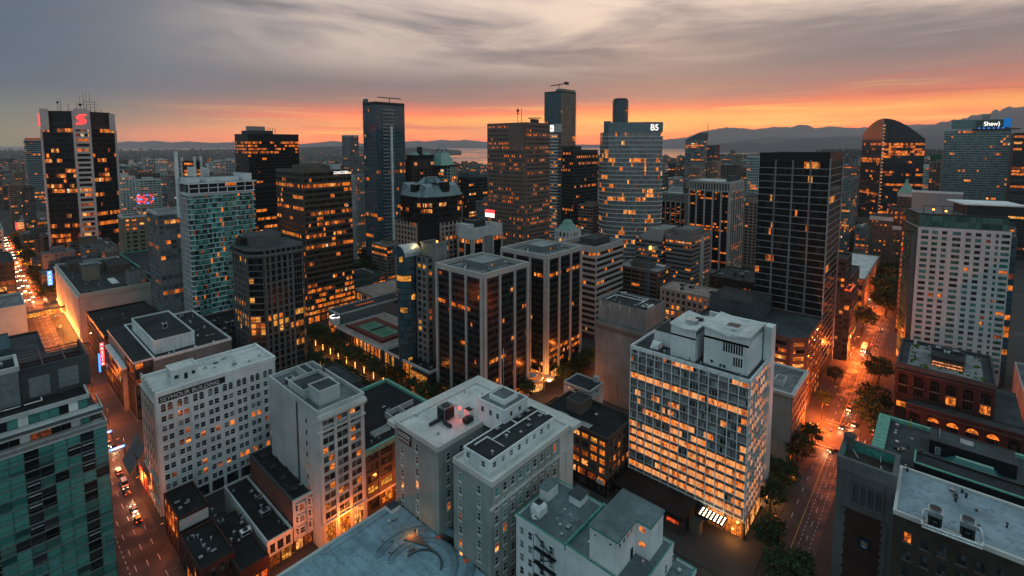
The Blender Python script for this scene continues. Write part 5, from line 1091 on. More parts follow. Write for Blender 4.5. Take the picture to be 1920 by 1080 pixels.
for k in range(7): B_.hvac(2 + (k % 3) * 7, 4 + (k // 3) * 9, 23.2, 4.5, 3, 2, 'dark_metal' if k % 2 else 'steel')
B_.vents(10, 2, 2, 30, 36, 23.2); B_.finish()

# --- granite tower with projecting glass bays
B_ = Bld('office_tower', 'grey granite tower with chamfered glass corner bays and lit floors halfway up', at=(96.4, 267.8), lx=29.2, ly=27.3, h=75)
lx, ly = B_.lx, B_.ly
B_.p().prism([(6, 0), (lx - 3, 0), (lx, 4), (lx, ly), (0, ly), (0, 6)], 0, 71, 'dark_concrete', 'tar_roof')
def gtlit(t_): return (.8, .3) if .42 < t_ < .53 else ((.35, .1) if .36 < t_ < .42 else (.05, .05))
fb = ((6, 0, 0), (1, 0, 0), (0, -1, 0)); fc = ((0, 6, 0), (.7071, -.7071, 0), (-.7071, -.7071, 0)); fa = ((0, ly, 0), (0, -1, 0), (-1, 0, 0)); fd = ((lx - 3, 0, 0), (.6, .8, 0), (.8, -.6, 0))
KW = dict(pm='granite', lit=.05, litfn=gtlit, glass='glass_black', mats=('lit_yellow', 'lit', 'lit_dim'))
B_.fac('B', 0, 70, 20, 5, 1.1, .35, .7, .1, fr=fb, u0=0, u1=15.5, **KW); B_.fac('B', 0, 70, 20, 3, .15, .15, .5, .12, fr=fb, u0=15.6, u1=lx - 9, **KW)
B_.fac('A', 0, 70, 20, 1, .2, .5, .5, .55, fr=fc, u0=0.3, u1=8.2, mull=3, **KW); B_.fac('A', 0, 70, 20, 6, 1.3, .35, 1.0, .15, fr=fa, u0=0, u1=ly - 6, **KW); B_.fac('A', 0, 70, 20, 2, .5, .3, .7, .2, fr=fd, u0=0, u1=5, **KW)
for z_ in (14, 28, 42, 56): 
    for f_, a_, b_ in ((fb, 0, 15.5), (fa, 0, ly - 6)): B_.p().fbox(f_, a_, b_, 0, .42, z_ - .3, z_ + .5, 'granite')
q = B_.p('cornice'); q.prism([(5.2, -1.2), (lx - 2, -1.2), (lx + 1, 3.4), (lx + 1, ly + 1), (-1.2, ly + 1), (-1.2, 5.4)], 71, 72.4, 'granite', 'tar_roof'); q.prism([(5.6, -.4), (lx - 3, -.4), (lx, 3.8), (lx, ly), (-.6, ly), (-.6, 5.8)], 74.0, 75, 'granite', 'slate_roof', pl2=[(5.6, -.4), (lx - 3, -.4), (lx, 3.8), (lx, ly), (-.6, ly), (-.6, 5.8)])
for k in range(7): q.box(6.2 + k * 2.8, -.2, 72.4, 7.0 + k * 2.8, .8, 74, 'granite')
q.box(1, 6.2, 72.4, lx - 1, ly - .5, 74, 'dark_metal')
B_.pent(5, 11, 20, 24, 81, 'granite', 'slate_roof', ph=.4, z0=75); B_.pent(1, 19, 7, 25, 79, 'dark_metal', 'tar_roof', z0=75); B_.finish()

# --- teal condominium tower with white slabs
B_ = Bld('apartment_tower', 'teal glass apartment tower banded with thin white balcony slabs and a white framed crown', N=(353, 343), z=107, L=335, Rr=474)
lx, ly = B_.lx, B_.ly
B_.core('dark_concrete', 'grey_roof', .6, .1, .3, cap='white_paint', h=100)
nf = 30
for i in range(nf):
    z_ = 4 + i * 3.2
    for f_, nb in (('B', 15), ('A', 8)):
        fr = B_.fr(f_); Wd = B_.w(f_); band = MB()
        for k in range(nb * 2):
            mt = rng.choices(('curtain_pale', 'glass_curtain', 'glass_green', 'glass', 'lit', 'lit_dim'), (52, 14, 8, 24, 2.5, 4))[0] if f_ == 'B' else rng.choices(('glass_grey', 'glass', 'lit'), (5, 8, .3))[0]
            band.fquad(fr, Wd * k / nb / 2, Wd * (k + 1) / nb / 2, .03, z_ + .3, z_ + 3.2, mt)
            band.fbox(fr, Wd * k / nb / 2, Wd * k / nb / 2 + .09, 0, .1, z_ + .3, z_ + 3.2, 'steel_dark')
        B_.bands.append(('window_band', band))
    B_.p('balcony_slab').box(-.7, -1.1, z_, lx + .5, ly, z_ + .3, 'white_paint'); 
    for (a, c) in ((2, 9), (18, 25), (28, lx - 1)): B_.np('balcony_rail').box(a, -1.08, z_ + .3, c, -1.02, z_ + 1.3, 'glass_green')
for k in range(6): B_.p('pier').fbox(B_.A, k * ly / 6 + .2, k * ly / 6 + .9, 0, .9, 0, 98, 'pale_concrete')
q = B_.p('crown'); q.box(-.5, -1.2, 100, lx + .6, ly, 100.5, 'white_paint'); q.box(-.8, -1.6, 106, lx + 1.6, ly + .5, 106.8, 'white_paint', 'grey_roof'); q.box(.5, .6, 100.5, lx - .5, ly - .5, 106, 'glass')
for k in range(8): q.box(-.3 + k * lx / 7, -1.1, 100.5, .15 + k * lx / 7, -.7, 106, 'white_paint')
q.box(-.4, -1.1, 103.2, lx + .4, -.8, 103.6, 'white_paint'); B_.win(((0, .55, 0), (1, 0, 0), (0, -1, 0)), lx * .55, 103.9, 6.5, 2, 'lit', 'dark_metal', (4, 1))
for a in ((0, 3, 7, ly - 1, 110), (11, 4, 30, ly - 1, 109.6), (lx - 5, 2, lx, ly, 111.5)): B_.np('penthouse').box(a[0], a[1], 106.8, a[2], a[3], a[4], 'white_paint', 'grey_roof')
B_.p('fin').box(-1.6, ly - 3, 84, -.4, ly + 1, 126, 'white_paint'); B_.p('fin').box(5, ly - .5, 106.8, 10, ly + .4, 116, 'white_paint'); B_.vents(5, 10, 3, lx - 4, ly - 2, 107); B_.finish()
B_ = Bld('apartment_tower', 'grey ribbed lower half of the teal slabbed tower, standing just left of it', at=(78, B_.y + 21), lx=16, ly=26, h=88); B_.core('pale_concrete', 'grey_roof', .8, .3, .4, cap='pale_concrete'); B_.fac('A', 2, 86, 26, 8, .5, .4, .9, .2, pm='grey_concrete', glass='glass_grey', lit=.03); B_.fac('B', 2, 86, 26, 5, .5, .4, .9, .2, pm='grey_concrete', glass='glass_grey', lit=.05); B_.finish()

# --- the bank tower with a red globe emblem
cpt = Pd(151, 207, 540); sx_, sy_ = cpt.x, cpt.y; zs = cpt.z
lp_, rp_ = Pd(78, 207, 556), Pd(213, 212, 552)
B_ = Bld('office_tower', 'black office tower with a pale ladder like spine and glowing red globe emblem', at=(sx_, sy_), lx=abs(rp_.x - sx_) * 1.0, ly=abs(lp_.y - sy_), h=zs)
ra = Vector((ray(151, 272).y, -ray(151, 272).x, 0)).normalized()      # across the line of sight: the spine faces the lookout
nn = Vector((-ray(151, 272).x, -ray(151, 272).y, 0)).normalized(); la = -ra
hw = 9.8; SCL = .78
def hexpt(a, c): v = ra * a * SCL - nn * c; return (v.x, v.y)
pl = [hexpt(-hw, 0), hexpt(hw, 0), hexpt(37, 12), hexpt(37, 50), hexpt(-42, 50), hexpt(-42, 12)]
B_.p().prism(pl, 0, zs - 20, 'black_panel', 'tar_roof'); q = B_.p()
pc = [hexpt(-hw, -.02), hexpt(hw, -.02), hexpt(33, 12), hexpt(33, 46), hexpt(-38, 46), hexpt(-38, 12)]; q.prism(pl, zs - 20, zs - 13, 'black_panel', pl2=pc); q.prism(pc, zs - 13, zs - 1, 'black_panel', 'tar_roof')
def seg(a, c): 
    d_ = Vector((c[0] - a[0], c[1] - a[1], 0)); L_ = d_.length; t_ = d_ / L_; n_ = Vector((t_.y, -t_.x, 0)); return ((a[0], a[1], 0), tuple(t_), tuple(n_)), L_
def s_lit(t_): return (.7, .4) if (.02 < t_ < .25 and rng.random() < .75) else ((.6, .3) if rng.random() < .33 or t_ > .96 else (.05, .0))
fl_, Ll = seg(pl[5], pl[0]); frr, Lr = seg(pl[1], pl[2]); fs, Ls = seg(pl[0], pl[1])
KW = dict(pm='black_panel', glass='glass_black', litfn=s_lit)
B_.fac('A', 4, zs - 20, 26, 12, 0, 0, 1.5, .15, fr=fl_, u0=0, u1=Ll, **KW); B_.fac('A', 4, zs - 20, 26, 11, 0, 0, 1.5, .15, fr=frr, u0=0, u1=Lr, **KW); B_.fac('A', 4, zs - 20, 26, 5, 0, 0, 1.5, .15, fr=fs, u0=0, u1=Ls, **KW)
q = B_.p('spine')
for u in (0, Ls - 2.2): q.fbox(fs, u, u + 2.2, 0, 1.6, 0, zs, 'pink_pale')
D('pink_pale', m_stone, (.56, .49, .465), .8, .1, .15)
for i in range(26): q.fbox(fs, 2.2, Ls - 2.2, .1, 1.4, 4 + i * (zs - 24) / 26, 4 + (i + .42) * (zs - 24) / 26, 'pink_pale')
q.fbox(fs, 2.2, Ls - 2.2, 0, 1.5, zs - 21, zs + 2, 'pink_pale')
q = B_.p('corner_post'); q.fbox(fl_, -1, .8, 0, 1.4, 0, zs - 22, 'pink_pale'); q.fbox(frr, Lr - .8, Lr + 1, 0, 1.4, 0, zs - 22, 'pink_pale')
v = hexpt(-40, 10); q.prism([hexpt(-43, 10), hexpt(-34, 7), hexpt(-34, 13), hexpt(-43, 16)], zs - 22, zs + 1, 'pink_pale'); q.prism([hexpt(31, 9), hexpt(38, 10), hexpt(38, 16), hexpt(31, 13)], zs - 22, zs - 2, 'pink_pale')
q = B_.p('antenna')
for a, c, h_ in ((-24, 20, 11), (-21, 22, 14), (-13, 18, 9), (-4, 20, 12), (0, 18, 17), (4, 20, 23), (7, 20, 21), (11, 20, 22), (16, 20, 12), (23, 24, 4)):
    x, y = hexpt(a, c); q.tube((x, y, zs - 2), (x, y, zs + h_), .28, 'dark_metal', 5, r2=.14)
for k in range(4): x, y = hexpt(2, 20); x2, y2 = hexpt(20, 20); q.tube((x, y, zs + 2 + k * 3), (x2, y2, zs + 2 + k * 3), .22, 'dark_metal', 4)
x, y = hexpt(-24, 20); q.cyl(x, y, zs + 8, zs + 10, 1.1, 'dark_metal', 8); x, y = hexpt(0, 18); q.cyl(x, y, zs + 6, zs + 8.5, 1.4, 'dark_metal', 8)
rr = B_.finish()
# emblem: an S sweeping round a globe, in red light
b = MB(); zc = zs - 10; P = lambda x, y, d_=1.75: (fs[0][0] + fs[1][0] * (Ls / 2 + x * .76) + fs[2][0] * d_, fs[0][1] + fs[1][1] * (Ls / 2 + x * .76) + fs[2][1] * d_, zc + y * .82)
def stroke(pts, w_, d_=1.75):
    for (xa, ya), (xb2, yb2) in zip(pts, pts[1:]):
        dx, dy = xb2 - xa, yb2 - ya; l_ = math.hypot(dx, dy); ox, oy = -dy / l_ * w_, dx / l_ * w_
        b.hexa([P(xa + ox, ya + oy, d_), P(xb2 + ox, yb2 + oy, d_), P(xb2 - ox, yb2 - oy, d_), P(xa - ox, ya - oy, d_), P(xa + ox, ya + oy, d_ + .3), P(xb2 + ox, yb2 + oy, d_ + .3), P(xb2 - ox, yb2 - oy, d_ + .3), P(xa - ox, ya - oy, d_ + .3)], 'red_sign')
S_ = [(6, 6.5), (3, 6.2), (-1, 5.8), (-3.8, 4), (-4.6, 1.8), (-3.6, .2)]; stroke(S_, .75); stroke([(5.6, 5.0), (2, 4.9), (-.6, 4.4)], .4)
stroke([(-6, -6.2), (-2, -6.1), (1.6, -5.6), (4.2, -4.2), (5, -2), (4, -.2)], .75); stroke([(-5.4, -4.8), (-1.6, -4.7), (1, -4.2)], .4)
b.mats.append('red_sign') if 'red_sign' not in b.mats else None
for k in range(16): a0, a1 = 2 * math.pi * k / 16, 2 * math.pi * (k + 1) / 16; stroke([(.2 + 3.1 * math.cos(a0), 3.1 * math.sin(a0)), (.2 + 3.1 * math.cos(a1), 3.1 * math.sin(a1))], .22, 1.9)
for yy in (-1.4, 0, 1.4): w2 = math.sqrt(3.1 ** 2 - yy ** 2); stroke([(.2 - w2, yy), (.2 + w2, yy)], .18, 1.95)
for kx in (-.5, 0, .5): stroke([(.2 + 3.1 * kx * math.cos(t2), 3.1 * math.sin(t2)) for t2 in [-1.5 + .5 * j for j in range(7)]], .18, 2.0)
b.build('emblem', rr)
b = MB(); x, y = hexpt(-43.2, 12)
for k in range(5): q2 = hexpt(-43.6, 12.5); b.cyl(q2[0], q2[1], zs - 18 + k * 2.8, zs - 15.9 + k * 2.8, .9, 'red_sign', 6)
b.build('side_sign', rr)

# --- pair of dark twin office towers
def twin(N, L, Rr, label, lr):
    t = Bld('office_tower', label, N=N, z=71, L=L, Rr=Rr, group='dark twin office towers')
    t.core('black_panel', 'slate_roof', 2.2, .35, .7, cap='pale_fin', band=.4)
    t.p('parapet')
    for f in 'ABCD':
        t.fac(f, 5.5, 69, 18, 3, 1.5, .75, 0, .1, mull=8, mw=.12, pm='pale_fin', lit=0, glass='glass_black', mm='black_panel') if f in 'CD' else None
        if f in 'AB':
            fr = t.fr(f); Wd = t.w(f); n = 27
            for i in range(18):
                z_ = 5.5 + i * 3.53; band = MB(); pl_, rw_ = lr(i, f)
                row = litrow(n, pl_, rw_, ('lit', 'lit_dim', 'lit_hot'), 'glass_black')
                for k in range(n):
                    a = Wd * k / n; g2 = 'glass_pane2' if (i + (f == 'B')) % 1 == 0 and row[k] == 'glass_black' else row[k]
                    band.fquad(fr, a, a + Wd / n, .03, z_, z_ + 1.95, row[k]); band.fquad(fr, a, a + Wd / n, .03, z_ + 1.95, z_ + 3.53, 'spandrel_glass' if i < 17 else 'black_panel')
                    band.fbox(fr, a, a + .1, 0, .12, z_, z_ + 3.53, 'black_panel')
                t.bands.append(('window_band', band)); t.p().fbox(fr, .003, Wd - .003, 0, .09, z_ + 1.9, z_ + 2.02, 'black_panel')
            for k in range(4):
                u = min(max(Wd * k / 3, .75), Wd - .75); ww = .75 if k in (0, 3) else .55; t.p('fin').fbox(fr, u - ww, u + ww, 0, .9, 0, 69.4, 'pale_fin')
            t.p().fbox(fr, .9, Wd - .9, 0, .06, 67, 69, 'dark_metal')
            t.fac(f, .4, 5, 1, 9, .4, .2, .3, .1, pm='dark_metal', each=False, lit=.7, mull=2, mats=('lit', 'lit_hot'))
    lx, ly = t.lx, t.ly; t.pent(lx * .3, ly * .3, lx * .78, ly * .72, 72.6, 'grey_concrete', 'gravel_roof', ph=.2, z0=68); t.p('machine_deck').box(lx * .15, ly * .1, 68.82, lx * .85, ly * .88, 69.3, 'grey_concrete', 'grey_roof')
    t.win(((lx * .3, ly * .3, 0), (1, 0, 0), (0, -1, 0)), 6, 69.8, 1.0, 1.7, 'lit_yellow', 'dark_metal', (1, 1))
    t.pipe([(lx * .12, ly * .5, 69.6), (lx * .28, ly * .62, 70.6)], .5, 'steel', 'air_duct'); t.pipe([(lx * .85, ly * .3, 69.6), (lx * .9, ly * .5, 70.2)], .5, 'steel', 'air_duct')
    t.vents(10, lx * .15, 3, lx * .9, ly * .3, 69.3); t.finish(); return t
D('spandrel_glass', m_glass, (.028, .031, .032), (.045, .05, .05), .2, .4, .0)
T1 = twin((906, 514), 818, 990, 'nearer and larger of the twin dark towers with pale vertical fins', lambda i, f: (.8, .8) if (i == 13 and f == 'A') or (i == 0) else ((.12, .16) if i in (3, 6, 8, 11, 12) else (.015, .01)))
T2 = twin((1025, 479), 940, 1090, 'further of the twin dark towers with pale vertical fins, partly behind its twin', lambda i, f: (.8, .8) if (i == 15) or (i in (2, 3) and f == 'B') else ((.2, .1) if i in (0, 1) else (.01, .0)))
b = MB(); r_ = empty('entrance_canopy', (T1.x + T1.lx + 9, T1.y + 4, 0)); tag(r_, 'round glass entrance canopy glowing orange between the dark twin towers', 'canopy')
for k in range(4): b.cyl(0, 0, 5 + k * .55, 5.5 + k * .55, 7.5 - k * 1.5, 'lit' if k % 2 == 0 else 'pale_fin', 20, r2=6.8 - k * 1.5)
b.build('roof', r_); b = MB(); b.cyl(0, 0, .1, 5, 5.6, 'lit_hot', 20); b.build('glazing', r_); b = MB(); b.cyl(5.5, -6, 4.4, 5, 3.6, 'gravel_roof', 16); b.build('side_roof', r_)
for k in range(6): b = MB(); b.cyl(7 * math.cos(k), 7 * math.sin(k), 0, 5, .25, 'steel', 6); b.build('post', r_)

# --- white banded office building behind the twins
B_ = Bld('office_block', 'white and brown horizontally banded office building with rounded corner, right behind the twin towers', N=(1117, 463), z=63.5, L=1050, Rr=1168)
lx, ly = B_.lx, B_.ly
B_.core('dark_brown', 'slate_roof', 3.2, .4, .4, cap='pale_rib', band=1.0); D('pale_rib', m_stone, (.44, .40, .385), .8, .08, .2)
for f in 'AB': B_.fac(f, 4, 59.4, 14, 8 if f == 'A' else 10, 0, 0, 1.75, .4, pm='pale_rib', mull=2, glass='glass_brown', litfn=lambda t_: (.4, .5) if t_ > .92 else (.07, .04)); B_.p().fbox(B_.fr(f), -.3, .9 if f == 'B' else B_.w(f) + .3, .1, .43, 0, 60, 'pale_rib') if f == 'B' else None
B_.fac('B', .3, 4, 1, 6, .8, .3, .4, .2, pm='pale_rib', lit=.8)
B_.pent(8, 6, 28, 18, 66.5, 'dark_concrete', 'slate_roof', ph=.3, z0=60); B_.vents(6, 2, 2, 30, 6, 60.3); B_.finish()

# --- concrete block in front
B_ = Bld('office_block', 'stained windowless concrete block whose raised roof storey carries white pipes', N=(1212, 572 + 54), z=41, L=1117, Rr=1256)
lx, ly = B_.lx, B_.ly
B_.core('stained_concrete', 'tar_roof', .7, .1, .4, band=.4); D('stained_concrete', m_stone, (.23, .235, .23), .9, .3, 1.0)
B_.fac('B', 2, 39.5, 11, 9, 1.1, .35, 1.3, .3, pm='tan_brick', each=True, lit=.14, cross=(1, 1)); B_.p().fbox(B_.A, .0, ly, 0, .05, 37, 39.2, 'brown_stone')
x0, x1, y0, y1 = 1.5, lx - 5, 1.0, ly - .6
B_.pent(x0, y0, x1, y1, 51.5, 'stained_concrete', 'tar_roof', 'roof_storey', ph=.35, z0=40)
B_.pipe([(x0 + 2, y1 - 3, 51.8), (x0 + 12, y1 - 3, 51.8), (x0 + 12, y0 + 7, 51.8), (x1 - 3, y0 + 7, 51.8)], .25); B_.pipe([(x0 + 5, y0 + 7, 51.8), (x0 + 12, y0 + 7, 51.8)], .2); B_.pipe([(x0 + 16, y0 + 7, 51.8), (x0 + 16, y1 - 4, 51.8)], .2)
B_.hvac(x0 + 3, y0 + 2.5, 51.3, 5, 2, .9, 'steel'); B_.hvac(x1 - 4, y1 - 6, 51.3, 2.6, 2, 1.2, 'white_metal'); B_.p('air_duct').box(x0 + 4, y0 + .8, 51.3, x0 + 10, y0 + 2, 52, 'light_trim'); B_.vents(12, x0 + 1, y0 + 1, x1 - 1, y1 - 1, 51.3)
for k in range(4): B_.p('drain').fbox(((x0, y1, 0), (0, -1, 0), (-1, 0, 0)), 1 + k * 5.5, 1.4 + k * 5.5, 0, .15, 48.6, 51.2, 'pale_concrete')
B_.finish()
B_ = Bld('brick_building', 'beige crenellated old building with rows of arched openings, behind the concrete block', at=(242, 76), lx=15.5, ly=16, h=39); B_.core('tan_brick', 'tar_roof', 1.2, .2, .5)
B_.fac('A', 3, 37, 8, 5, 1.2, .4, 1.4, .3, pm='tan_brick', each=True, lit=.03); B_.fac('B', 3, 37, 8, 8, 1.2, .4, 1.4, .3, pm='tan_brick', each=True, lit=.05)
for k in range(6): B_.np('pinnacle').fbox(B_.A, k * 3 + .1, k * 3 + .9, -.5, .4, 39, 41.4, 'light_trim'); B_.p().farch(B_.A, k * 3 + 1.8, 1.6, .5, 36.5, 'glass_black')
B_.finish()

# --- brown ribbon tower with lit sign
B_ = Bld('office_tower', 'brown stone ribbon windowed office tower with a lit name on its top edge', N=(567, 320), z=112, L=517, Rr=658)
lx, ly = B_.lx, B_.ly
B_.core('brown_stone', 'tar_roof', 1.2, .2, .5, band=.5)
for f in 'AB': B_.fac(f, 5, 110, 26, 12, 0, 0, 1.6, .35, pm='ribbon_stone', mull=2, glass='glass_brown', litfn=lambda t_: (.13, .18) if t_ > .12 else (.4, .3), mw=.08)
D('ribbon_stone', m_stone, (.09, .073, .062), .85, .15, .3)
B_.p('pier').fbox(B_.B, -.1, .6, 0, .42, 0, 110.5, 'ribbon_stone')
for k in range(9): B_.p('pier').fbox(B_.B, lx * k / 8 - .4 if k else 0, lx * k / 8 + .4, 0, .6, 0, 5, 'ribbon_stone')
B_.fac('B', .4, 5, 1, 8, .5, .2, .4, .2, pm='ribbon_stone', lit=.85, mull=2)
B_.pent(8, 8, lx - 6, ly - 10, 115, 'brown_stone', 'tar_roof', z0=110); B_.pent(lx * .66, 3, lx * .82, 12, 115.6, 'pale_concrete', 'grey_roof', z0=110); rr = B_.finish()
sg = MB(); sg.fbox(B_.B, lx * .60, lx * .985, .62, .74, 107.9, 111.2, 'sign_black'); sg = sg.build('sign_panel', rr)
text_obj('lettering', 'CANACCORD', 3.0, 'white_sign', sg, fmtx(B_.B, lx * .61, 108.5, .78), .03, xs=.62); text_obj('lettering', 'Genuity', 2.6, 'warm_sign', sg, fmtx(B_.B, lx * .855, 108.5, .78), .03, xs=.62)

# --- faceted roof tower
B_ = Bld('office_tower', 'pink grey gridded tower with a faceted blue grey metal roof over lit floors', at=tuple(Pd(800, 415, 330).xy), lx=40, ly=38, h=79)
lx, ly = B_.lx, B_.ly
def oct_(e, c): return [(c - e, -e), (lx - c + e, -e), (lx + e, c - e), (lx + e, ly - c + e), (lx - c + e, ly + e), (c - e, ly + e), (-e, ly - c + e), (-e, c - e)]
B_.p().prism(oct_(-1.2, 9), 0, 94, 'black_panel', 'tar_roof')
KW = dict(pm='pink_stone', glass='glass_black')
B_.p().box(.5, 11.5, 0, 12, ly - .5, 76, 'pink_stone', 'tar_roof'); B_.p().box(12, .5, 0, lx - .5, 12, 76, 'pink_stone', 'tar_roof')
B_.fac('A', 2, 76, 21, 7, 1.5, .3, 1.4, .25, fr=((.5, ly - .5, 0), (0, -1, 0), (-1, 0, 0)), u0=0, u1=ly - 12, litfn=lambda t_: (.45, .2) if t_ < .45 else (.08, .05), **KW); B_.fac('B', 2, 76, 21, 7, 1.5, .3, 1.4, .25, fr=((12, .5, 0), (1, 0, 0), (0, -1, 0)), u0=0, u1=lx - 12.5, lit=.05, **KW)
fc, Lc = seg((1, 11), (11, 1)); B_.fac('A', 2, 80, 22, 5, 0, 0, 1.2, .1, fr=fc, u0=.1, u1=Lc - .1, pm='black_panel', glass='glass_black', mull=2, litfn=lambda t_: (.5, .3) if .68 < t_ < .74 else (.08, .1))
for f_ in (seg((1.2 - .0, ly - 7), (1.2, 7.8)), seg((7.8, 1.2), (lx - 7, 1.2)), seg((1.2, 7.8), (7.8, 1.2))):
    B_.fac('A', 78, 94, 4, 6, 0, 0, 1.4, .12, fr=f_[0], u0=0, u1=f_[1], pm='black_panel', mull=2, litfn=lambda t_: (.55, .3) if t_ in (.25, .5) else (.05, 0), glass='glass_black')
D('zinc', m_plain, (.17, .22, .235), .45, .3, .15)
q = B_.p('roof'); q.prism(oct_(-2.5, 9), 94, 98, 'zinc', pl2=oct_(-5, 10)); q.prism(oct_(-6, 11), 98, 103, 'zinc', pl2=oct_(-9, 13)); q.prism(oct_(-10, 13), 103, 107, 'zinc', pl2=[(x * .5 + lx * .25, y * .5 + ly * .25) for x, y in oct_(-8, 13)])
for a in ((9, 9, 45), (lx - 9, 9, 135), (9, ly - 9, -45)):
    q.hexa([(a[0] - 7, a[1] - 4, 94.2), (a[0] + 4, a[1] - 7, 94.2), (a[0] + 7, a[1] + 4, 94.2), (a[0] - 4, a[1] + 7, 94.2), (a[0] - 2.5, a[1] - 1, 101), (a[0] + 1, a[1] - 2.5, 101), (a[0] + 5, a[1] + 3, 103), (a[0] - 3, a[1] + 5, 103)], 'zinc')
q.box(lx * .45, 4, 97, lx * .6, 8, 104, 'black_panel', 'zinc'); q.box(4, ly * .42, 97, 8, ly * .6, 102.5, 'black_panel', 'zinc'); B_.finish()

# --- glass tower with a barrel vault and a concrete slab
pg = Pz(738, 470, 75)
B_ = Bld('apartment_tower', 'slender dark rounded glass tower under a steel barrel vault, backed by a bare concrete slab', at=(150, 205), lx=22, ly=16, h=76)
B_.p('concrete_core').box(11.5, -5.5, 0, 21, 5, 77.5, 'stained_concrete', 'brown_roof'); B_.p('concrete_core').box(8.2, -4.5, 0, 11.4, 5, 71, 'grey_concrete', 'tar_roof'); B_.p('concrete_core').box(11.3, -5.7, 77.5, 21.2, -4.9, 78.2, 'stained_concrete'); B_.p('concrete_core').box(11.3, 4.4, 77.5, 21.2, 5.2, 78.2, 'stained_concrete')
f_ = ((8.2, 5, 0), (0, -1, 0), (-1, 0, 0)); B_.fac('A', 2, 70.5, 20, 2, 1.3, .25, 1.2, .2, fr=f_, u0=0, u1=9.4, pm='grey_concrete', each=True, lit=.08, mats=('lit_yellow',), cross=(1, 1)); f_ = ((8.2, -4.5, 0), (1, 0, 0), (0, -1, 0)); B_.fac('B', 2, 70.5, 20, 1, .5, .2, 1.2, .15, fr=f_, u0=0, u1=3.2, pm='grey_concrete', each=True, lit=.05, cross=(1, 1))
arcp = [(7 - 6.5 * math.sin(R(a)), 10.5 - 5.5 * math.cos(R(a)) + 0) for a in range(0, 181, 20)]
pl = [(8, 5)] + arcp + [(8, 16)]; B_.p('glass_drum').prism(pl, 0, 71, 'black_panel', 'tar_roof')
for (a, c) in zip(arcp, arcp[1:]):
    fr, L_ = seg(c, a) if False else seg(a, c)
    if fr[2][0] * (a[0] - 7) + fr[2][1] * (a[1] - 10.5) < 0: fr = ((c[0], c[1], 0), tuple(-x for x in fr[1]), tuple(-x for x in fr[2]))
    B_.fac('A', 2, 71, 20, 1, 0, 0, .5, .12, fr=fr, u0=0, u1=L_, mull=1, pm='dark_metal', glass='glass_blue', litfn=lambda t_: (.95, 1) if abs(t_ - .8) < .01 else (.04, .03), mats=('lit_yellow',))
q = B_.p('vault')
for i in range(10):
    t0, t1 = R(180 * i / 10), R(180 * (i + 1) / 10); Y = lambda t_, r_: 10.4 + r_ * math.cos(t_); Zv = lambda t_, r_: 71.2 + r_ * .95 * math.sin(t_)
    q.hexa([(.6, Y(t0, 5.6), Zv(t0, 5.6)), (11.3, Y(t0, 5.6), Zv(t0, 5.6)), (11.3, Y(t1, 5.6), Zv(t1, 5.6)), (.6, Y(t1, 5.6), Zv(t1, 5.6)), (.6, Y(t0, 6.0), Zv(t0, 6.0)), (11.3, Y(t0, 6.0), Zv(t0, 6.0)), (11.3, Y(t1, 6.0), Zv(t1, 6.0)), (.6, Y(t1, 6.0), Zv(t1, 6.0))], 'steel')
    B_.p('vault_glazing').poly([(.9, 10.4, 71.2), (.9, Y(t0, 5.5), Zv(t0, 5.5)), (.9, Y(t1, 5.5), Zv(t1, 5.5))], 'glass_blue')
q.tube((13.5, -5.2, 78), (13.5, -5.2, 79.4), .15, 'steel'); rr = B_.finish()
b = MB(); b.cyl(16, -3, 78, 79, .45, 'lamp_glow', 8); b.build('beacon', rr)
l = bpy.data.lights.new('vault_lamp', 'POINT'); l.energy = 700; l.color = (1, .68, .2); l.shadow_soft_size = .3; link('vault_lamp', l, rr, (9.6, 6.6, 77.6))

# --- podiums along the tree lined street
B_ = Bld('shop_building', 'low podium with a tall glowing glass hall, left of the twin towers', at=(151, 191), lx=36, ly=40, h=15)
B_.core('brown_stone', 'black_roof', .9, .2, .4, cap='pale_concrete', band=.4); B_.fac('A', .3, 13.8, 2, 12, .5, .4, .9, .2, pm='brown_stone', each=False, mull=3, lit=.6, row=.5, mats=('lit', 'lit_yellow', 'lit_hot')); B_.fac('B', .3, 13.8, 2, 8, .5, .3, .9, .2, pm='brown_stone', lit=.4); B_.p('glass_hall').box(-2.2, -.8, .2, 1, 13, 13.6, 'dark_metal', 'dark_metal'); B_.fac('A', .3, 13, 2, 9, .2, .15, .3, .12, fr=((-2.2, 13, 0), (0, -1, 0), (-1, 0, 0)), u0=0, u1=13.8, pm='steel', mull=2, lit=.95, mats=('lit_yellow', 'lit'))
for k in range(5): B_.hvac(6 + k * 5, 3 + (k % 2) * 3, 14.2, 2.5, 2, 1.5, 'dark_metal'); 
B_.vents(14, 2, 2, 34, 12, 14.2); B_.finish()
B_ = Bld('shop_building', 'low podium with a dark red roof deck holding a green tennis court', at=(152, 235), lx=36, ly=52, h=14)
B_.core('brown_stone', 'pink_deck', .5, .2, .4, cap='pale_concrete', band=.4); B_.fac('A', .3, 13, 2, 13, 1, .4, 1.2, .2, pm='brown_stone', lit=.55, row=.4, mull=2); B_.vents(8, 1, 1, 6, 50, 13.5); B_.finish()
r_ = empty('tennis_court', (157, 243, 13.52)); tag(r_, 'green tennis court with white lines on a dark red deck, on a podium roof', 'court')
D('court_green', m_plain, (.045, .16, .09), .8, 0, .1); D('court_red', m_plain, (.14, .028, .022), .8, 0, .15)
b = MB(); b.box(0, 0, 0, 22, 41, .35, 'court_red'); b.box(0, 0, .35, .12, 41, 1.6, 'court_red'); b.box(0, 0, .35, 22, .12, 1.6, 'court_red'); b.build('deck', r_); b = MB(); b.box(4.5, 6, .35, 17.5, 35, .37, 'court_green'); b.build('playing_surface', r_)
b = MB()
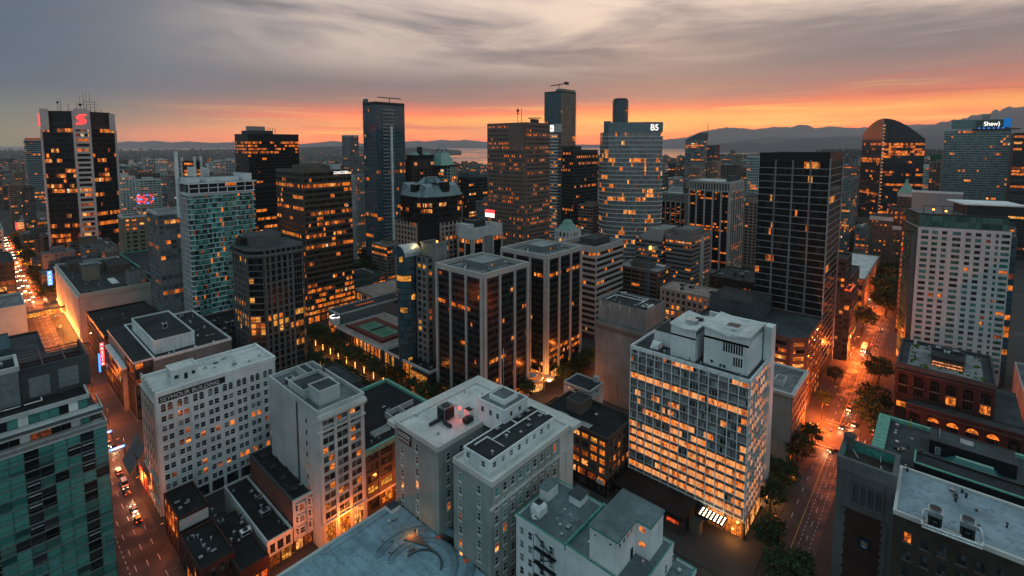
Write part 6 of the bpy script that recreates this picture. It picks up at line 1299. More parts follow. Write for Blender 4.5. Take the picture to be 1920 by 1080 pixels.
for a in ((5.5, 8, 5.7, 33), (16.3, 8, 16.5, 33), (5.7, 8, 16.3, 8.2), (5.7, 32.8, 16.3, 33), (7, 8.2, 7.15, 32.8), (14.9, 8.2, 15.05, 32.8), (7.15, 14, 14.9, 14.2), (7.15, 27, 14.9, 27.2), (10.9, 14.2, 11.05, 27)): b.box(a[0], a[1], .37, a[2], a[3], .378, 'mark_white')
b.build('lines', r_); b = MB(); b.box(5, 20.45, .4, 17, 20.5, 1.3, 'dark_metal', 'mark_white'); b.build('net', r_)
B_ = Bld('low_building', 'long low grey metal walled house with a bright arched entrance, beside the tennis court', at=(157, 291), lx=52, ly=15, h=20); B_.core('steel_wall', 'slate_roof', .6, .1, .4, cap='pale_concrete', band=.4); D('steel_wall', m_plain, (.16, .18, .185), .6, .2)
B_.np('skylight').box(16, 6, 19.4, 30, 9, 19.8, 'dark_metal', 'lit_dim'); B_.win(B_.B, 42, 16.4, 5, 1.6, 'black_panel', 'dark_metal', (1, 1)); q = B_.p('entrance_arch'); arc(q, -1, 3.5, 3.0, 3.7, 0, 360, 17.6, 18.2, 'white_sign', 16); q.box(-3.5, 0, 13, -.1, 7, 18, 'white_paint', 'glass_pale'); B_.fac('A', .3, 12, 3, 4, .4, .2, .8, .2, pm='brown_stone', lit=.8); B_.finish()
B_ = Bld('low_building', 'pale low wall building lit pink orange at the foot of the brown ribbon tower', at=(200, 318), lx=40, ly=30, h=16); B_.core('pink_deck_wall', 'pink_deck', .6, .1, .4); D('pink_deck_wall', m_stone, (.38, .31, .27), .85, .15, .4); B_.fac('A', .3, 14, 2, 6, 1.4, .2, 2, .15, pm='pink_deck_wall', lit=.6, mull=2); B_.finish()

# --- big black slab tower on the avenue
B_ = Bld('office_tower', 'tall black glass slab with thin white floor lines and three grey uprights, few lights on', N=(1557, 287), d=255, L=1425, Rr=1581)
lx, ly = B_.lx, B_.ly
B_.core('black_panel', 'planting', 1.5, .1, .5, cap='black_panel', band=.4)
for f, nb in (('A', 4), ('B', 5)): B_.fac(f, 30 if f == 'A' else 8, 121, 24 if f == 'A' else 30, nb, .0, .0, .34, .16, pm='floor_line', mull=8 if f == 'A' else 2, glass='glass_black', lit=.012, row=.0, mw=.06, mm='black_panel', litfn=lambda t_: (.035, .03), mats=('lit', 'lit_yellow', 'lit_dim'))
D('floor_line', m_plain, (.27, .31, .315), .5, .3)
for f, ks in (('A', (1, 2, 3)), ('B', (0, 5))):
    for k in ks: u = B_.w(f) * k / (4 if f == 'A' else 5); u = min(max(u, .5), B_.w(f) - .5); B_.p('upright').fbox(B_.fr(f), u - .4, u + .4, 0, .5, 26, 122, 'grey_concrete')
B_.p('corner_frame').box(-.3, -.6, 0, .3, .0, 123, 'floor_line'); B_.p('corner_frame').box(lx - .3, -.6, 0, lx + .3, 0, 123, 'pale_concrete')
for k in range(26): x, y = rng.uniform(1, lx - 1), rng.choice([rng.uniform(.5, 3), rng.uniform(ly - 3, ly - .5), rng.uniform(1, ly)]); B_.np('planting').cyl(x, y, 122, 123 + rng.random() * 1.4, rng.uniform(.6, 1.6), 'planting', 6, r2=.4)
B_.pent(lx * .3, ly * .25, lx * .9, ly * .8, 124.5, 'grey_concrete', 'grey_roof', z0=122); B_.finish(); BT = B_
# --- brown podium with lit strips
B_ = Bld('office_block', 'dark brown brick block with rows of glowing windows at the foot of the black slab', at=(258, 45.5), lx=42, ly=52, h=38)
lx, ly = B_.lx, B_.ly; pl = [(0, 6), (6, 0), (lx, 0), (lx, ly), (0, ly)]
B_.p().prism(pl, 0, 36.8, 'dark_brown'); B_.p('roof').poly([(x, y, 36.85) for x, y in pl], 'slate_roof'); q = B_.p('parapet')
for a, c in zip(pl, pl[1:] + pl[:1]): fr, L_ = seg(a, c); q.fbox(fr, 0, L_, -.4, .2, 36.3, 38 - .003 * a[0], 'dark_brown')
KW = dict(pm='dark_brown', glass='glass_black', litfn=lambda t_: (.62, .3), mats=('lit', 'lit_hot', 'lit_red'))
for fr, L_, nb in ((*seg((0, ly), (0, 6)), 6), (*seg((0, 6), (6, 0)), 1), (*seg((6, 0), (lx, 0)), 5)): B_.fac('A', 4, 35.5, 9, nb, 1.5, .3, 1.7, .25, fr=fr, u0=0, u1=L_, mull=3, mw=.05, **KW); B_.fac('A', .3, 4, 1, nb, .8, .2, .4, .1, fr=fr, u0=0, u1=L_, pm='dark_brown', lit=.9, mull=3)
B_.pent(16, 24, 40, 50, 46, 'dark_concrete', 'tar_roof', z0=36); B_.np('skylight').box(8, 20, 37, 13, 30, 37.6, 'pale_concrete', 'glass_grey'); B_.hvac(9, 22, 37.6, 2.5, 5, 1.4, 'steel'); B_.vents(9, 3, 8, 14, 48, 37); B_.finish()
for (nm, at_, lx_, ly_, h_, lab, st_) in (('office_block', (347, 42), 22, 34, 62, 'narrow dark ribbed office block on the avenue just right of the black slab tower', 'a'), ('office_block', (371, 42), 40, 46, 46, 'dark banded office block one street further along the avenue, past the black slab tower', 'b')):
    B_ = Bld(nm, lab, at=at_, lx=lx_, ly=ly_, h=h_); B_.core('dark_concrete', 'tar_roof', 1, .2, .4)
    B_.fac('A', 4, h_ - 2, int(h_ / 3.6), 8, .4, .2, 1.5, .3, pm='dark_concrete', mull=2, lit=.06); B_.fac('B', 4, h_ - 2, int(h_ / 3.6), 6, .4, .2, 1.5, .3, pm='dark_concrete', mull=2, lit=.1); B_.fac('B', .3, 4, 1, 5, .5, .2, .4, .2, pm='dark_concrete', lit=.95, mats=('lit_hot', 'lit')); B_.finish()
B_ = Bld('shop_building', 'narrow building with a red lit edge round its flat roof, beside the black slab', at=(347, 39), lx=14, ly=3, h=44); B_.core('dark_concrete', 'slate_roof', .8, .2, .3, cap='lit_red', band=.3); B_.fac('A', 2, 42, 10, 1, .3, .2, 1.4, .15, pm='dark_concrete', lit=.1); B_.fac('B', 2, 42, 10, 4, .3, .2, 1.4, .15, pm='dark_concrete', lit=.3); B_.finish()

# --- white hotel tower
ph_ = Pz(1898, 433, 85); pl_ = Pz(1722, 423, 85); rz = math.atan2(-(pl_.x - ph_.x), pl_.y - ph_.y)
B_ = Bld('hotel_tower', 'white panelled hotel tower with green tinted windows and a dark glass crown', at=(ph_.x, ph_.y), lx=26, ly=(pl_ - ph_).length, h=85, rz=rz)
lx, ly = B_.lx, B_.ly
B_.p().box(0, 0, 0, lx, ly, 84.5, 'white_block', 'grey_roof'); q = B_.p()
colsx = [(.04, .12), (.16, .225), (.27, .325), (.385, .475), (.53, .585), (.63, .69), (.745, .79), (.84, .87), (.90, .985)]
for i in range(24):
    z_ = 6 + i * 3.22
    for k, (a, c) in enumerate(colsx):
        ww = (c - a) * ly; mt = rng.choices(('glass_green', 'glass', 'glass_curtain', 'lit', 'lit_dim'), (44, 26, 22, 2.5, 3))[0]
        B_.win(B_.A, a * ly, z_ + .9, ww, 1.75, mt, 'dark_metal', (2 if ww < 3 else 3, 1))
for k in range(24): q.fbox(B_.A, .003, ly - .003, 0, .05, 6 + k * 3.22, 6.06 + k * 3.22, 'pale_concrete')
B_.fac('D', 4, 84, 25, 4, .15, .15, .5, .1, pm='steel_dark', glass='glass_green', lit=.05)
q.fbox(B_.A, -2.4, -.02, -3, -.6, 0, 80, 'steel_dark'); B_.fac('A', 4, 79, 23, 1, .1, .1, .5, .1, fr=((0, 0, 0), (0, -1, 0), (-1, 0, 0)), u0=.0, u1=2.4, pm='steel_dark', glass='glass_blue') if False else None
q = B_.p('crown'); q.box(1.2, 1, 84.5, lx - 1, ly - .4, 92, 'dark_metal', 'grey_roof'); B_.fac('A', 84.5, 91, 2, 14, .12, .2, .3, .15, fr=((1.2, ly - .4, 0), (0, -1, 0), (-1, 0, 0)), u0=0, u1=ly - 1.4, pm='steel_dark', glass='glass_green', mull=1, lit=0, row=0, bandpart='crown_glazing'); B_.fac('D', 84.5, 91, 2, 8, .12, .2, .3, .15, fr=((lx - 1, ly - .4, 0), (-1, 0, 0), (0, 1, 0)), u0=0, u1=lx - 2.2, pm='steel_dark', glass='glass_green', lit=0, row=0, bandpart='crown_glazing')
q.box(3, 1, 92, lx - 2, ly * .45, 97.5, 'dark_metal'); B_.p('roof_canopy').box(1, -6, 97.6, lx, ly * .52, 98.3, 'white_metal', 'white_paint')
for (y_, z_) in ((ly * .84, 94), (ly * .70, 93.4)): e = MB(); e.cyl(.6, y_, z_, z_ + .8, .5, 'lamp_glow', 8); B_.bands.append(('lamp', e))
B_.p('roof_frame').box(1.4, ly * .5, 96.2, 1.7, ly * .94, 96.5, 'dark_metal')
for k in range(5): B_.p('roof_frame').box(1.4, ly * (.5 + .11 * k), 92, 1.7, ly * (.5 + .11 * k) + .3, 96.2, 'dark_metal')
q = B_.p('corner_strip'); q.box(2, -3.0, 0, 12, -.02, 82, 'steel_dark', 'grey_roof'); B_.fac('A', 4, 81, 24, 1, .2, .2, .5, .15, fr=((2, -.02, 0), (0, -1, 0), (-1, 0, 0)), u0=0, u1=2.98, pm='steel_dark', glass='glass_blue', lit=.03); B_.finish()
B_ = Bld('plain_slab', 'blank pale tiled wall slab rising behind the white panelled hotel', N=(1806, 362), d=402, L=1711, lx=8); B_.core('tile_wall', 'grey_roof', .5, .15, .4, cap='white_paint'); D('tile_wall', m_stone, (.30, .31, .31), .7, .08, .1, .1, (2.2, 2.2)); B_.finish()

# --- stepped brown art deco tower with green pyramid
pm = Pd(1690, 398, 470)
B_ = Bld('office_tower', 'brown brick stepped tower with pale stone crests and a green copper pyramid roof', at=(pm.x, pm.y - 14), lx=30, ly=38, h=pm.z)
lx, ly = B_.lx, B_.ly
def tier(x0, y0, x1, y1, z0, z1, nf, nb, cap='light_trim'):
    B_.p().box(x0, y0, z0, x1, y1, z1, 'brown_brick', 'tar_roof'); B_.p('crest').box(x0 - .3, y0 - .3, z1 - 3.5, x1 + .3, y1 + .3, z1 + .4, cap, 'tar_roof')
    B_.fac('A', z0 + 1, z1 - 4, nf, nb, 1.9, .35, 1.8, .2, fr=((x0, y1, 0), (0, -1, 0), (-1, 0, 0)), u0=0, u1=y1 - y0, pm='brown_brick', each=True, cross=(1, 1), lit=.2); 
    B_.fac('D', z0 + 1, z1 - 4, nf, 4, 1.9, .35, 1.8, .2, fr=((x1, y1, 0), (-1, 0, 0), (0, 1, 0)), u0=0, u1=x1 - x0, pm='brown_brick', lit=.15)
h = B_.h
tier(0, 0, 26, 20, 0, h - 14, 15, 6); tier(0, 20.02, 26, ly, 0, h - 6, 17, 5); tier(4, 4, 24, 24, h - 14, h + 4, 3, 5, 'brown_brick'); tier(8, 6, 20, 18, h + 4, h + 18, 3, 3)
q = B_.p('pyramid_roof'); q.prism([(7.4, 5.4), (20.6, 5.4), (20.6, 18.6), (7.4, 18.6)], h + 18, h + 28, 'patina_roof', scale=.18); q.prism([(12.7, 10.7), (15.3, 10.7), (15.3, 13.3), (12.7, 13.3)], h + 28, h + 31.5, 'patina_roof', scale=.7); B_.finish()

# ------------------------------------------------------------------ the skyline
def far(name, label, N, d, L, Rr, wall, roof='tar_roof', ph=1.0, cap=None, cat='building', **k):
    t = Bld(name, label, N=N, d=d, L=L, Rr=Rr, **k); t.core(wall, roof, ph, .2, .5, cap=cap); return t
b_ = far('apartment_tower', 'slim grey green apartment tower with white slab edges, left of the black bank tower', (47, 262), 820, 44, 86, 'dark_concrete', cap='pale_concrete')
for f in 'AB': b_.fac(f, 4, b_.h - 4, 40, 9, .25, .1, .7, .8, pm='grey_concrete', sm='pale_concrete', glass='glass_blue', lit=.05)
b_.p('crown').box(-.4, -.4, b_.h, b_.lx + .4, .0, b_.h + 3, 'lit_dim'); b_.finish()
b_ = far('office_block', 'tan brick office block carrying a clock tower with red neon hands and numerals', (229, 406), 430, 221, 313, 'tan_brick', cap='light_trim')
h = b_.h
b_.fac('A', 2, h - 3, 16, 9, 1.9, .3, 1.9, .2, pm='tan_brick', each=True, cross=(1, 1), lit=.08, row=.3); b_.fac('B', 2, h - 3, 16, 6, 2.2, .3, 2.0, .2, pm='tan_brick', each=True, cross=(1, 1), lit=.1)
q = b_.p('clock_tower'); x0, y0 = b_.lx * .42, 1.5; q.box(x0, y0, h - 1, x0 + 11, y0 + 12, h + 8, 'pink_deck_wall', 'grey_roof'); q.box(x0 - .5, y0 - .5, h + 8, x0 + 11.5, y0 + 12.5, h + 9, 'pink_deck_wall'); q.box(x0 + .8, y0 + .8, h + 9, x0 + 10, y0 + 11, h + 19, 'pink_deck_wall'); q.box(x0 + .3, y0 + .3, h + 19, x0 + 10.5, y0 + 11.5, h + 20.4, 'pink_deck_wall', 'grey_roof')
for fr in (((x0, y0 + 12, 0), (0, -1, 0), (-1, 0, 0)), ((x0, y0, 0), (1, 0, 0), (0, -1, 0))):
    for u in (1.2, 6.4): b_.win(fr, u, h + 3.6, 3.2, 2, 'glass', 'dark_metal', (1, 1)); b_.win(fr, u, h + .4, 3.4, 1.8, 'lit_hot', 'dark_metal', (1, 1))
q = b_.p('clock_face')
for o, tx, ty, nx, ny in (((x0 + .6, y0 + 6), 0, -1, -1, 0), ((x0 + 5.4, y0 + .6), 1, 0, 0, -1)):
    P = lambda r_, a: (o[0] + tx * r_ * math.cos(a) + nx * .5, o[1] + ty * r_ * math.cos(a) + ny * .5, h + 13.8 + r_ * .82 * math.sin(a))
    for k in range(12):
        a = math.pi * k / 6; c = P(4.6, a); q.box(c[0] - .5, c[1] - .5, c[2] - .5, c[0] + .5, c[1] + .5, c[2] + .5, 'blue_sign' if k % 3 == 0 else 'red_sign')
    c = P(0, 0); q.tube(c, P(3.6, 2.9), .4, 'red_sign', 5); q.tube(c, P(3.9, 4.1), .35, 'red_sign', 5)
b_.finish()
b_ = far('office_tower', 'dark glass tower framed by curved white upright fins, behind the teal slabbed tower', (345, 302), 560, 341, 376, 'black_panel')
for f in 'AB': b_.fac(f, 4, b_.h - 2, 26, 6, 0, 0, 1.4, .15, pm='black_panel', glass='glass_black', litfn=lambda t_: (.6, .5) if t_ > .72 and t_ < .9 else (.1, .1))
for x, y, h2 in ((-1, b_.ly, 4), (b_.lx * .55, -1, 5), (b_.lx - 1, -1, 5), (b_.lx + 6, -1, -4)): b_.p('fin').box(x, y - 1, 0, x + 2.2, y + 1, b_.h + h2, 'white_paint')
b_.p('side_wing').box(b_.lx, 0, 0, b_.lx + 8, 14, b_.h - 9, 'white_paint'); b_.finish()
b_ = far('office_tower', 'black square office tower with small pink roof sign, right of the teal slabbed tower', (464.5, 250.5), 560, 439.5, 559.5, 'black_panel')
b_.h
for f in 'AB': b_.fac(f, 4, b_.h - 9, 34, 12, 0, 0, 1.5, .12, pm='black_panel', glass='glass_black', mull=2, mats=('lit', 'lit_dim'), litfn=lambda t_: (.55, .4) if (t_ > .86 or .52 < t_ < .62) else (.04, .08))
b_.pent(4, 6, 30, 30, b_.h + 4, 'dark_concrete'); b_.p('roof_sign').box(3, 12, b_.h + 3, 24, 13, b_.h + 9, 'pink_deck_wall'); 
for k in range(4): b_.p('antenna').tube((26 + k * 3, 10, b_.h), (26 + k * 3, 10, b_.h + 8), .3, 'dark_metal', 4)
b_.finish()
b_ = far('office_block', 'black block with few orange strips between the teal slabbed and brown ribbon towers', (478, 348), 480, 472, 524, 'black_panel')
for f in 'AB': b_.fac(f, 4, b_.h - 3, 20, 8, 0, 0, 1.5, .12, pm='black_panel', glass='glass_black', mull=2, lit=.06, row=.3)
b_.finish()
b_ = far('apartment_tower', 'narrow pale concrete tower with one column of lit windows, right behind the brown ribbon tower', (664, 328), 520, 659, 684, 'pale_concrete')
b_.fac('B', 3, b_.h - 3, 30, 4, 1.6, .4, 1.0, .3, pm='pale_concrete', lit=.22, glass='glass_pale'); b_.fac('A', 3, b_.h - 3, 30, 3, 1.2, .3, 1.0, .3, pm='pale_concrete', lit=.1); b_.finish()
for N, L, Rr, lab in (((652, 253), 641, 672, 'hazy grey tower alone against the low hills, left of the tall dark blue glass tower'), ((664, 285), 652, 682, 'pale lower twin slab just right of the hazy grey tower')):
    b_ = Bld('apartment_tower', lab, N=N, d=1000 if N[1] < 260 else 1060, L=L, Rr=Rr, single=True); b_.core('pale_concrete', 'tar_roof', 1)
    for f in 'AB': b_.fac(f, 4, b_.h - 3, 36, 5, 1.5, .3, 1.2, .2, pm='grey_concrete', lit=.05)
    b_.finish()
# tall dark blue glass tower with balcony strip
b_ = far('apartment_tower', 'tall dark blue glass tower with a white balcony strip and a ragged left edge', (703, 190), 480, 680, 758, 'black_panel', cap='dark_metal')
lx, ly, h = b_.lx, b_.ly, b_.h
for f in 'AB': b_.fac(f, 3, h - 3, 46, 8, .2, .12, .55, .1, pm='steel_dark', glass='glass_blue', mull=2, lit=.035, row=.05)
b_.p('crown').prism([(0, ly), (0, ly * .2), (6, ly * .2), (6, ly)], h - 1, h + 1, 'glass_blue', pl2=[(0, ly), (0, ly - 1), (1, ly - 1), (1, ly)]); b_.p('crown').box(.2, ly - 7, h - 2, 2, ly, h + 3.5, 'glass_blue')
for i in range(42):
    z_ = h - 8 - i * 3.6
    if z_ > 10: b_.p('balcony').fbox(b_.B, lx * .22, lx * .6, 0, 1.8, z_, z_ + .35, 'pale_concrete'); b_.p('balcony').fbox(b_.B, lx * .22, lx * .6, 1.72, 1.8, z_ + .35, z_ + 1.2, 'glass_grey')
    if i < 22: b_.p('balcony_end').box(1, ly, z_ - 2, 2.2, ly + 4.5 - i * .1, z_ - 1.6, 'dark_metal')
b_.p('pier').fbox(b_.B, lx * .47, lx * .53, 0, 2.1, 8, h - 24, 'white_paint'); b_.p('crane').tube((lx * .6, 6, h), (lx * .6, 6, h + 5), .4, 'dark_metal'); b_.p('crane').tube((lx * .2, 6, h + 5), (lx, 6, h + 5), .5, 'dark_metal'); b_.finish()
# dark red block with barrel roof ends and a blue skylight
b_ = far('office_tower', 'dark red brown tower with pale green barrel roof ends and a blue skylight', (772, 300), 520, 757, 822, 'dark_brown')
lx, ly, h = b_.lx, b_.ly, b_.h
for f in 'AB': b_.fac(f, 3, h - 10, 28, 7, 1.8, .4, 1.6, .3, pm='red_dark', glass='glass_black', mull=2, lit=.05, row=.05)
D('red_dark', m_stone, (.075, .05, .042), .8, .15, .2)
b_.pent(2, 2, lx - 2, ly - 2, h + 5, 'black_panel'); b_.np('vault').cyl(lx * .25, 8, h + 5, h + 8.5, 6, 'patina_roof', 12, r2=2.5); b_.np('vault').cyl(lx * .7, 8, h + 5, h + 8, 6, 'patina_roof', 12, r2=2.5); b_.p('chimney').box(lx * .4, 6, h + 4, lx * .52, 10, h + 14, 'dark_metal')
b_.p('skylight').hexa([(-2, -4, h - 32), (lx * .45, -4, h - 32), (lx * .45, .1, h - 32), (-2, .1, h - 32), (-2, -.6, h - 24), (lx * .55, -.6, h - 24), (lx * .55, .1, h - 24), (-2, .1, h - 24)], 'glass_sky'); D('glass_sky', m_glass, (.02, .13, .24), (.04, .20, .34), .1, .6, .1, (.05, .2, .3))
for u in (3, lx * .7): b_.win(b_.B, u, h - 6, 4, 3.4, 'lit_pale', 'dark_metal', (2, 1))
b_.finish()
# green pyramid on a stepped stone lattice
b_ = far('office_tower', 'stepped pale stone lattice tower with a green pyramid roof and open steel crown', (846, 309), 540, 806, 858, 'dark_metal')
lx, ly, h = b_.lx, b_.ly, b_.h
b_.fac('A', 3, h - 2, 28, 6, .9, .5, 1.0, .4, pm='light_trim', glass='glass_green', lit=.12); b_.fac('B', 3, h - 2, 28, 3, .9, .5, 1.0, .4, pm='lattice_stone', glass='glass_green', lit=.12); D('lattice_stone', m_stone, (.40, .34, .27), .8, .1, .2)
for k, (w2, z2) in enumerate(((4.5, h - 26), (9, h - 48), (13.5, h - 72))):
    b_.p('buttress').box(lx, 2 + k * .5, 0, lx + w2, 20, z2, 'dark_metal', 'tar_roof'); b_.fac('B', 3, z2 + 2, int(z2 / 3.9), k + 1, .9, .5, 1.0, .4, fr=((lx, 2 + k * .5, 0), (1, 0, 0), (0, -1, 0)), u0=0, u1=w2, pm='lattice_stone', glass='glass_green', lit=.2, wallpart='buttress')
pc_ = Pd(829, 300, 545); cxx, cyy = pc_.x - b_.x, pc_.y - b_.y; S = lambda r_: [(cxx - r_, cyy - r_), (cxx + r_, cyy - r_), (cxx + r_, cyy + r_), (cxx - r_, cyy + r_)]
b_.p('pyramid_roof').prism(S(9.6), h - .5, h + 14, 'patina_glass', pl2=S(4.7)); D('patina_glass', m_plain, (.24, .42, .36), .35, .2, .08)
for a, c in zip(S(4.7) + S(3.4), S(2.4) + S(2.4)): b_.p('steel_crown').tube((a[0], a[1], h + 14), (c[0], c[1], h + 21), .5, 'steel', 4)
for r_, z2 in ((4.7, h + 14), (3.5, h + 17.5), (2.4, h + 21)):
    for a, c in zip(S(r_), S(r_)[1:] + S(r_)[:1]): b_.p('steel_crown').tube((*a, z2), (*c, z2), .5, 'steel', 4)
b_.finish()
b_ = far('office_block', 'dark glass office block with rows of orange lights left of the brown gridded tower', (879, 333), 560, 858, 930, 'dark_metal', 'slate_roof')
for f in 'AB': b_.fac(f, 3, b_.h - 4, 24, 12, .3, .15, 1.5, .2, pm='dark_concrete', glass='glass_black', lit=.06, row=.25, mull=1)
b_.pent(6, 6, 24, 24, b_.h + 5, 'slate_wall', 'slate_roof'); D('slate_wall', m_stone, (.12, .14, .15)); b_.finish()
b_ = far('office_block', 'dark office block with broad pale top band over an orange strip, behind the twins', (886, 428), 335, 859, 941, 'black_panel', 'grey_roof', ph=7.5, cap='pale_concrete')
lx, ly, h = b_.lx, b_.ly, b_.h
for f, n in (('A', 2), ('B', 3)): b_.fac(f, 3, h - 8.6, 18, n, 1.2, .8, .8, .1, pm='pale_fin', sm='black_panel', glass='glass_black', mull=5, litfn=lambda t_: (1, 1) if t_ > .92 else (.05, .1))
b_.p('core_panel').fbox(b_.B, lx * .36, lx * .64, 0, .4, 0, h - 7, 'grey_concrete'); b_.pent(lx * .3, 8, lx * .7, 18, h + 3, 'dark_metal', 'slate_roof', z0=h - 7.4); b_.pent(2, 8, 9, 20, h + 1.0, 'pale_concrete', 'pale_roof', z0=h - 7.4); b_.finish()
# the brown gridded tower
b_ = far('office_tower', 'brown stone tower gridded with small square windows, many lit orange, and masts on its roof', (985, 229), 430, 914, 1031, 'brown_grid', ph=1.5)
D('brown_grid', m_stone, (.20, .135, .115), .8, .1, .15)
lx, ly, h = b_.lx, b_.ly, b_.h
lfn = lambda t_: (.75, .2) if rng.random() < .16 else ((.45, .1) if rng.random() < .4 else (.06, .02))
b_.fac('A', 3, h - 2.5, 38, 20, 1.1, .35, 1.9, .3, pm='brown_grid', glass='glass_black', litfn=lfn, mw=0, mats=('lit', 'lit_dim')); b_.fac('B', 3, h - 2.5, 38, 13, 1.1, .35, 1.9, .3, pm='brown_grid', glass='glass_black', litfn=lfn, mw=0, mats=('lit', 'lit_dim'))
b_.p('plain_panel').fbox(b_.A, ly * .58, ly - .0, 0, .45, h - 23, h - 2.5, 'brown_grid')
for x, y, h2 in ((6, 14, 14), (10, 13, 13), (16, 6, 3)): b_.p('antenna').tube((x, y, h - 1), (x, y, h + h2), .25, 'dark_metal', 5); 
b_.p('antenna').cyl(6, 14, h + 10, h + 12, 1.2, 'dark_metal', 8); b_.p('antenna').cyl(6, 14, h + 8, h + 9, .9, 'dark_metal', 8); b_.p('crane').box(14, 4, h, 24, 6, h + 3.5, 'dark_metal'); b_.p('crane').tube((10, 5, h + 4), (28, 5, h + 5), .5, 'dark_metal'); b_.finish()
b_ = far('office_tower', 'narrow white and dark banded tower with a small lit sign box at its top', (1046, 232), 520, 1018, 1053, 'pale_concrete')
h = b_.h; b_.fac('A', 4, h - 9, 40, 4, .4, .2, 1.9, .6, pm='grey_concrete', sm='light_trim', mull=2, glass='glass_brown', lit=.12, row=.1); b_.fac('B', 4, h - 9, 40, 1, .4, .2, 1.9, .3, pm='grey_concrete', glass='glass_brown', lit=.05)
q = b_.p('sign_box'); q.fbox(b_.A, b_.ly * .52, b_.ly * .72, .2, .8, h - 8, h - 1.5, 'white_sign'); q.fbox(b_.A, b_.ly * .55, b_.ly * .69, .8, .9, h - 5.6, h - 3.6, 'lamp_orange'); q.fbox(b_.A, b_.ly * .63, b_.ly * .69, .8, .92, h - 3.2, h - 2, 'blue_sign'); D('lamp_orange', m_emit, (1, .25, .04), 1.2); b_.finish()
b_ = far('apartment_tower', 'tallest teal glass tower with a crane on its roof, behind the narrow banded tower', (1052, 170), 640, 1021, 1080, 'dark_metal', ph=.5)
lx, ly, h = b_.lx, b_.ly, b_.h
for f in 'AB': b_.fac(f, 3, h - 2, 58, 7, .2, .15, .8, .2, pm='steel_dark', glass='glass_blue' if f == 'A' else 'glass_green', mull=2, lit=.03, row=0)
for k in range(50): b_.p('balcony').fbox(b_.B, lx * .78, lx + 1.2, 0, 1.6, h - 12 - k * 3.6, h - 11.6 - k * 3.6, 'steel')
b_.p('crown').box(lx * .1, .5, h - .5, lx - .5, ly * .4, h + 3, 'glass_green'); b_.p('crane').tube((lx * .3, ly * .4, h), (lx * .3, ly * .4, h + 10), .5, 'dark_metal'); b_.p('crane').tube((lx * .3, ly * .9, h + 9), (lx * .3, ly * -.1, h + 10.5), .7, 'dark_metal'); b_.p('crane').box(lx * .2, -ly * .1, h + 8.6, lx * .4, 0, h + 12, 'dark_metal'); b_.finish()
b_ = far('office_block', 'broad dark grey ribbed office block with dotted lights, left of the rounded glass tower', (1077, 281), 540, 1050, 1121, 'dark_concrete')
b_.fac('A', 3, b_.h - 3, 32, 5, 1.2, .3, 1.5, .15, pm='dark_concrete', glass='glass_black', mull=2, mats=('lit',), litfn=lambda t_: (.8, .5) if t_ < .3 else (.06, .1)); b_.fac('B', 3, b_.h - 3, 32, 12, .9, .4, 1.4, .2, pm='dark_concrete', glass='glass_black', lit=.03, row=.22, mats=('lit', 'lit_dim')); b_.pent(4, 4, 20, 20, b_.h + 4, 'dark_concrete'); b_.finish()
t_ = Pd(1167, 184, 860)
b_ = Bld('apartment_tower', 'slim dark round cornered tower rising alone above the rounded glass tower', at=(t_.x, t_.y), lx=26, ly=26, h=t_.z, single=True)
ang = [2 * math.pi * k / 12 for k in range(12)]; pl = [(8 + 13.5 * math.cos(a), 8 + 13.5 * math.sin(a)) for a in ang]; b_.p().prism(pl, 0, b_.h - 3, 'dark_metal'); b_.p().prism([(8 + (x - 8) * .9, 8 + (y - 8) * .9) for x, y in pl], b_.h - 3, b_.h, 'glass_black', 'tar_roof')
for a, c in zip(pl, pl[1:] + pl[:1]): fr, L_ = seg(a, c); b_.fac('A', 3, b_.h - 3, 60, 1, .5, .3, 1.0, .5, fr=fr, u0=0, u1=L_, pm='steel_dark', glass='glass_blue', mull=2, lit=.02, row=0)
b_.finish()
# rounded glass tower with its two characters
pN = Pd(1128, 240, 500); pR = Pd(1243, 230, 500); mid = Pd(1185, 232, 470)
b_ = Bld('office_tower', 'rounded pale glass office tower with B5 in white letters at the top', at=(mid.x, mid.y), lx=40, ly=40, h=Pd(1185, 229, 480).z)
rr_ = ray(1185, 272); vv = Vector((rr_.x, rr_.y, 0)).normalized(); uu = Vector((vv.y, -vv.x, 0)); h = b_.h
def bp(a, c): p_ = uu * a + vv * c; return (p_.x, p_.y)
crv = [(-31, 40), (-31, 16), (-28, 7), (-22, 2), (-14, -.6), (-5, -1.4), (5, -1.2), (14, 0), (22, 2.4), (29, 5.4), (29, 40)]
pl = [bp(*c) for c in crv]; b_.p().prism(pl, 0, h - 10, 'dark_metal', 'tar_roof'); b_.p('crown').prism([bp(*c) for c in [(-25, 30)] + crv[3:10] + [(29, 36)]], h - 10, h - .5, 'zinc', 'tar_roof'); b_.p('crown').prism([bp(*c) for c in ((-27, 30), (-27, 5), (-20, 3), (-20, 30))], h - 10, h + 1, 'glass_blue')
D('glass_mirror', m_glass, (.17, .16, .16), (.27, .25, .24), .12, 1.0, .3, (.3, .27, .25))
for a, c in zip(pl[1:-1], pl[2:]):
    fr, L_ = seg(a, c); b_.fac('A', 4, h - 10.2, 33, 3, .0, .0, .45, .9, fr=fr, u0=0, u1=L_, pm='white_metal', glass='glass_mirror', mull=2, mw=.12, mm='dark_metal', litfn=lambda t_: (.03, .02) if t_ > .83 else (.10, .10), mats=('lit', 'lit_hot', 'lit_dim'))
fr, L_ = seg(bp(14, 0), bp(29, 5.4)); root = b_.finish()
text_obj('lettering', 'B5', 8.2, 'white_sign', root, fmtx(fr, 3.2, h - 8.3, .3), .2, xs=.95)
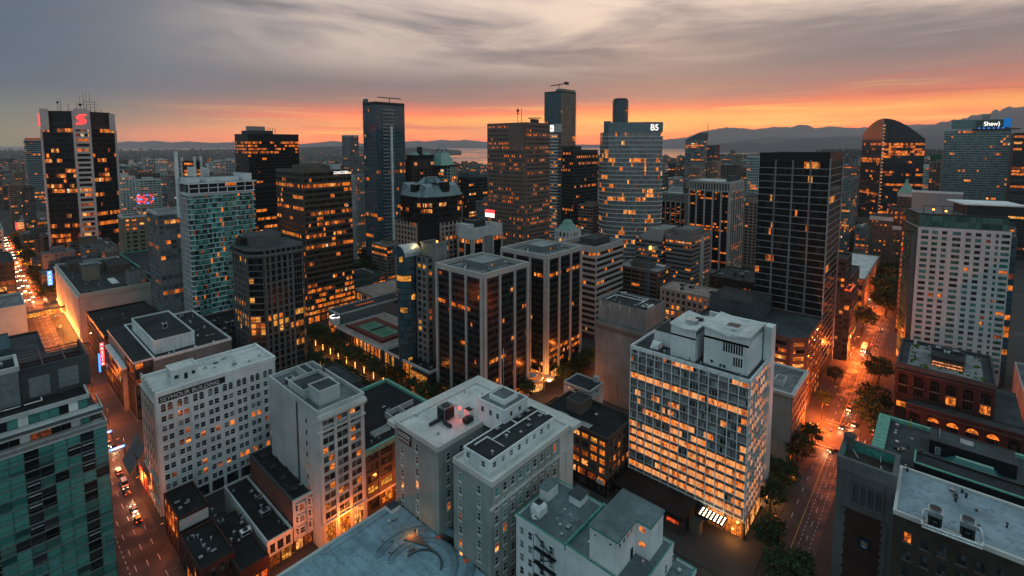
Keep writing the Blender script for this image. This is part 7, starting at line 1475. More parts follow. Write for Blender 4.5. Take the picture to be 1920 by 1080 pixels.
# white finned pair
for N, L, Rr, d, lab, sg in (((1370, 341), 1292.5, 1395, 480, 'black glass office tower caged by tall white fins under a pierced white crown band', 1), ((1287, 363), 1240, 1300, 545, 'lower twin of the white finned black tower, half hidden behind its left side', 0)):
    b_ = Bld('office_tower', lab, N=N, d=d, L=L, Rr=Rr); b_.core('black_panel', 'pale_roof', 1.2, .5, .6, cap='pale_fin', band=.9); h = b_.h
    for f, n in (('A', 5), ('B', 6)):
        b_.fac(f, 4, h - 10.5, 25, n, 1.5, 1.0, 1.5, .1, pm='pale_fin', sm='black_panel', glass='glass_black', mull=4, lit=.12, row=.22, mats=('lit', 'lit_dim')); b_.fac(f, h - 10.5, h - 2, 1, n * 3, 1.0, .9, 1.4, 1.02, pm='pale_fin', glass='glass', mull=1, topspan=.6); b_.p().fbox(b_.fr(f), 0, b_.w(f), 0, .95, 0, 4, 'pale_fin')
    b_.pent(b_.lx * .3, 2, b_.lx * .8, b_.ly * .2, h + 5, 'dark_concrete', 'dark_metal', z0=h - 2); b_.finish()
# brown stepped pair
b_ = far('office_block', 'low mauve brown banded office building in front of the white finned tower', (1297, 446), 400, 1249, 1332, 'mauve', 'grey_roof', ph=3.2)
D('mauve', m_stone, (.23, .185, .175), .8, .1, .2)
for f in 'AB': b_.fac(f, 2, b_.h - 4, 13, 7, 0, 0, 2.1, .4, pm='mauve', glass='glass_brown', mull=2, lit=.08, row=.12)
b_.p('stair_shaft').fbox(b_.B, b_.lx * .45, b_.lx * .62, 0, .7, 0, b_.h - 2, 'pale_fin'); b_.pent(b_.lx * .4, b_.ly * .3, b_.lx, b_.ly, b_.h + 3, 'mauve', 'grey_roof', z0=b_.h - 3); b_.finish()
pm2 = Pd(1208, 448, 425)
b_ = Bld('office_block', 'curved brown banded wing with an arched grey roof, left of the low mauve banded building', at=(pm2.x, pm2.y - 16), lx=34, ly=24, h=pm2.z)
b_.p().box(0, 0, 0, 34, 24, b_.h, 'mauve', 'grey_roof'); b_.p('arched_roof').prism([(0, 0), (34, 0), (34, 24), (0, 24)], b_.h, b_.h + 9, 'mauve', 'gravel_roof', pl2=[(6, 0), (34, 0), (34, 14), (6, 14)])
for f in 'AB': b_.fac(f, 2, b_.h - 1, 12, 7, 0, 0, 2.1, .4, pm='mauve', glass='glass_brown', mull=2, lit=.1, row=.12)
b_.finish()
# low roofs between
lows = [('low flat pink concrete roof under construction, with small sheds, left of the avenue towers', (1330, 557), 33, 1238, 1352, 'pink_deck_wall', 'pink_deck'), ('dark low flat roof with a raised grey edge behind the stained concrete block', (1246, 518), 30, 1168, 1262, 'dark_concrete', 'slate_roof'),
        ('white gravelled low roof next to the pink concrete roof', (1372, 578), 29, 1334, 1384, 'dark_brick', 'gravel_roof'), ('long dark low roof with scattered vents at the foot of the white finned tower', (1412, 530), 28, 1330, 1440, 'dark_brick', 'tar_roof'),
        ('grey flat roofed low hall with a rounded end below the broad dark grey office block', (1112, 424), 30, 1040, 1125, 'mauve', 'gravel_roof')]
for lab, N, z, L, Rr, wm, rm in lows:
    b_ = Bld('low_building', lab, N=N, z=z, L=L, Rr=Rr); b_.core(wm, rm, .8, .1, .5); b_.fac('A', 1, z - 2, 7, 9, 1.6, .2, 1.8, .15, pm=wm, lit=.15); b_.fac('B', 1, z - 2, 7, 4, 1.6, .2, 1.8, .15, pm=wm, lit=.15)
    for k in range(5): b_.hvac(rng.uniform(1, b_.lx * .7), rng.uniform(1, b_.ly * .8), z - .8, rng.uniform(2, 4), rng.uniform(1.5, 3), rng.uniform(1.2, 3), rng.choice(['steel', 'dark_metal', 'pale_concrete']))
    b_.vents(8, 1, 1, b_.lx - 2, b_.ly - 2, z - .8); b_.finish()
pq = Pd(1062, 424, 390)
b_ = Bld('pavilion', 'small pale stone pavilion with a two tier green copper roof behind the twin towers', at=(pq.x - 3, pq.y - 6), lx=14, ly=15, h=pq.z - 3)
h = b_.h; b_.core('light_trim', 'grey_roof', 1, .1, .4); b_.fac('A', h - 24, h - 1, 4, 4, 1.8, .6, 1.6, .4, pm='light_trim', glass='glass_black', lit=.2); b_.fac('B', h - 24, h - 1, 4, 4, 1.8, .6, 1.6, .4, pm='light_trim', glass='glass_black', lit=.2)
b_.p('copper_roof').prism([(1, 1), (13, 1), (13, 14), (1, 14)], h, h + 4.5, 'patina_roof', scale=.55); b_.p('copper_roof').prism([(3.9, 4.1), (10.1, 4.1), (10.1, 10.9), (3.9, 10.9)], h + 4.8, h + 7.6, 'patina_roof', scale=.65); b_.finish()
# right hand skyline
for N, d, L, Rr, lab, wm, gl, sp in (((1320, 262), 950, 1285, 1326, 'grey tower with a slanted top and thin spire, behind the white finned tower', 'grey_concrete', 'glass_grey', 1),
        ((1340, 272), 1050, 1322, 1349, 'dark tower with a red edge strip just right of the slanted top tower', 'dark_concrete', 'glass_blue', 0), ((1374, 281), 1250, 1370, 1379, 'slim dark blue tower in front of the wooded park', 'steel_dark', 'glass_blue', 0),
        ((1424, 292), 620, 1401, 1428, 'pale green narrow apartment tower peeping out left of the black slab tower', 'pale_concrete', 'glass_green', 0), ((1597, 334), 560, 1580, 1608, 'grey slab with a glass right side, just right of the black slab tower', 'grey_concrete', 'glass_green', 0),
        ((1602, 300), 1300, 1580, 1612, 'pale flat low office block far behind, at the edge of the wooded park', 'pale_concrete', 'glass_blue', 0),
        ((44, 352), 620, 40, 64, 'thin dark tower left of the bank tower, over the street of traffic', 'dark_concrete', 'glass_grey', 0), ((2010, 248), 520, 1902, 40, 'dark glass tower cut by the right edge of the view', 'dark_metal', 'glass', 0)):
    b_ = Bld('apartment_tower' if gl != 'glass_grey' else 'office_tower', lab, N=N, d=d, L=L, Rr=Rr, lx=40 if Rr == 40 else None, single=True); b_.core(wm, 'tar_roof', 1, .2, .5)
    for f in 'AB': b_.fac(f, 4, b_.h - 3, max(6, int(b_.h / 3.6)), 6, .4, .3, 1.1, .35, pm=wm, glass=gl, lit=.09, row=.04)
    if sp: b_.p().prism([(0, 0), (b_.lx, 0), (b_.lx, b_.ly), (0, b_.ly)], b_.h, b_.h + 14, 'dark_metal', pl2=[(b_.lx - .1, 0), (b_.lx, 0), (b_.lx, b_.ly * .4), (b_.lx - .1, b_.ly * .4)]); b_.p().tube((b_.lx + 2, 0, b_.h), (b_.lx + 2, 0, b_.h + 32), .6, 'dark_metal', 4)
    if 'red edge' in lab: b_.p().fbox(b_.B, b_.lx * .72, b_.lx, 0, .8, 0, b_.h, 'red_wall'); D('red_wall', m_stone, (.22, .03, .03))
    b_.finish()
# pointed black glass tower
b_ = far('office_tower', 'black glass tower with a gabled pointed top and a lit seam down its edge', (1654, 262), 640, 1617, 1735, 'black_panel', ph=.2, rz=R(-60))
lx, ly, h = b_.lx, b_.ly, b_.h
for f in 'AB': b_.fac(f, 3, h - 1, 40, 9, 0, 0, .5, .12, pm='black_panel', glass='glass_night', mull=2, mats=('lit', 'lit_dim'), litfn=lambda t_: (.6, .5) if .8 < t_ < .95 and f == 'B' else (.08, .12))
D('glass_night', m_glass, (.010, .014, .018), (.022, .03, .036), .06, .6, .05, (.03, .035, .04))
dz = Pd(1654, 222, 640).z - h
gq = b_.p('gable'); GX = [(0, 1), (.12, .985), (.25, .93), (.4, .82), (.6, .60), (.8, .33), (1, .03)]; GY = [(0, 1), (.25, .95), (.5, .82), (.75, .6), (1, .3)]
gz = lambda i, j: (lx * GX[i][0], ly * GY[j][0], h + dz * GX[i][1] * GY[j][1])
for i in range(6):
    gq.poly([(lx * GX[i][0], 0, h), (lx * GX[i + 1][0], 0, h), gz(i + 1, 0), gz(i, 0)], 'glass_night'); gq.poly([(lx * GX[i][0], ly, h), (lx * GX[i + 1][0], ly, h), gz(i + 1, 4), gz(i, 4)], 'glass_night')
    for j in range(4): gq.poly([gz(i, j), gz(i + 1, j), gz(i + 1, j + 1), gz(i, j + 1)], 'glass_night')
for j in range(4): gq.poly([(0, ly * GY[j + 1][0], h), (0, ly * GY[j][0], h), gz(0, j), gz(0, j + 1)], 'glass_night'); gq.poly([(lx, ly * GY[j][0], h), (lx, ly * GY[j + 1][0], h), gz(6, j + 1), gz(6, j)], 'glass_night')
for k in range(36): b_.p('seam_light').fbox(b_.B, .3, 2.6, .2, .5, h + 18 - k * 4.4, h + 19.3 - k * 4.4, 'lit_pale')
b_.p('seam').fbox(b_.B, 0, .3, 0, .8, 20, h + dz, 'steel'); b_.finish()
b_ = far('apartment_tower', 'tall pale teal tower with a lit sign reading Shaw) under an oversailing blue lit roof', (1897, 240), 640, 1772, 0, 'pale_concrete', ph=.5, lx=40)
lx, ly, h = b_.lx, b_.ly, b_.h
D('teal_grey', m_plain, (.17, .24, .24), .4, .2)
for f in 'AD': b_.fac(f, 3, h - 3, 44, 14, .25, .15, .65, .9, pm='teal_grey', sm='steel', glass='glass_pale_teal', mull=2, lit=.05, row=0)
D('glass_pale_teal', m_glass, (.06, .12, .12), (.12, .20, .19), .1, .6, .35, (.2, .25, .24))
V = lambda u: ly - u * ly                    # position along the front, 0 left to 1 right
b_.p('crown').box(2, V(.97), h - 1, lx, V(.1), h + 12, 'teal_grey', 'grey_roof'); b_.p('crown').box(-.8, V(.98), h + 1.5, 2, V(.48), h + 11, 'steel_dark'); b_.p('roof_blade').box(-4, V(1.12), h - 1.4, lx * .6, V(.42), h - .3, 'dark_metal'); b_.p('crown').box(4, V(.68), h + 12, 10, V(.56), h + 18, 'pink_deck_wall')
b_.p('blue_panel').box(-1.0, V(.985), h + 1.5, 5, V(.88), h + 13, 'blue_glow'); D('blue_glow', m_emit, (.0, .16, .5), .7)
for k in range(6): b_.np('uplight').box(-2.2, V(.535 + .07 * k), h - .2, -1.6, V(.52 + .07 * k), h + 1.0, 'blue_sign')
rt = b_.finish(); text_obj('lettering', 'Shaw)', 7.6, 'white_sign', rt, fmtx(b_.A, ly * .59, h + 3.6, 1.0), .2, xs=.86)
b_ = far('office_block', 'tower wrapped in dark green building net, left of the pale teal signed tower', (1773, 292), 760, 1744, 0, 'green_net', lx=15); D('green_net', m_plain, (.02, .11, .065), .8, 0, .3); b_.p('scaffold_top').box(0, 0, b_.h, b_.lx, b_.ly, b_.h + 2, 'green_net'); b_.finish()
b_ = Bld('low_building', 'low tan building with orange lit street front far along the avenue', at=(470, 44), lx=110, ly=26, h=24); b_.core('tan_brick', 'pale_roof', .8, .4, .4); b_.fac('B', .5, 23, 5, 26, 1.2, .3, 1.2, .2, pm='tan_brick', lit=.55, row=.3); b_.fac('A', .5, 23, 5, 6, 1.2, .3, 1.2, .2, pm='tan_brick', lit=.5); b_.finish()
b_ = Bld('low_building', 'dark low building with scattered orange windows at the right edge, beyond the arcaded block', at=(356, -74), lx=40, ly=30, h=40); b_.core('dark_brown', 'tar_roof', .8, .4, .4); b_.fac('A', .5, 38, 9, 8, 1.2, .3, 1.2, .2, pm='dark_brown', lit=.25); b_.fac('D', .5, 38, 9, 8, 1.2, .3, 1.2, .2, pm='dark_brown', lit=.25); b_.finish()
b_ = Bld('low_building', 'plain grey low roof at the right edge below the white panelled hotel', at=(300, -62), lx=60, ly=30, h=17); b_.core('pale_concrete', 'grey_roof', .8, .1, .4); b_.fac('A', .5, 16, 4, 8, 1.2, .3, 1.2, .2, pm='pale_concrete', lit=.5); b_.finish()
b_ = Bld('office_block', 'thin dark glass building with red neon between the hotel and brown stepped tower', at=(425, 14), lx=20, ly=7, h=84); b_.core('dark_metal', 'tar_roof', .8, .1, .4); b_.fac('A', 2, 82, 22, 2, .2, .2, .8, .15, pm='dark_metal', glass='glass_grey', lit=.25); b_.fac('D', 2, 82, 22, 4, .2, .2, .8, .15, pm='dark_metal', glass='glass_grey', lit=.15); b_.p('neon').fbox(b_.A, 1, 5, .3, .5, 66, 67, 'red_sign'); b_.p('neon').fbox(b_.A, 1, 3, .3, .5, 58, 60, 'red_sign'); b_.finish()

# ------------------------------------------------------------------ the crowded blocks behind: every house still its own object
def footprint(b): 
    ca, sa = math.cos(b.rz), math.sin(b.rz); c = [(b.x + ca * u - sa * v, b.y + sa * u + ca * v) for u in (0, b.lx) for v in (0, b.ly)]
    return min(p_[0] for p_ in c), min(p_[1] for p_ in c), max(p_[0] for p_ in c), max(p_[1] for p_ in c)
SKY = [[] for _ in range(200)]               # nearest skyline per picture column, to leave out what the picture shows nothing of
def mark(fp, h_):
    pj = [proj((x, y, h_)) for x in (fp[0], fp[2]) for y in (fp[1], fp[3])]
    if min(p_[2] for p_ in pj) < 5: return
    x0, x1 = min(p_[0] for p_ in pj), max(p_[0] for p_ in pj); dd = sum(p_[2] for p_ in pj) / 4; yt = max(p_[1] for p_ in pj)
    for k in range(max(0, int(x0 / 9.6) + 1), min(199, int(x1 / 9.6) - 1) + 1): SKY[k].append((dd, yt))
def shows(fp, h_):
    pj = [proj((x, y, h_)) for x in (fp[0], fp[2]) for y in (fp[1], fp[3])]
    x0, x1 = min(p_[0] for p_ in pj), max(p_[0] for p_ in pj); dd = sum(p_[2] for p_ in pj) / 4; yt = min(p_[1] for p_ in pj); n = 0; tot = 0
    for k in range(int(x0 / 9.6), int(x1 / 9.6) + 1):
        if 0 <= k < 200:
            tot += 1; hid = min([y for d_, y in SKY[k] if d_ < dd - 15] + [9999])
            if yt < hid - 6: n += 1
    return n >= 1 and n >= tot * .4
FPS = [footprint(b) for b in ALLB]
for b, f_ in zip(ALLB, FPS): mark(f_, b.h)
FILL = [('grey_concrete', 'grey', 'glass_grey'), ('dark_concrete', 'dark grey', 'glass'), ('pale_concrete', 'pale', 'glass'), ('brown_stone', 'brown', 'glass_brown'), ('pink_stone', 'pinkish', 'glass_brown'), ('steel_dark', 'dark teal', 'glass_blue'), ('white_block', 'white', 'glass_green'), ('tan_brick', 'tan', 'glass')]
def overlaps(f_, m=4): return any(f_[0] < o[2] + m and f_[2] > o[0] - m and f_[1] < o[3] + m and f_[3] > o[1] - m for o in FPS)
def onroad(f_):
    return any(f_[0] < x1 + 2 and f_[2] > x0 - 2 for x0, x1 in XS) and f_[1] < 1500 or any(f_[1] < y1 + 2 and f_[3] > y0 - 2 for y0, y1 in YS) and f_[0] < 1100
cand = []
for i in range(9000):
    px = rng.uniform(-60, 1960); d = 260 + 2300 * rng.random() ** 1.7
    p_ = Pd(px, HORIZON, d)
    if px < 680: hh = rng.choice([14, 20, 28, 36, 45, 55, 65, 75]) * (1.15 if d < 1200 else .8)
    elif px < 1250: hh = rng.choice([20, 30, 42, 55, 70, 82])
    else: hh = rng.choice([20, 30, 42, 55, 70, 85, 95]) * (1 if d > 700 else .7)
    if px > 1480 and d > 1500: continue
    cand.append((d, p_.x, p_.y, rng.uniform(16, 34), rng.uniform(16, 34), hh * rng.uniform(.8, 1.15), rng.choice(FILL), px))
cand.sort(key=lambda c: c[0])
nfill = 0; FL = {}; FB = {}
MAINS = [(25, 'the traffic filled street'), (65, 'the slim grey green tower'), (148, 'the red emblem tower'), (270, 'the clock tower'), (400, 'the teal slabbed tower'), (500, 'the black square tower'), (590, 'the brown ribbon tower'), (656, 'the hazy grey tower'), (720, 'the dark blue glass tower'), (785, 'the faceted roof tower'), (830, 'the glass pyramid'), (890, 'the dark glass office block'), (970, 'the brown gridded tower'), (1037, 'the narrow banded tower'), (1085, 'the broad dark grey block'), (1185, 'the rounded glass tower'), (1265, 'the lower finned tower'), (1305, 'the slanted top tower'), (1345, 'the white finned tower'), (1415, 'the pale green narrow tower'), (1500, 'the black slab tower'), (1600, 'the grey slab'), (1675, 'the gabled black tower'), (1760, 'the green netted tower'), (1830, 'the pale teal tower'), (1910, 'the right edge tower')]
for d, x, y, lx, ly, hh, (wm, cn, gl), px in cand:
    f_ = (x, y, x + lx, y + ly)
    if d < 480 and hh > 30: hh *= .5
    if px < 335 and d < 700: hh = min(hh, 26)
    yt_ = proj((x, y, hh))[1]
    if (840 < px < 925 and yt_ < 302) or (1238 < px < 1440 and yt_ < 291) or (px > 1440 and yt_ < 284) or (px < 640 and yt_ < 288): continue
    if overlaps(f_) or onroad(f_) or not shows(f_, hh) or nfill >= 270: continue
    if y < 22 and x < 420: continue
    FPS.append(f_); mark(f_, hh); nfill += 1
    nm = min(MAINS, key=lambda m: abs(m[0] - px))
    zone = ('left of ' if px < nm[0] - 14 else ('right of ' if px > nm[0] + 14 else 'over ')) + nm[1]
    kind = 'tower' if hh > 45 else 'block'; far_ = 'distant' if d > 1100 else 'mid distance'
    wd = 'slim ' if lx < 21 else ('broad ' if lx > 28 else '')
    lab = f'{far_} {wd}{cn} {kind} {zone}'; FL.setdefault(lab, []).append((px, nfill))
    b_ = Bld('apartment_tower' if kind == 'tower' else 'city_block', lab, at=(x, y), lx=lx, ly=ly, h=hh, single=True, group=f'{far_} {cn} {kind}s {zone}')
    b_.core(wm, rng.choice(['tar_roof', 'grey_roof', 'slate_roof', 'gravel_roof']), .8, .2, .5)
    n = max(3, int(hh / 3.4)) if d < 1300 else max(3, int(hh / 5)); sty = rng.random()
    for f in 'AB':
        if sty < .45: b_.fac(f, 2, hh - 2, n, 5, .5, .3, 1.3, .35, pm=wm, glass=gl, mull=1, lit=.12, row=.05, mw=0)
        else: b_.fac(f, 2, hh - 2, n, 6, 1.4, .3, 1.4, .25, pm=wm, glass=gl, mull=1, lit=.14, row=.05, mw=0)
    b_.pent(lx * .25, ly * .25, lx * .7, ly * .7, hh + rng.uniform(2, 5), wm, z0=hh - 1)
    for k in range(3): b_.p().box(lx * rng.uniform(.05, .8), ly * rng.uniform(.05, .8), hh - 1, lx * rng.uniform(.82, .9), ly * rng.uniform(.82, .9), hh + rng.uniform(.4, 1.6), 'steel') if k and rng.random() < .5 else None
    b_.finish(); FB[nfill] = b_.root
ORD = ['first', 'second', 'third', 'fourth', 'fifth', 'sixth', 'seventh', 'eighth', 'ninth', 'tenth', 'eleventh', 'twelfth', 'thirteenth', 'fourteenth']
for lab, l_ in FL.items():
    if len(l_) > 1:
        for i, (px, n) in enumerate(sorted(l_)): FB[n]['label'] = lab + ', ' + ORD[i] + ' from left'

# ------------------------------------------------------------------ trees
def m_leaf(m):
    g = G(m.node_tree); r = g.n('ShaderNodeNewGeometry').outputs['Random Per Island']
    fin(m, g, bs(g, g.mix(r, (.012, .03, .018), (.05, .085, .032)), .8, .1))
D('lamp_hot', m_emit, (1, .42, .09), 3.4); D('leaf', m_leaf); D('bark', m_plain, (.05, .04, .032), .9)
def crown_mesh(seed, n=60, per=34):
    r = random.Random(seed); b = MB()
    for i in range(n):
        th = r.uniform(0, 6.283); ph = math.acos(r.uniform(-.75, 1)); k = r.uniform(.55, 1.0)
        c = Vector((math.sin(ph) * math.cos(th) * k, math.sin(ph) * math.sin(th) * k, math.cos(ph) * k * 1.1)); cr = r.uniform(.16, .34)
        for j in range(per):
            p = c + Vector((r.gauss(0, 1), r.gauss(0, 1), r.gauss(0, .8))) * cr * .6; s_ = r.uniform(.055, .115)
            u = Vector((r.gauss(0, 1), r.gauss(0, 1), r.gauss(0, 1))).normalized(); v = u.orthogonal().normalized(); v = (v + u.cross(v) * r.uniform(-1, 1)).normalized()
            b.poly([p - u * s_, p + v * s_ * .7, p + u * s_, p - v * s_ * .7], 'leaf')
    return b.mesh('crown')
CROWNS = [crown_mesh(s) for s in (1, 2, 3, 4)]
tb = MB(); tb.tube((0, 0, 0), (.05, 0, .42), .032, 'bark', 7, .02)
for k in range(5): a = k * 1.257; tb.tube((.04, 0, .34 + .02 * k), (.2 * math.cos(a), .2 * math.sin(a), .62 + .02 * k), .014, 'bark', 5, .005)
TRUNK = tb.mesh('trunk')
def tree(x, y, h_, label, group, rad=.36):
    o = empty('street_tree', (x, y, .1), rng.uniform(0, 6.28)); tag(o, label, 'tree', group)
    t_ = link('trunk', TRUNK, o); t_.scale = (h_, h_, h_); c = link('crown', rng.choice(CROWNS), o, (0, 0, h_ * .66)); r_ = h_ * rad * rng.uniform(.9, 1.12); c.scale = (r_, r_ * rng.uniform(.85, 1.1), h_ * .36)
for k in range(26):
    sd = k % 2; x = (128.2, 145.8)[sd] + rng.uniform(-.8, .8); y = 178 + (k // 2) * 11.0 + rng.uniform(-2, 2)
    tree(x, y, rng.uniform(10, 14), 'leafy tree on the %s side of the shopping street, %s from the near end' % (('left', 'right')[sd], ORD[k // 2]), 'trees lining the shopping street', .42)
for px, py, h_, lab in ((1442, 1000, 11, 'full street tree at the foot of the white gridded slab, nearest the camera'), (1445, 925, 11, 'street tree beside the white gridded slab, second from the nearest'), (1467, 885, 12, 'street tree in front of the low grey stone block, near the white slab'), (1497, 835, 12, 'street tree at the corner of the low grey stone block'), (1522, 812, 9, 'small street tree by the crossing in front of the brown podium block'), (1545, 745, 8, 'small dark tree before the shop fronts of the brown podium block'), (1566, 700, 8, 'small dark tree by the lit shop fronts below the black slab tower'),
        (1618, 595, 17, 'round dark tree leaning over the avenue beyond the second crossing'), (1648, 690, 14, 'dark tree opposite the arcaded brick block, farther of the row'), (1640, 745, 15, 'big dark tree in the row before the arcaded brick block'), (1633, 775, 14, 'broad dark tree in the row before the arcaded brick block, nearer'), (1652, 806, 9, 'small dark tree at the corner of the green edged block'), (1475, 1070, 12, 'dark tree at the bottom edge beside the avenue and the stone tower'), (1500, 1060, 9, 'smaller tree at the bottom edge close to the stone tower')):
    p_ = Pz(px, py, h_ * .62); tree(p_.x, p_.y, h_, lab, None, .46)
for k in range(9): p_ = Pz(1648 + (k % 3) * 14, 590 - k * 9, 0); tree(p_.x, p_.y - 4, rng.uniform(16, 22), 'dark tree in the thick clump between the avenue and the white hotel', 'clump of trees by the hotel', .5)
for k in range(14): tree(40 + rng.uniform(-1, 1), 560 + k * 28, rng.uniform(11, 15), 'dark tree on the right of the traffic filled street, %s from the near end' % ORD[k], 'trees along the traffic street', .45)
for px, py in ((672, 520), (690, 512), (706, 520), (700, 498), (682, 496)): p_ = Pz(px, py, 0); tree(p_.x, p_.y, 17, 'dark tree in the small plaza between brown ribbon tower and faceted roof tower', 'plaza trees', .5)
for px, py in ((1078, 712), (1092, 700), (1104, 690), (1060, 722), (985, 752), (800, 742), (830, 745)): p_ = Pz(px, py, 0); tree(p_.x, p_.y, 11, 'dark tree at the foot of the twin towers', 'trees around the twin towers', .45)
for px, py in ((1115, 432), (1124, 424), (1108, 436)): p_ = Pd(px, py, 420); tree(p_.x, p_.y, 44, 'tall dark tree group below the rounded glass tower', 'trees by the rounded glass tower', .4)

# ------------------------------------------------------------------ lamps and signals
D('pole', m_plain, (.03, .035, .035), .5, .5)
pb = MB(); pb.tube((0, 0, 0), (0, 0, 8.4), .11, 'pole', 6, .07); pb.tube((0, 0, 8.3), (2.2, 0, 8.9), .05, 'pole', 5); POLE = pb.mesh('post')
pb = MB(); pb.box(1.7, -.18, 8.78, 2.5, .18, 8.95, 'pole'); HEAD = pb.mesh('lamp_head'); pb = MB(); pb.box(1.75, -.14, 8.72, 2.45, .14, 8.79, 'lamp_glow'); BULB = pb.mesh('lamp')
LC = {}
def lamp_light(o, loc, e, c=(1, .36, .07), r=.35):
    l = bpy.data.lights.new('lamp_light', 'POINT'); l.energy = e; l.color = c; l.shadow_soft_size = r; link('lamp_light', l, o, loc)
def street_lamp(x, y, rz, e, label, group, c=(1, .30, .05)):
    LC[label] = LC.get(label, -1) + 1; label += ', %s from the near end' % ORD[LC[label]]
    o = empty('street_lamp', (x, y, .1), rz); tag(o, label, 'street lamp', group)
    link('post', POLE, o); link('lamp_head', HEAD, o); link('lamp', BULB, o)
    if e: lamp_light(o, (2.1, 0, 8.3), e, c)
AVE = 'street lamps along the avenue'
for x, e in ((170, 400), (195, 400), (222, 900), (241, 34000), (262, 46000), (285, 3500), (318, 4500), (348, 46000), (370, 36000), (400, 7000), (440, 14000), (480, 26000), (530, 20000), (600, 20000)):
    street_lamp(x, 37.8, -math.pi / 2, e, 'street lamp on the building side of the avenue', AVE, (1, .14, .018))
for x, e in ((250, 5000), (300, 300), (356, 4000), (420, 900)): street_lamp(x, 23.6, math.pi / 2, e, 'street lamp on the tree side of the avenue', AVE, (1, .12, .015))
for y, e in ((182, 2200), (215, 5500), (250, 9500), (285, 11000), (330, 14000), (400, 12000), (440, 12000), (480, 18000), (520, 18000), (565, 30000), (620, 24000), (690, 24000), (780, 30000), (900, 34000)): street_lamp(37.0, y, math.pi, e, 'street lamp right of the long left street', 'street lamps of the left street', (1, .17, .022))
for x, e in ((58, 3600), (76, 4200), (94, 3600), (112, 3200), (160, 5000), (200, 5000), (235, 5000)): street_lamp(x, 141.4, -math.pi / 2, e, 'street lamp shining on the pavement of the cross street', 'street lamps of the cross street', (1, .19, .025))
cb = MB(); cb.cyl(0, 0, 0, 1.6, .16, 'pole', 8); cb.cyl(0, 0, 5.4, 5.6, .2, 'pole', 8); COLB = cb.mesh('base'); cb = MB(); cb.cyl(0, 0, 1.6, 5.4, .19, 'lamp_hot', 8); COLG = cb.mesh('lamp_tube')
n_ = 0
for k in range(13):
    for x in (131.4, 142.6):
        o = empty('light_column', (x, 182 + k * 9.5, .1)); tag(o, 'glowing light column on the %s side of the shopping street, %s from the near end' % ('left' if x < 137 else 'right', ORD[k]), 'street lamp', 'light columns of the shopping street'); link('base', COLB, o); link('lamp_tube', COLG, o)
        if (k + (x > 140)) % 2: lamp_light(o, (0, 0, 4), 2600, (1, .25, .035), .5)
o = empty('entrance_lamp', (200, 152, .1)); tag(o, 'lamp standing before the entrance canopy of the twin towers', 'street lamp'); b = MB(); b.cyl(0, 0, 0, 4, .1, 'pole', 6); b.build('post', o); b = MB(); b.cyl(0, 0, 4, 4.7, .3, 'lamp_glow', 8); b.build('lamp', o); lamp_light(o, (0, 0, 5.2), 9000)
for k, (x, y, e) in enumerate(((160.5, 46, 1500), (158, 62, 1200), (188.5, 41.4, 1500))):
    o = empty('wall_lamp', (x, y, 4.2)); tag(o, ('lamp under the black canopy of the white gridded slab', 'lamp over the side entrance of the white gridded slab', 'lamp at the street corner of the white gridded slab')[k], 'lamp'); b = MB(); b.box(-.3, -.3, 0, .3, .3, .3, 'lamp_glow'); b.build('lamp', o); lamp_light(o, (0, 0, -.5), e, (1, .36, .07))
def signal(x, y, rz, label, red=True):
    o = empty('traffic_light', (x, y, .1), rz); tag(o, label, 'traffic light')
    b = MB(); b.tube((0, 0, 0), (0, 0, 6), .1, 'pole', 6); b.tube((0, 0, 5.8), (6.5, 0, 6.3), .07, 'pole', 5); b.build('pole', o); b = MB(); b.box(6.2, -.3, 5.5, 6.8, .3, 7.1, 'sign_black'); b.build('housing', o)
    b = MB(); b.cyl(6.5, 0, 6.55, 7.15, .42, 'red_glow', 8); b.build('lens', o)
    l = bpy.data.lights.new('lens_light', 'POINT'); l.energy = 420; l.color = (1, .03, .02); link('lens_light', l, o, (6.5, -.9 if abs(rz) < 1 else .9, 6.4))
signal(243.5, 38, -math.pi / 2, 'traffic light with a red lamp at the near left corner of the first crossing'); signal(260, 22.5, math.pi / 2, 'traffic light with a red lamp at the far right corner of the first crossing'); signal(351, 38, -math.pi / 2, 'traffic light on a curved arm at the near corner of the second crossing'); signal(367, 22.5, math.pi / 2, 'traffic light with a red lamp beyond the second crossing'); signal(23, 126, 0, 'traffic light at the bottom left crossing'); signal(38, 333, math.pi, 'traffic light by the low dark roofs on the left street')

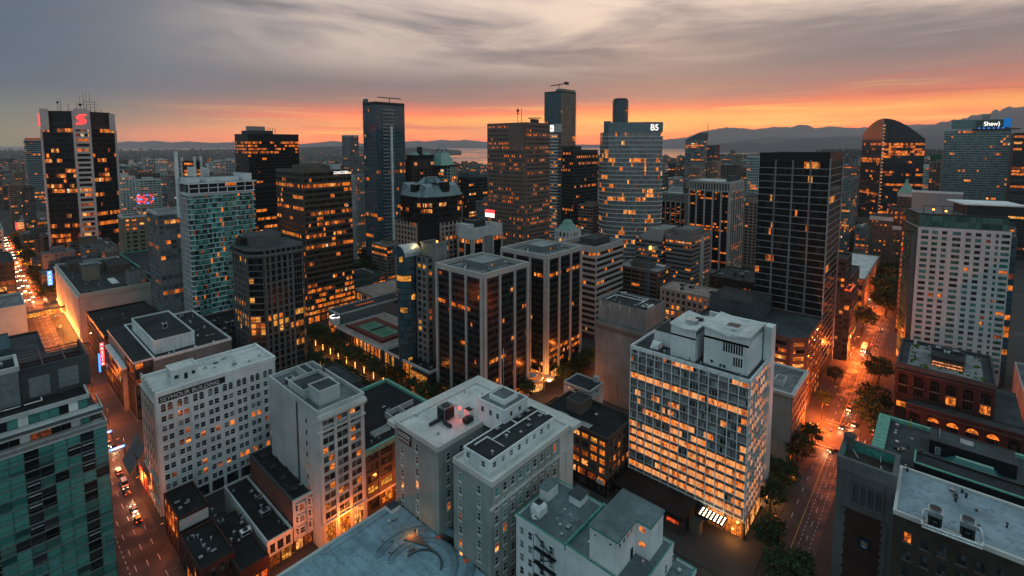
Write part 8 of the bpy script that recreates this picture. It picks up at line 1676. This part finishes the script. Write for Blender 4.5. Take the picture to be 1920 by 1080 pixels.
# ------------------------------------------------------------------ vehicles
def car_proto(name, paint, kind='car', L_=4.4, W_=1.8, H_=1.45):
    D(paint[0], m_plain, paint[1], .3, .1, .05, .6); o = empty(name, (0, 0, 0))
    b = MB(); hl, hw_ = L_ / 2, W_ / 2; z1 = .85 if kind != 'van' else 1.0
    b.hexa([(-hl, -hw_, .3), (hl, -hw_, .3), (hl, hw_, .3), (-hl, hw_, .3), (-hl + .1, -hw_ + .05, z1), (hl - .12, -hw_ + .05, z1 - .12), (hl - .12, hw_ - .05, z1 - .12), (-hl + .1, hw_ - .05, z1)], paint[0])
    ca, cb_ = (-hl + .25, hl * .3) if kind != 'van' else (-hl + .1, hl * .55)
    b.hexa([(ca + .45, -hw_ + .22, H_ - .04), (cb_ - .45, -hw_ + .22, H_ - .04), (cb_ - .45, hw_ - .22, H_ - .04), (ca + .45, hw_ - .22, H_ - .04), (ca + .5, -hw_ + .25, H_), (cb_ - .5, -hw_ + .25, H_), (cb_ - .5, hw_ - .25, H_), (ca + .5, hw_ - .25, H_)], paint[0]); b.build('body', o)
    b = MB(); b.hexa([(ca, -hw_ + .08, z1 - .02), (cb_ + .35, -hw_ + .08, z1 - .06), (cb_ + .35, hw_ - .08, z1 - .06), (ca, hw_ - .08, z1 - .02), (ca + .45, -hw_ + .22, H_ - .04), (cb_ - .45, -hw_ + .22, H_ - .04), (cb_ - .45, hw_ - .22, H_ - .04), (ca + .45, hw_ - .22, H_ - .04)], 'glass_black'); b.build('window', o)
    for sx in (-1, 1):
        for sy in (-1, 1): b = MB(); b.tube((sx * hl * .62, sy * hw_ - .1, .33), (sx * hl * .62, sy * hw_ + .1, .33), .33, 'sign_black', 10); b.build('wheel', o)
    for sy in (-1, 1):
        b = MB(); b.box(hl - .14, sy * .62 - .2, .55, hl + .03, sy * .62 + .2, .75, 'head_white'); b.build('headlight', o); b = MB(); b.box(-hl - .02, sy * .66 - .2, .6, -hl + .12, sy * .66 + .2, .78, 'tail_red'); b.build('taillight', o)
    return o
def dup(o, x, y, rz, label, cat='car', group=None):
    r = o.copy(); COL.objects.link(r); r.location = (x, y, .02); r.rotation_euler.z = rz; r['label'] = label; r['category'] = cat
    if group: r['group'] = group
    for ch in o.children: c = ch.copy(); COL.objects.link(c); c.parent = r
    return r
PR = {'white': car_proto('car', ('paint_white', (.6, .6, .58))), 'dark': car_proto('car', ('paint_dark', (.02, .022, .026))), 'silver': car_proto('car', ('paint_silver', (.25, .26, .28))), 'taxi': car_proto('car', ('paint_yellow', (.55, .25, .03))), 'red': car_proto('car', ('paint_red', (.25, .02, .02))), 'van': car_proto('van', ('paint_van', (.62, .6, .56)), 'van', 5.6, 2.1, 2.3)}
PI = math.pi; CS = 'cars on the avenue'
used = set()
def car(kind, px, py, rz, label, cat='car', group=None, beam=0):
    p_ = Pz(px, py, .6); x, y = p_.x, p_.y; o = PR[kind]
    if kind in used: c = dup(o, x, y, rz, label, cat, group)
    else: used.add(kind); c = o; c.location = (x, y, .02); c.rotation_euler.z = rz; tag(c, label, cat, group)
    if beam: lamp_light(c, (4.2, 0, .9), beam, (1, .6, .3), .2)
car('taxi', 1592, 766, PI, 'yellow taxi driving towards the first crossing on the avenue', beam=300); car('dark', 1578, 800, PI, 'dark car waiting in the left lane at the first crossing', beam=500); car('silver', 1601, 795, PI, 'silver car second in line at the first crossing', beam=400); car('white', 1594, 812, PI, 'pale car waiting first in the middle lane at the crossing', beam=500); car('dark', 1562, 845, PI * .8, 'dark car turning across the near side of the first crossing', beam=300)
car('red', 1648, 777, 0, 'dark red car driving away along the trees of the avenue'); car('silver', 1640, 812, 0, 'parked car half under the tree at the first crossing'); car('dark', 1651, 618, 0, 'car with bright tail lights leaving beyond the second crossing'); car('dark', 1640, 575, 0, 'car with tail lights far up the avenue'); car('silver', 1632, 560, PI, 'car coming down the far end of the avenue', beam=300)
car('white', 223, 883, PI / 2, 'white car in the left street beside the white block with its name on top'); car('van', 232, 905, PI / 2, 'white delivery van right behind the white car in the left street', 'van'); car('dark', 238, 921, PI / 2, 'black car close behind the white delivery van'); car('silver', 251, 954, PI / 2, 'silver car parked at the kerb below the delivery van'); car('dark', 258, 972, PI / 2, 'black car parked behind the silver one at the kerb'); car('dark', 212, 838, -PI / 2, 'dark car with lights on in the shadow of the left street', beam=400); car('silver', 204, 832, -PI / 2, 'car with orange lit lamps beside the teal glass block', beam=300)
car('silver', 103, 578, PI / 2, 'car on the street right before the lit footbridge'); car('dark', 107, 594, PI / 2, 'dark car waiting before the lit footbridge'); car('white', 112, 612, PI / 2, 'pale car near the uplit columns of the department store'); car('silver', 66, 633, -PI / 2, 'car with its lights on left of the dark teal roof', beam=300); car('white', 62, 565, -PI / 2, 'car crossing beyond the lit footbridge', beam=500); car('silver', 84, 560, -PI / 2, 'car waiting beyond the lit footbridge near the department store', beam=500)
jm = {}
for k, (mt, cl) in enumerate((('head_white', 'pale headlamps'), ('tail_red', 'red tail lamps'))):
    b = MB(); b.box(-2.1, -.85, .3, 2.1, .85, .9, 'paint_dark'); b.box(-1.4, -.75, .9, 1.0, .75, 1.45, 'glass_black')
    for sy in (-.6, .6): b.box(-2.3, sy - .35, .4, -2.1, sy + .35, 1.0, mt)
    jm[k] = b.mesh('car')
for k in range(64):
    lane = k % 4; y = 575 + (k // 4) * 27 + rng.uniform(-6, 6); o = link('car', jm[0 if lane < 3 else 1], None, (25.8 + lane * 2.9, y, .02)); o.rotation_euler.z = PI / 2
    tag(o, 'small car with %s in the long traffic jam of the left street' % ('pale headlamps' if lane < 3 else 'red tail lamps'), 'car', 'cars with %s in the jam' % ('pale headlamps' if lane < 3 else 'red tail lamps'))
    if k % 5 == 0: lamp_light(o, (-3.4, 0, 1.2), 1500, (1, .4, .1), .3)
p_ = Pz(1619, 660, 0); o = empty('city_bus', (p_.x + 4, p_.y, .02), PI); tag(o, 'pale city bus with bright headlights arriving at the second crossing', 'bus')
b = MB(); b.box(-6, -1.28, .35, 6, 1.28, 3.1, 'paint_van', 'paint_van'); b.box(-4, -.9, 3.1, -1, .9, 3.35, 'steel'); b.build('body', o)
b = MB(); b.box(-5.6, -1.32, 1.4, 5.7, 1.32, 2.5, 'glass_brown'); b.box(5.9, -1.1, 1.2, 6.04, 1.1, 2.6, 'glass_black'); b.build('window', o); b = MB(); b.box(5.98, -.8, 2.65, 6.08, .8, 3.0, 'lamp_orange'); b.build('destination_sign', o)
for sx in (-3.6, 3.8):
    for sy in (-1, 1): b = MB(); b.tube((sx, sy * 1.2 - .12, .48), (sx, sy * 1.2 + .12, .48), .48, 'sign_black', 10); b.build('wheel', o)
for sy in (-1, 1): b = MB(); b.box(5.95, sy * .9 - .22, .7, 6.1, sy * .9 + .22, 1.0, 'head_white'); b.build('headlight', o)
lamp_light(o, (8, 0, 1.0), 900, (1, .6, .3), .2)

# ------------------------------------------------------------------ street signs, crane
def hang_sign(x, y, z0, z1, txt, mt, back, label, w_=1.7):
    o = empty('hanging_sign', (x, y, z0)); tag(o, label, 'sign'); b = MB(); b.box(-w_ / 2, -.2, 0, w_ / 2, .2, z1 - z0, back); b.build('panel', o)
    n = len(txt); s_ = (z1 - z0) / n
    for i, c in enumerate(txt): text_obj('lettering', c, s_ * .92, mt, o, fmtx(((0, -.21, 0), (1, 0, 0), (0, -1, 0)), 0, (z1 - z0) - (i + .84) * s_, .02), .03, 'CENTER')
hang_sign(44.6, 347, 7, 20, 'PRECIA', 'white_sign', 'red_sign', 'vertical red neon sign with white letters on the old brown brick corner'); hang_sign(43.0, 346, 4, 14.5, ' ', 'blue_sign', 'blue_sign', 'narrow blue neon strip beside the vertical red neon sign', .8); hang_sign(41.6, 556, 13, 25, 'PARK', 'white_sign', 'blue_sign', 'vertical blue sign reading PARK by the corner of the department store', 3)
for (x, y, z0, nm) in ((30, 262, 7, 'upper of two lit white and blue street signs hung over the left street'), (31.5, 245, 7, 'lower of two lit white and blue street signs hung over the left street')):
    o = empty('street_sign', (x, y, z0)); tag(o, nm, 'sign'); b = MB(); b.box(0, 0, 0, 5, .3, .9, 'blue_sign'); b.build('panel', o); b = MB(); b.box(.5, -.05, .2, 4.5, -.01, .75, 'white_sign'); b.build('face', o); b = MB(); b.tube((5, .15, -7), (5, .15, 1), .09, 'pole', 5); b.build('post', o)
for k, (y, mt, lab) in enumerate(((222, 'banner_navy', 'dark navy banner on the side of the white block, farthest of three'), (214, 'banner_pink', 'pale red banner on the side of the white block, middle of three'), (206.5, 'banner_red', 'bright red banner on the side of the white block, nearest of three'))):
    D(mt, m_plain, ((.01, .015, .03), (.45, .14, .12), (.5, .05, .02))[k], .6); o = empty('banner', (36.4, y, 5)); tag(o, lab, 'banner'); b = MB(); b.box(0, 0, 0, .12, 5.6, 6.5, mt); b.build('cloth', o); b = MB(); b.tube((.06, -.1, 6.6), (1.8, -.1, 6.6), .06, 'pole', 4); b.build('bracket', o)
    if k: b = MB(); [b.box(-.03, .8, 1.0 + i * 1.1, -.005, 4.6 - i * .5, 1.5 + i * 1.1, 'sign_white' if k == 1 else 'banner_pink') for i in range(4)]; b.build('print', o)
o = empty('canopy_sail', (33, 222, 0)); tag(o, 'slanting dark blue canopy leaning on the far side of the white block', 'canopy'); b = MB(); b.hexa([(1, 0, 6), (6, 0, 15), (6, 14, 15), (1, 14, 6), (1, 0, 6.4), (6, 0, 15.5), (6, 14, 15.5), (1, 14, 6.4)], 'slate_wall'); b.build('roof', o)
o = empty('lit_sign', tuple(Pd(917, 407, 360))); tag(o, 'red and white lit shop sign below the brown gridded tower', 'sign'); b = MB(); b.box(0, -5, 0, .5, 4, 3.0, 'white_sign'); b.build('panel', o); b = MB(); b.box(-.1, -5, 3, .6, 4, 5.4, 'red_sign'); b.build('header', o)
o = empty('lit_billboard', (41, 905, 20)); tag(o, 'red edged lit billboard above the traffic filled street', 'billboard'); b = MB(); b.box(0, 0, 0, 6, .5, 9, 'lit_pale'); b.build('face', o); b = MB(); b.box(-1.8, -.1, 0, 0, .6, 9, 'red_sign'); b.build('edge', o); b = MB(); b.box(3, .1, -20, 4, .5, 0, 'pole'); b.build('post', o)
pc_ = Pd(1218, 520, 330); cb_ = Pd(1215, 463, 330)
D('crane_blue', m_plain, (.05, .10, .16), .5, .2); D('cab_yellow', m_emit, (1, .6, .12), 1.6)
o = empty('tower_crane', (cb_.x, cb_.y, 0)); tag(o, 'blue lattice tower crane with a lit yellow cab among the low roofs', 'crane'); hc = cb_.z - 1
b = MB()
for sx in (-1, 1):
    for sy in (-1, 1): b.tube((sx, sy, 0), (sx, sy, hc), .16, 'crane_blue', 4)
for k in range(int(hc / 2.5)):
    z_ = k * 2.5
    for a, c in (((-1, -1), (1, -1)), ((1, -1), (1, 1)), ((1, 1), (-1, 1)), ((-1, 1), (-1, -1))): b.tube((*a, z_), (*c, z_ + 2.5), .09, 'crane_blue', 4)
b.build('mast', o); b = MB()
for sx in (-.7, .7): b.tube((sx, 0, hc), (sx - 6, 9, hc + 17), .2, 'crane_blue', 4)
for k in range(8): b.tube((-.7 - 6 * k / 8, 9 * k / 8, hc + 17 * k / 8), (.7 - 6 * (k + 1) / 8, 9 * (k + 1) / 8, hc + 17 * (k + 1) / 8), .12, 'crane_blue', 4)
b.build('jib', o); b = MB(); b.box(-.9, -2.4, hc - .6, .9, -1.1, hc + 1.8, 'cab_yellow'); b.build('cab', o); b = MB(); b.box(1.2, -6, hc - .8, 3, -2.6, hc + 1.4, 'steel'); b.box(-3, -1, hc - .4, 3, 1, hc + .2, 'crane_blue'); b.build('counterweight', o)
# ------------------------------------------------------------------ haze: one closed volume round the city, the sky outside it
b = MB(); b.box(-30000, -30000, -6, 30000, 30000, 1500, 'haze_air')
def m_haze(m):
    g = G(m.node_tree); v = g.n('ShaderNodeVolumePrincipled')
    v.inputs['Color'].default_value = (.84, .78, .82, 1); v.inputs['Density'].default_value = 3.8e-5; v.inputs['Anisotropy'].default_value = .3
    o = g.n('ShaderNodeOutputMaterial'); m.node_tree.links.new(v.outputs[0], o.inputs[1])
D('haze_air', m_haze)
tag(b.build('haze'), kind='stuff')
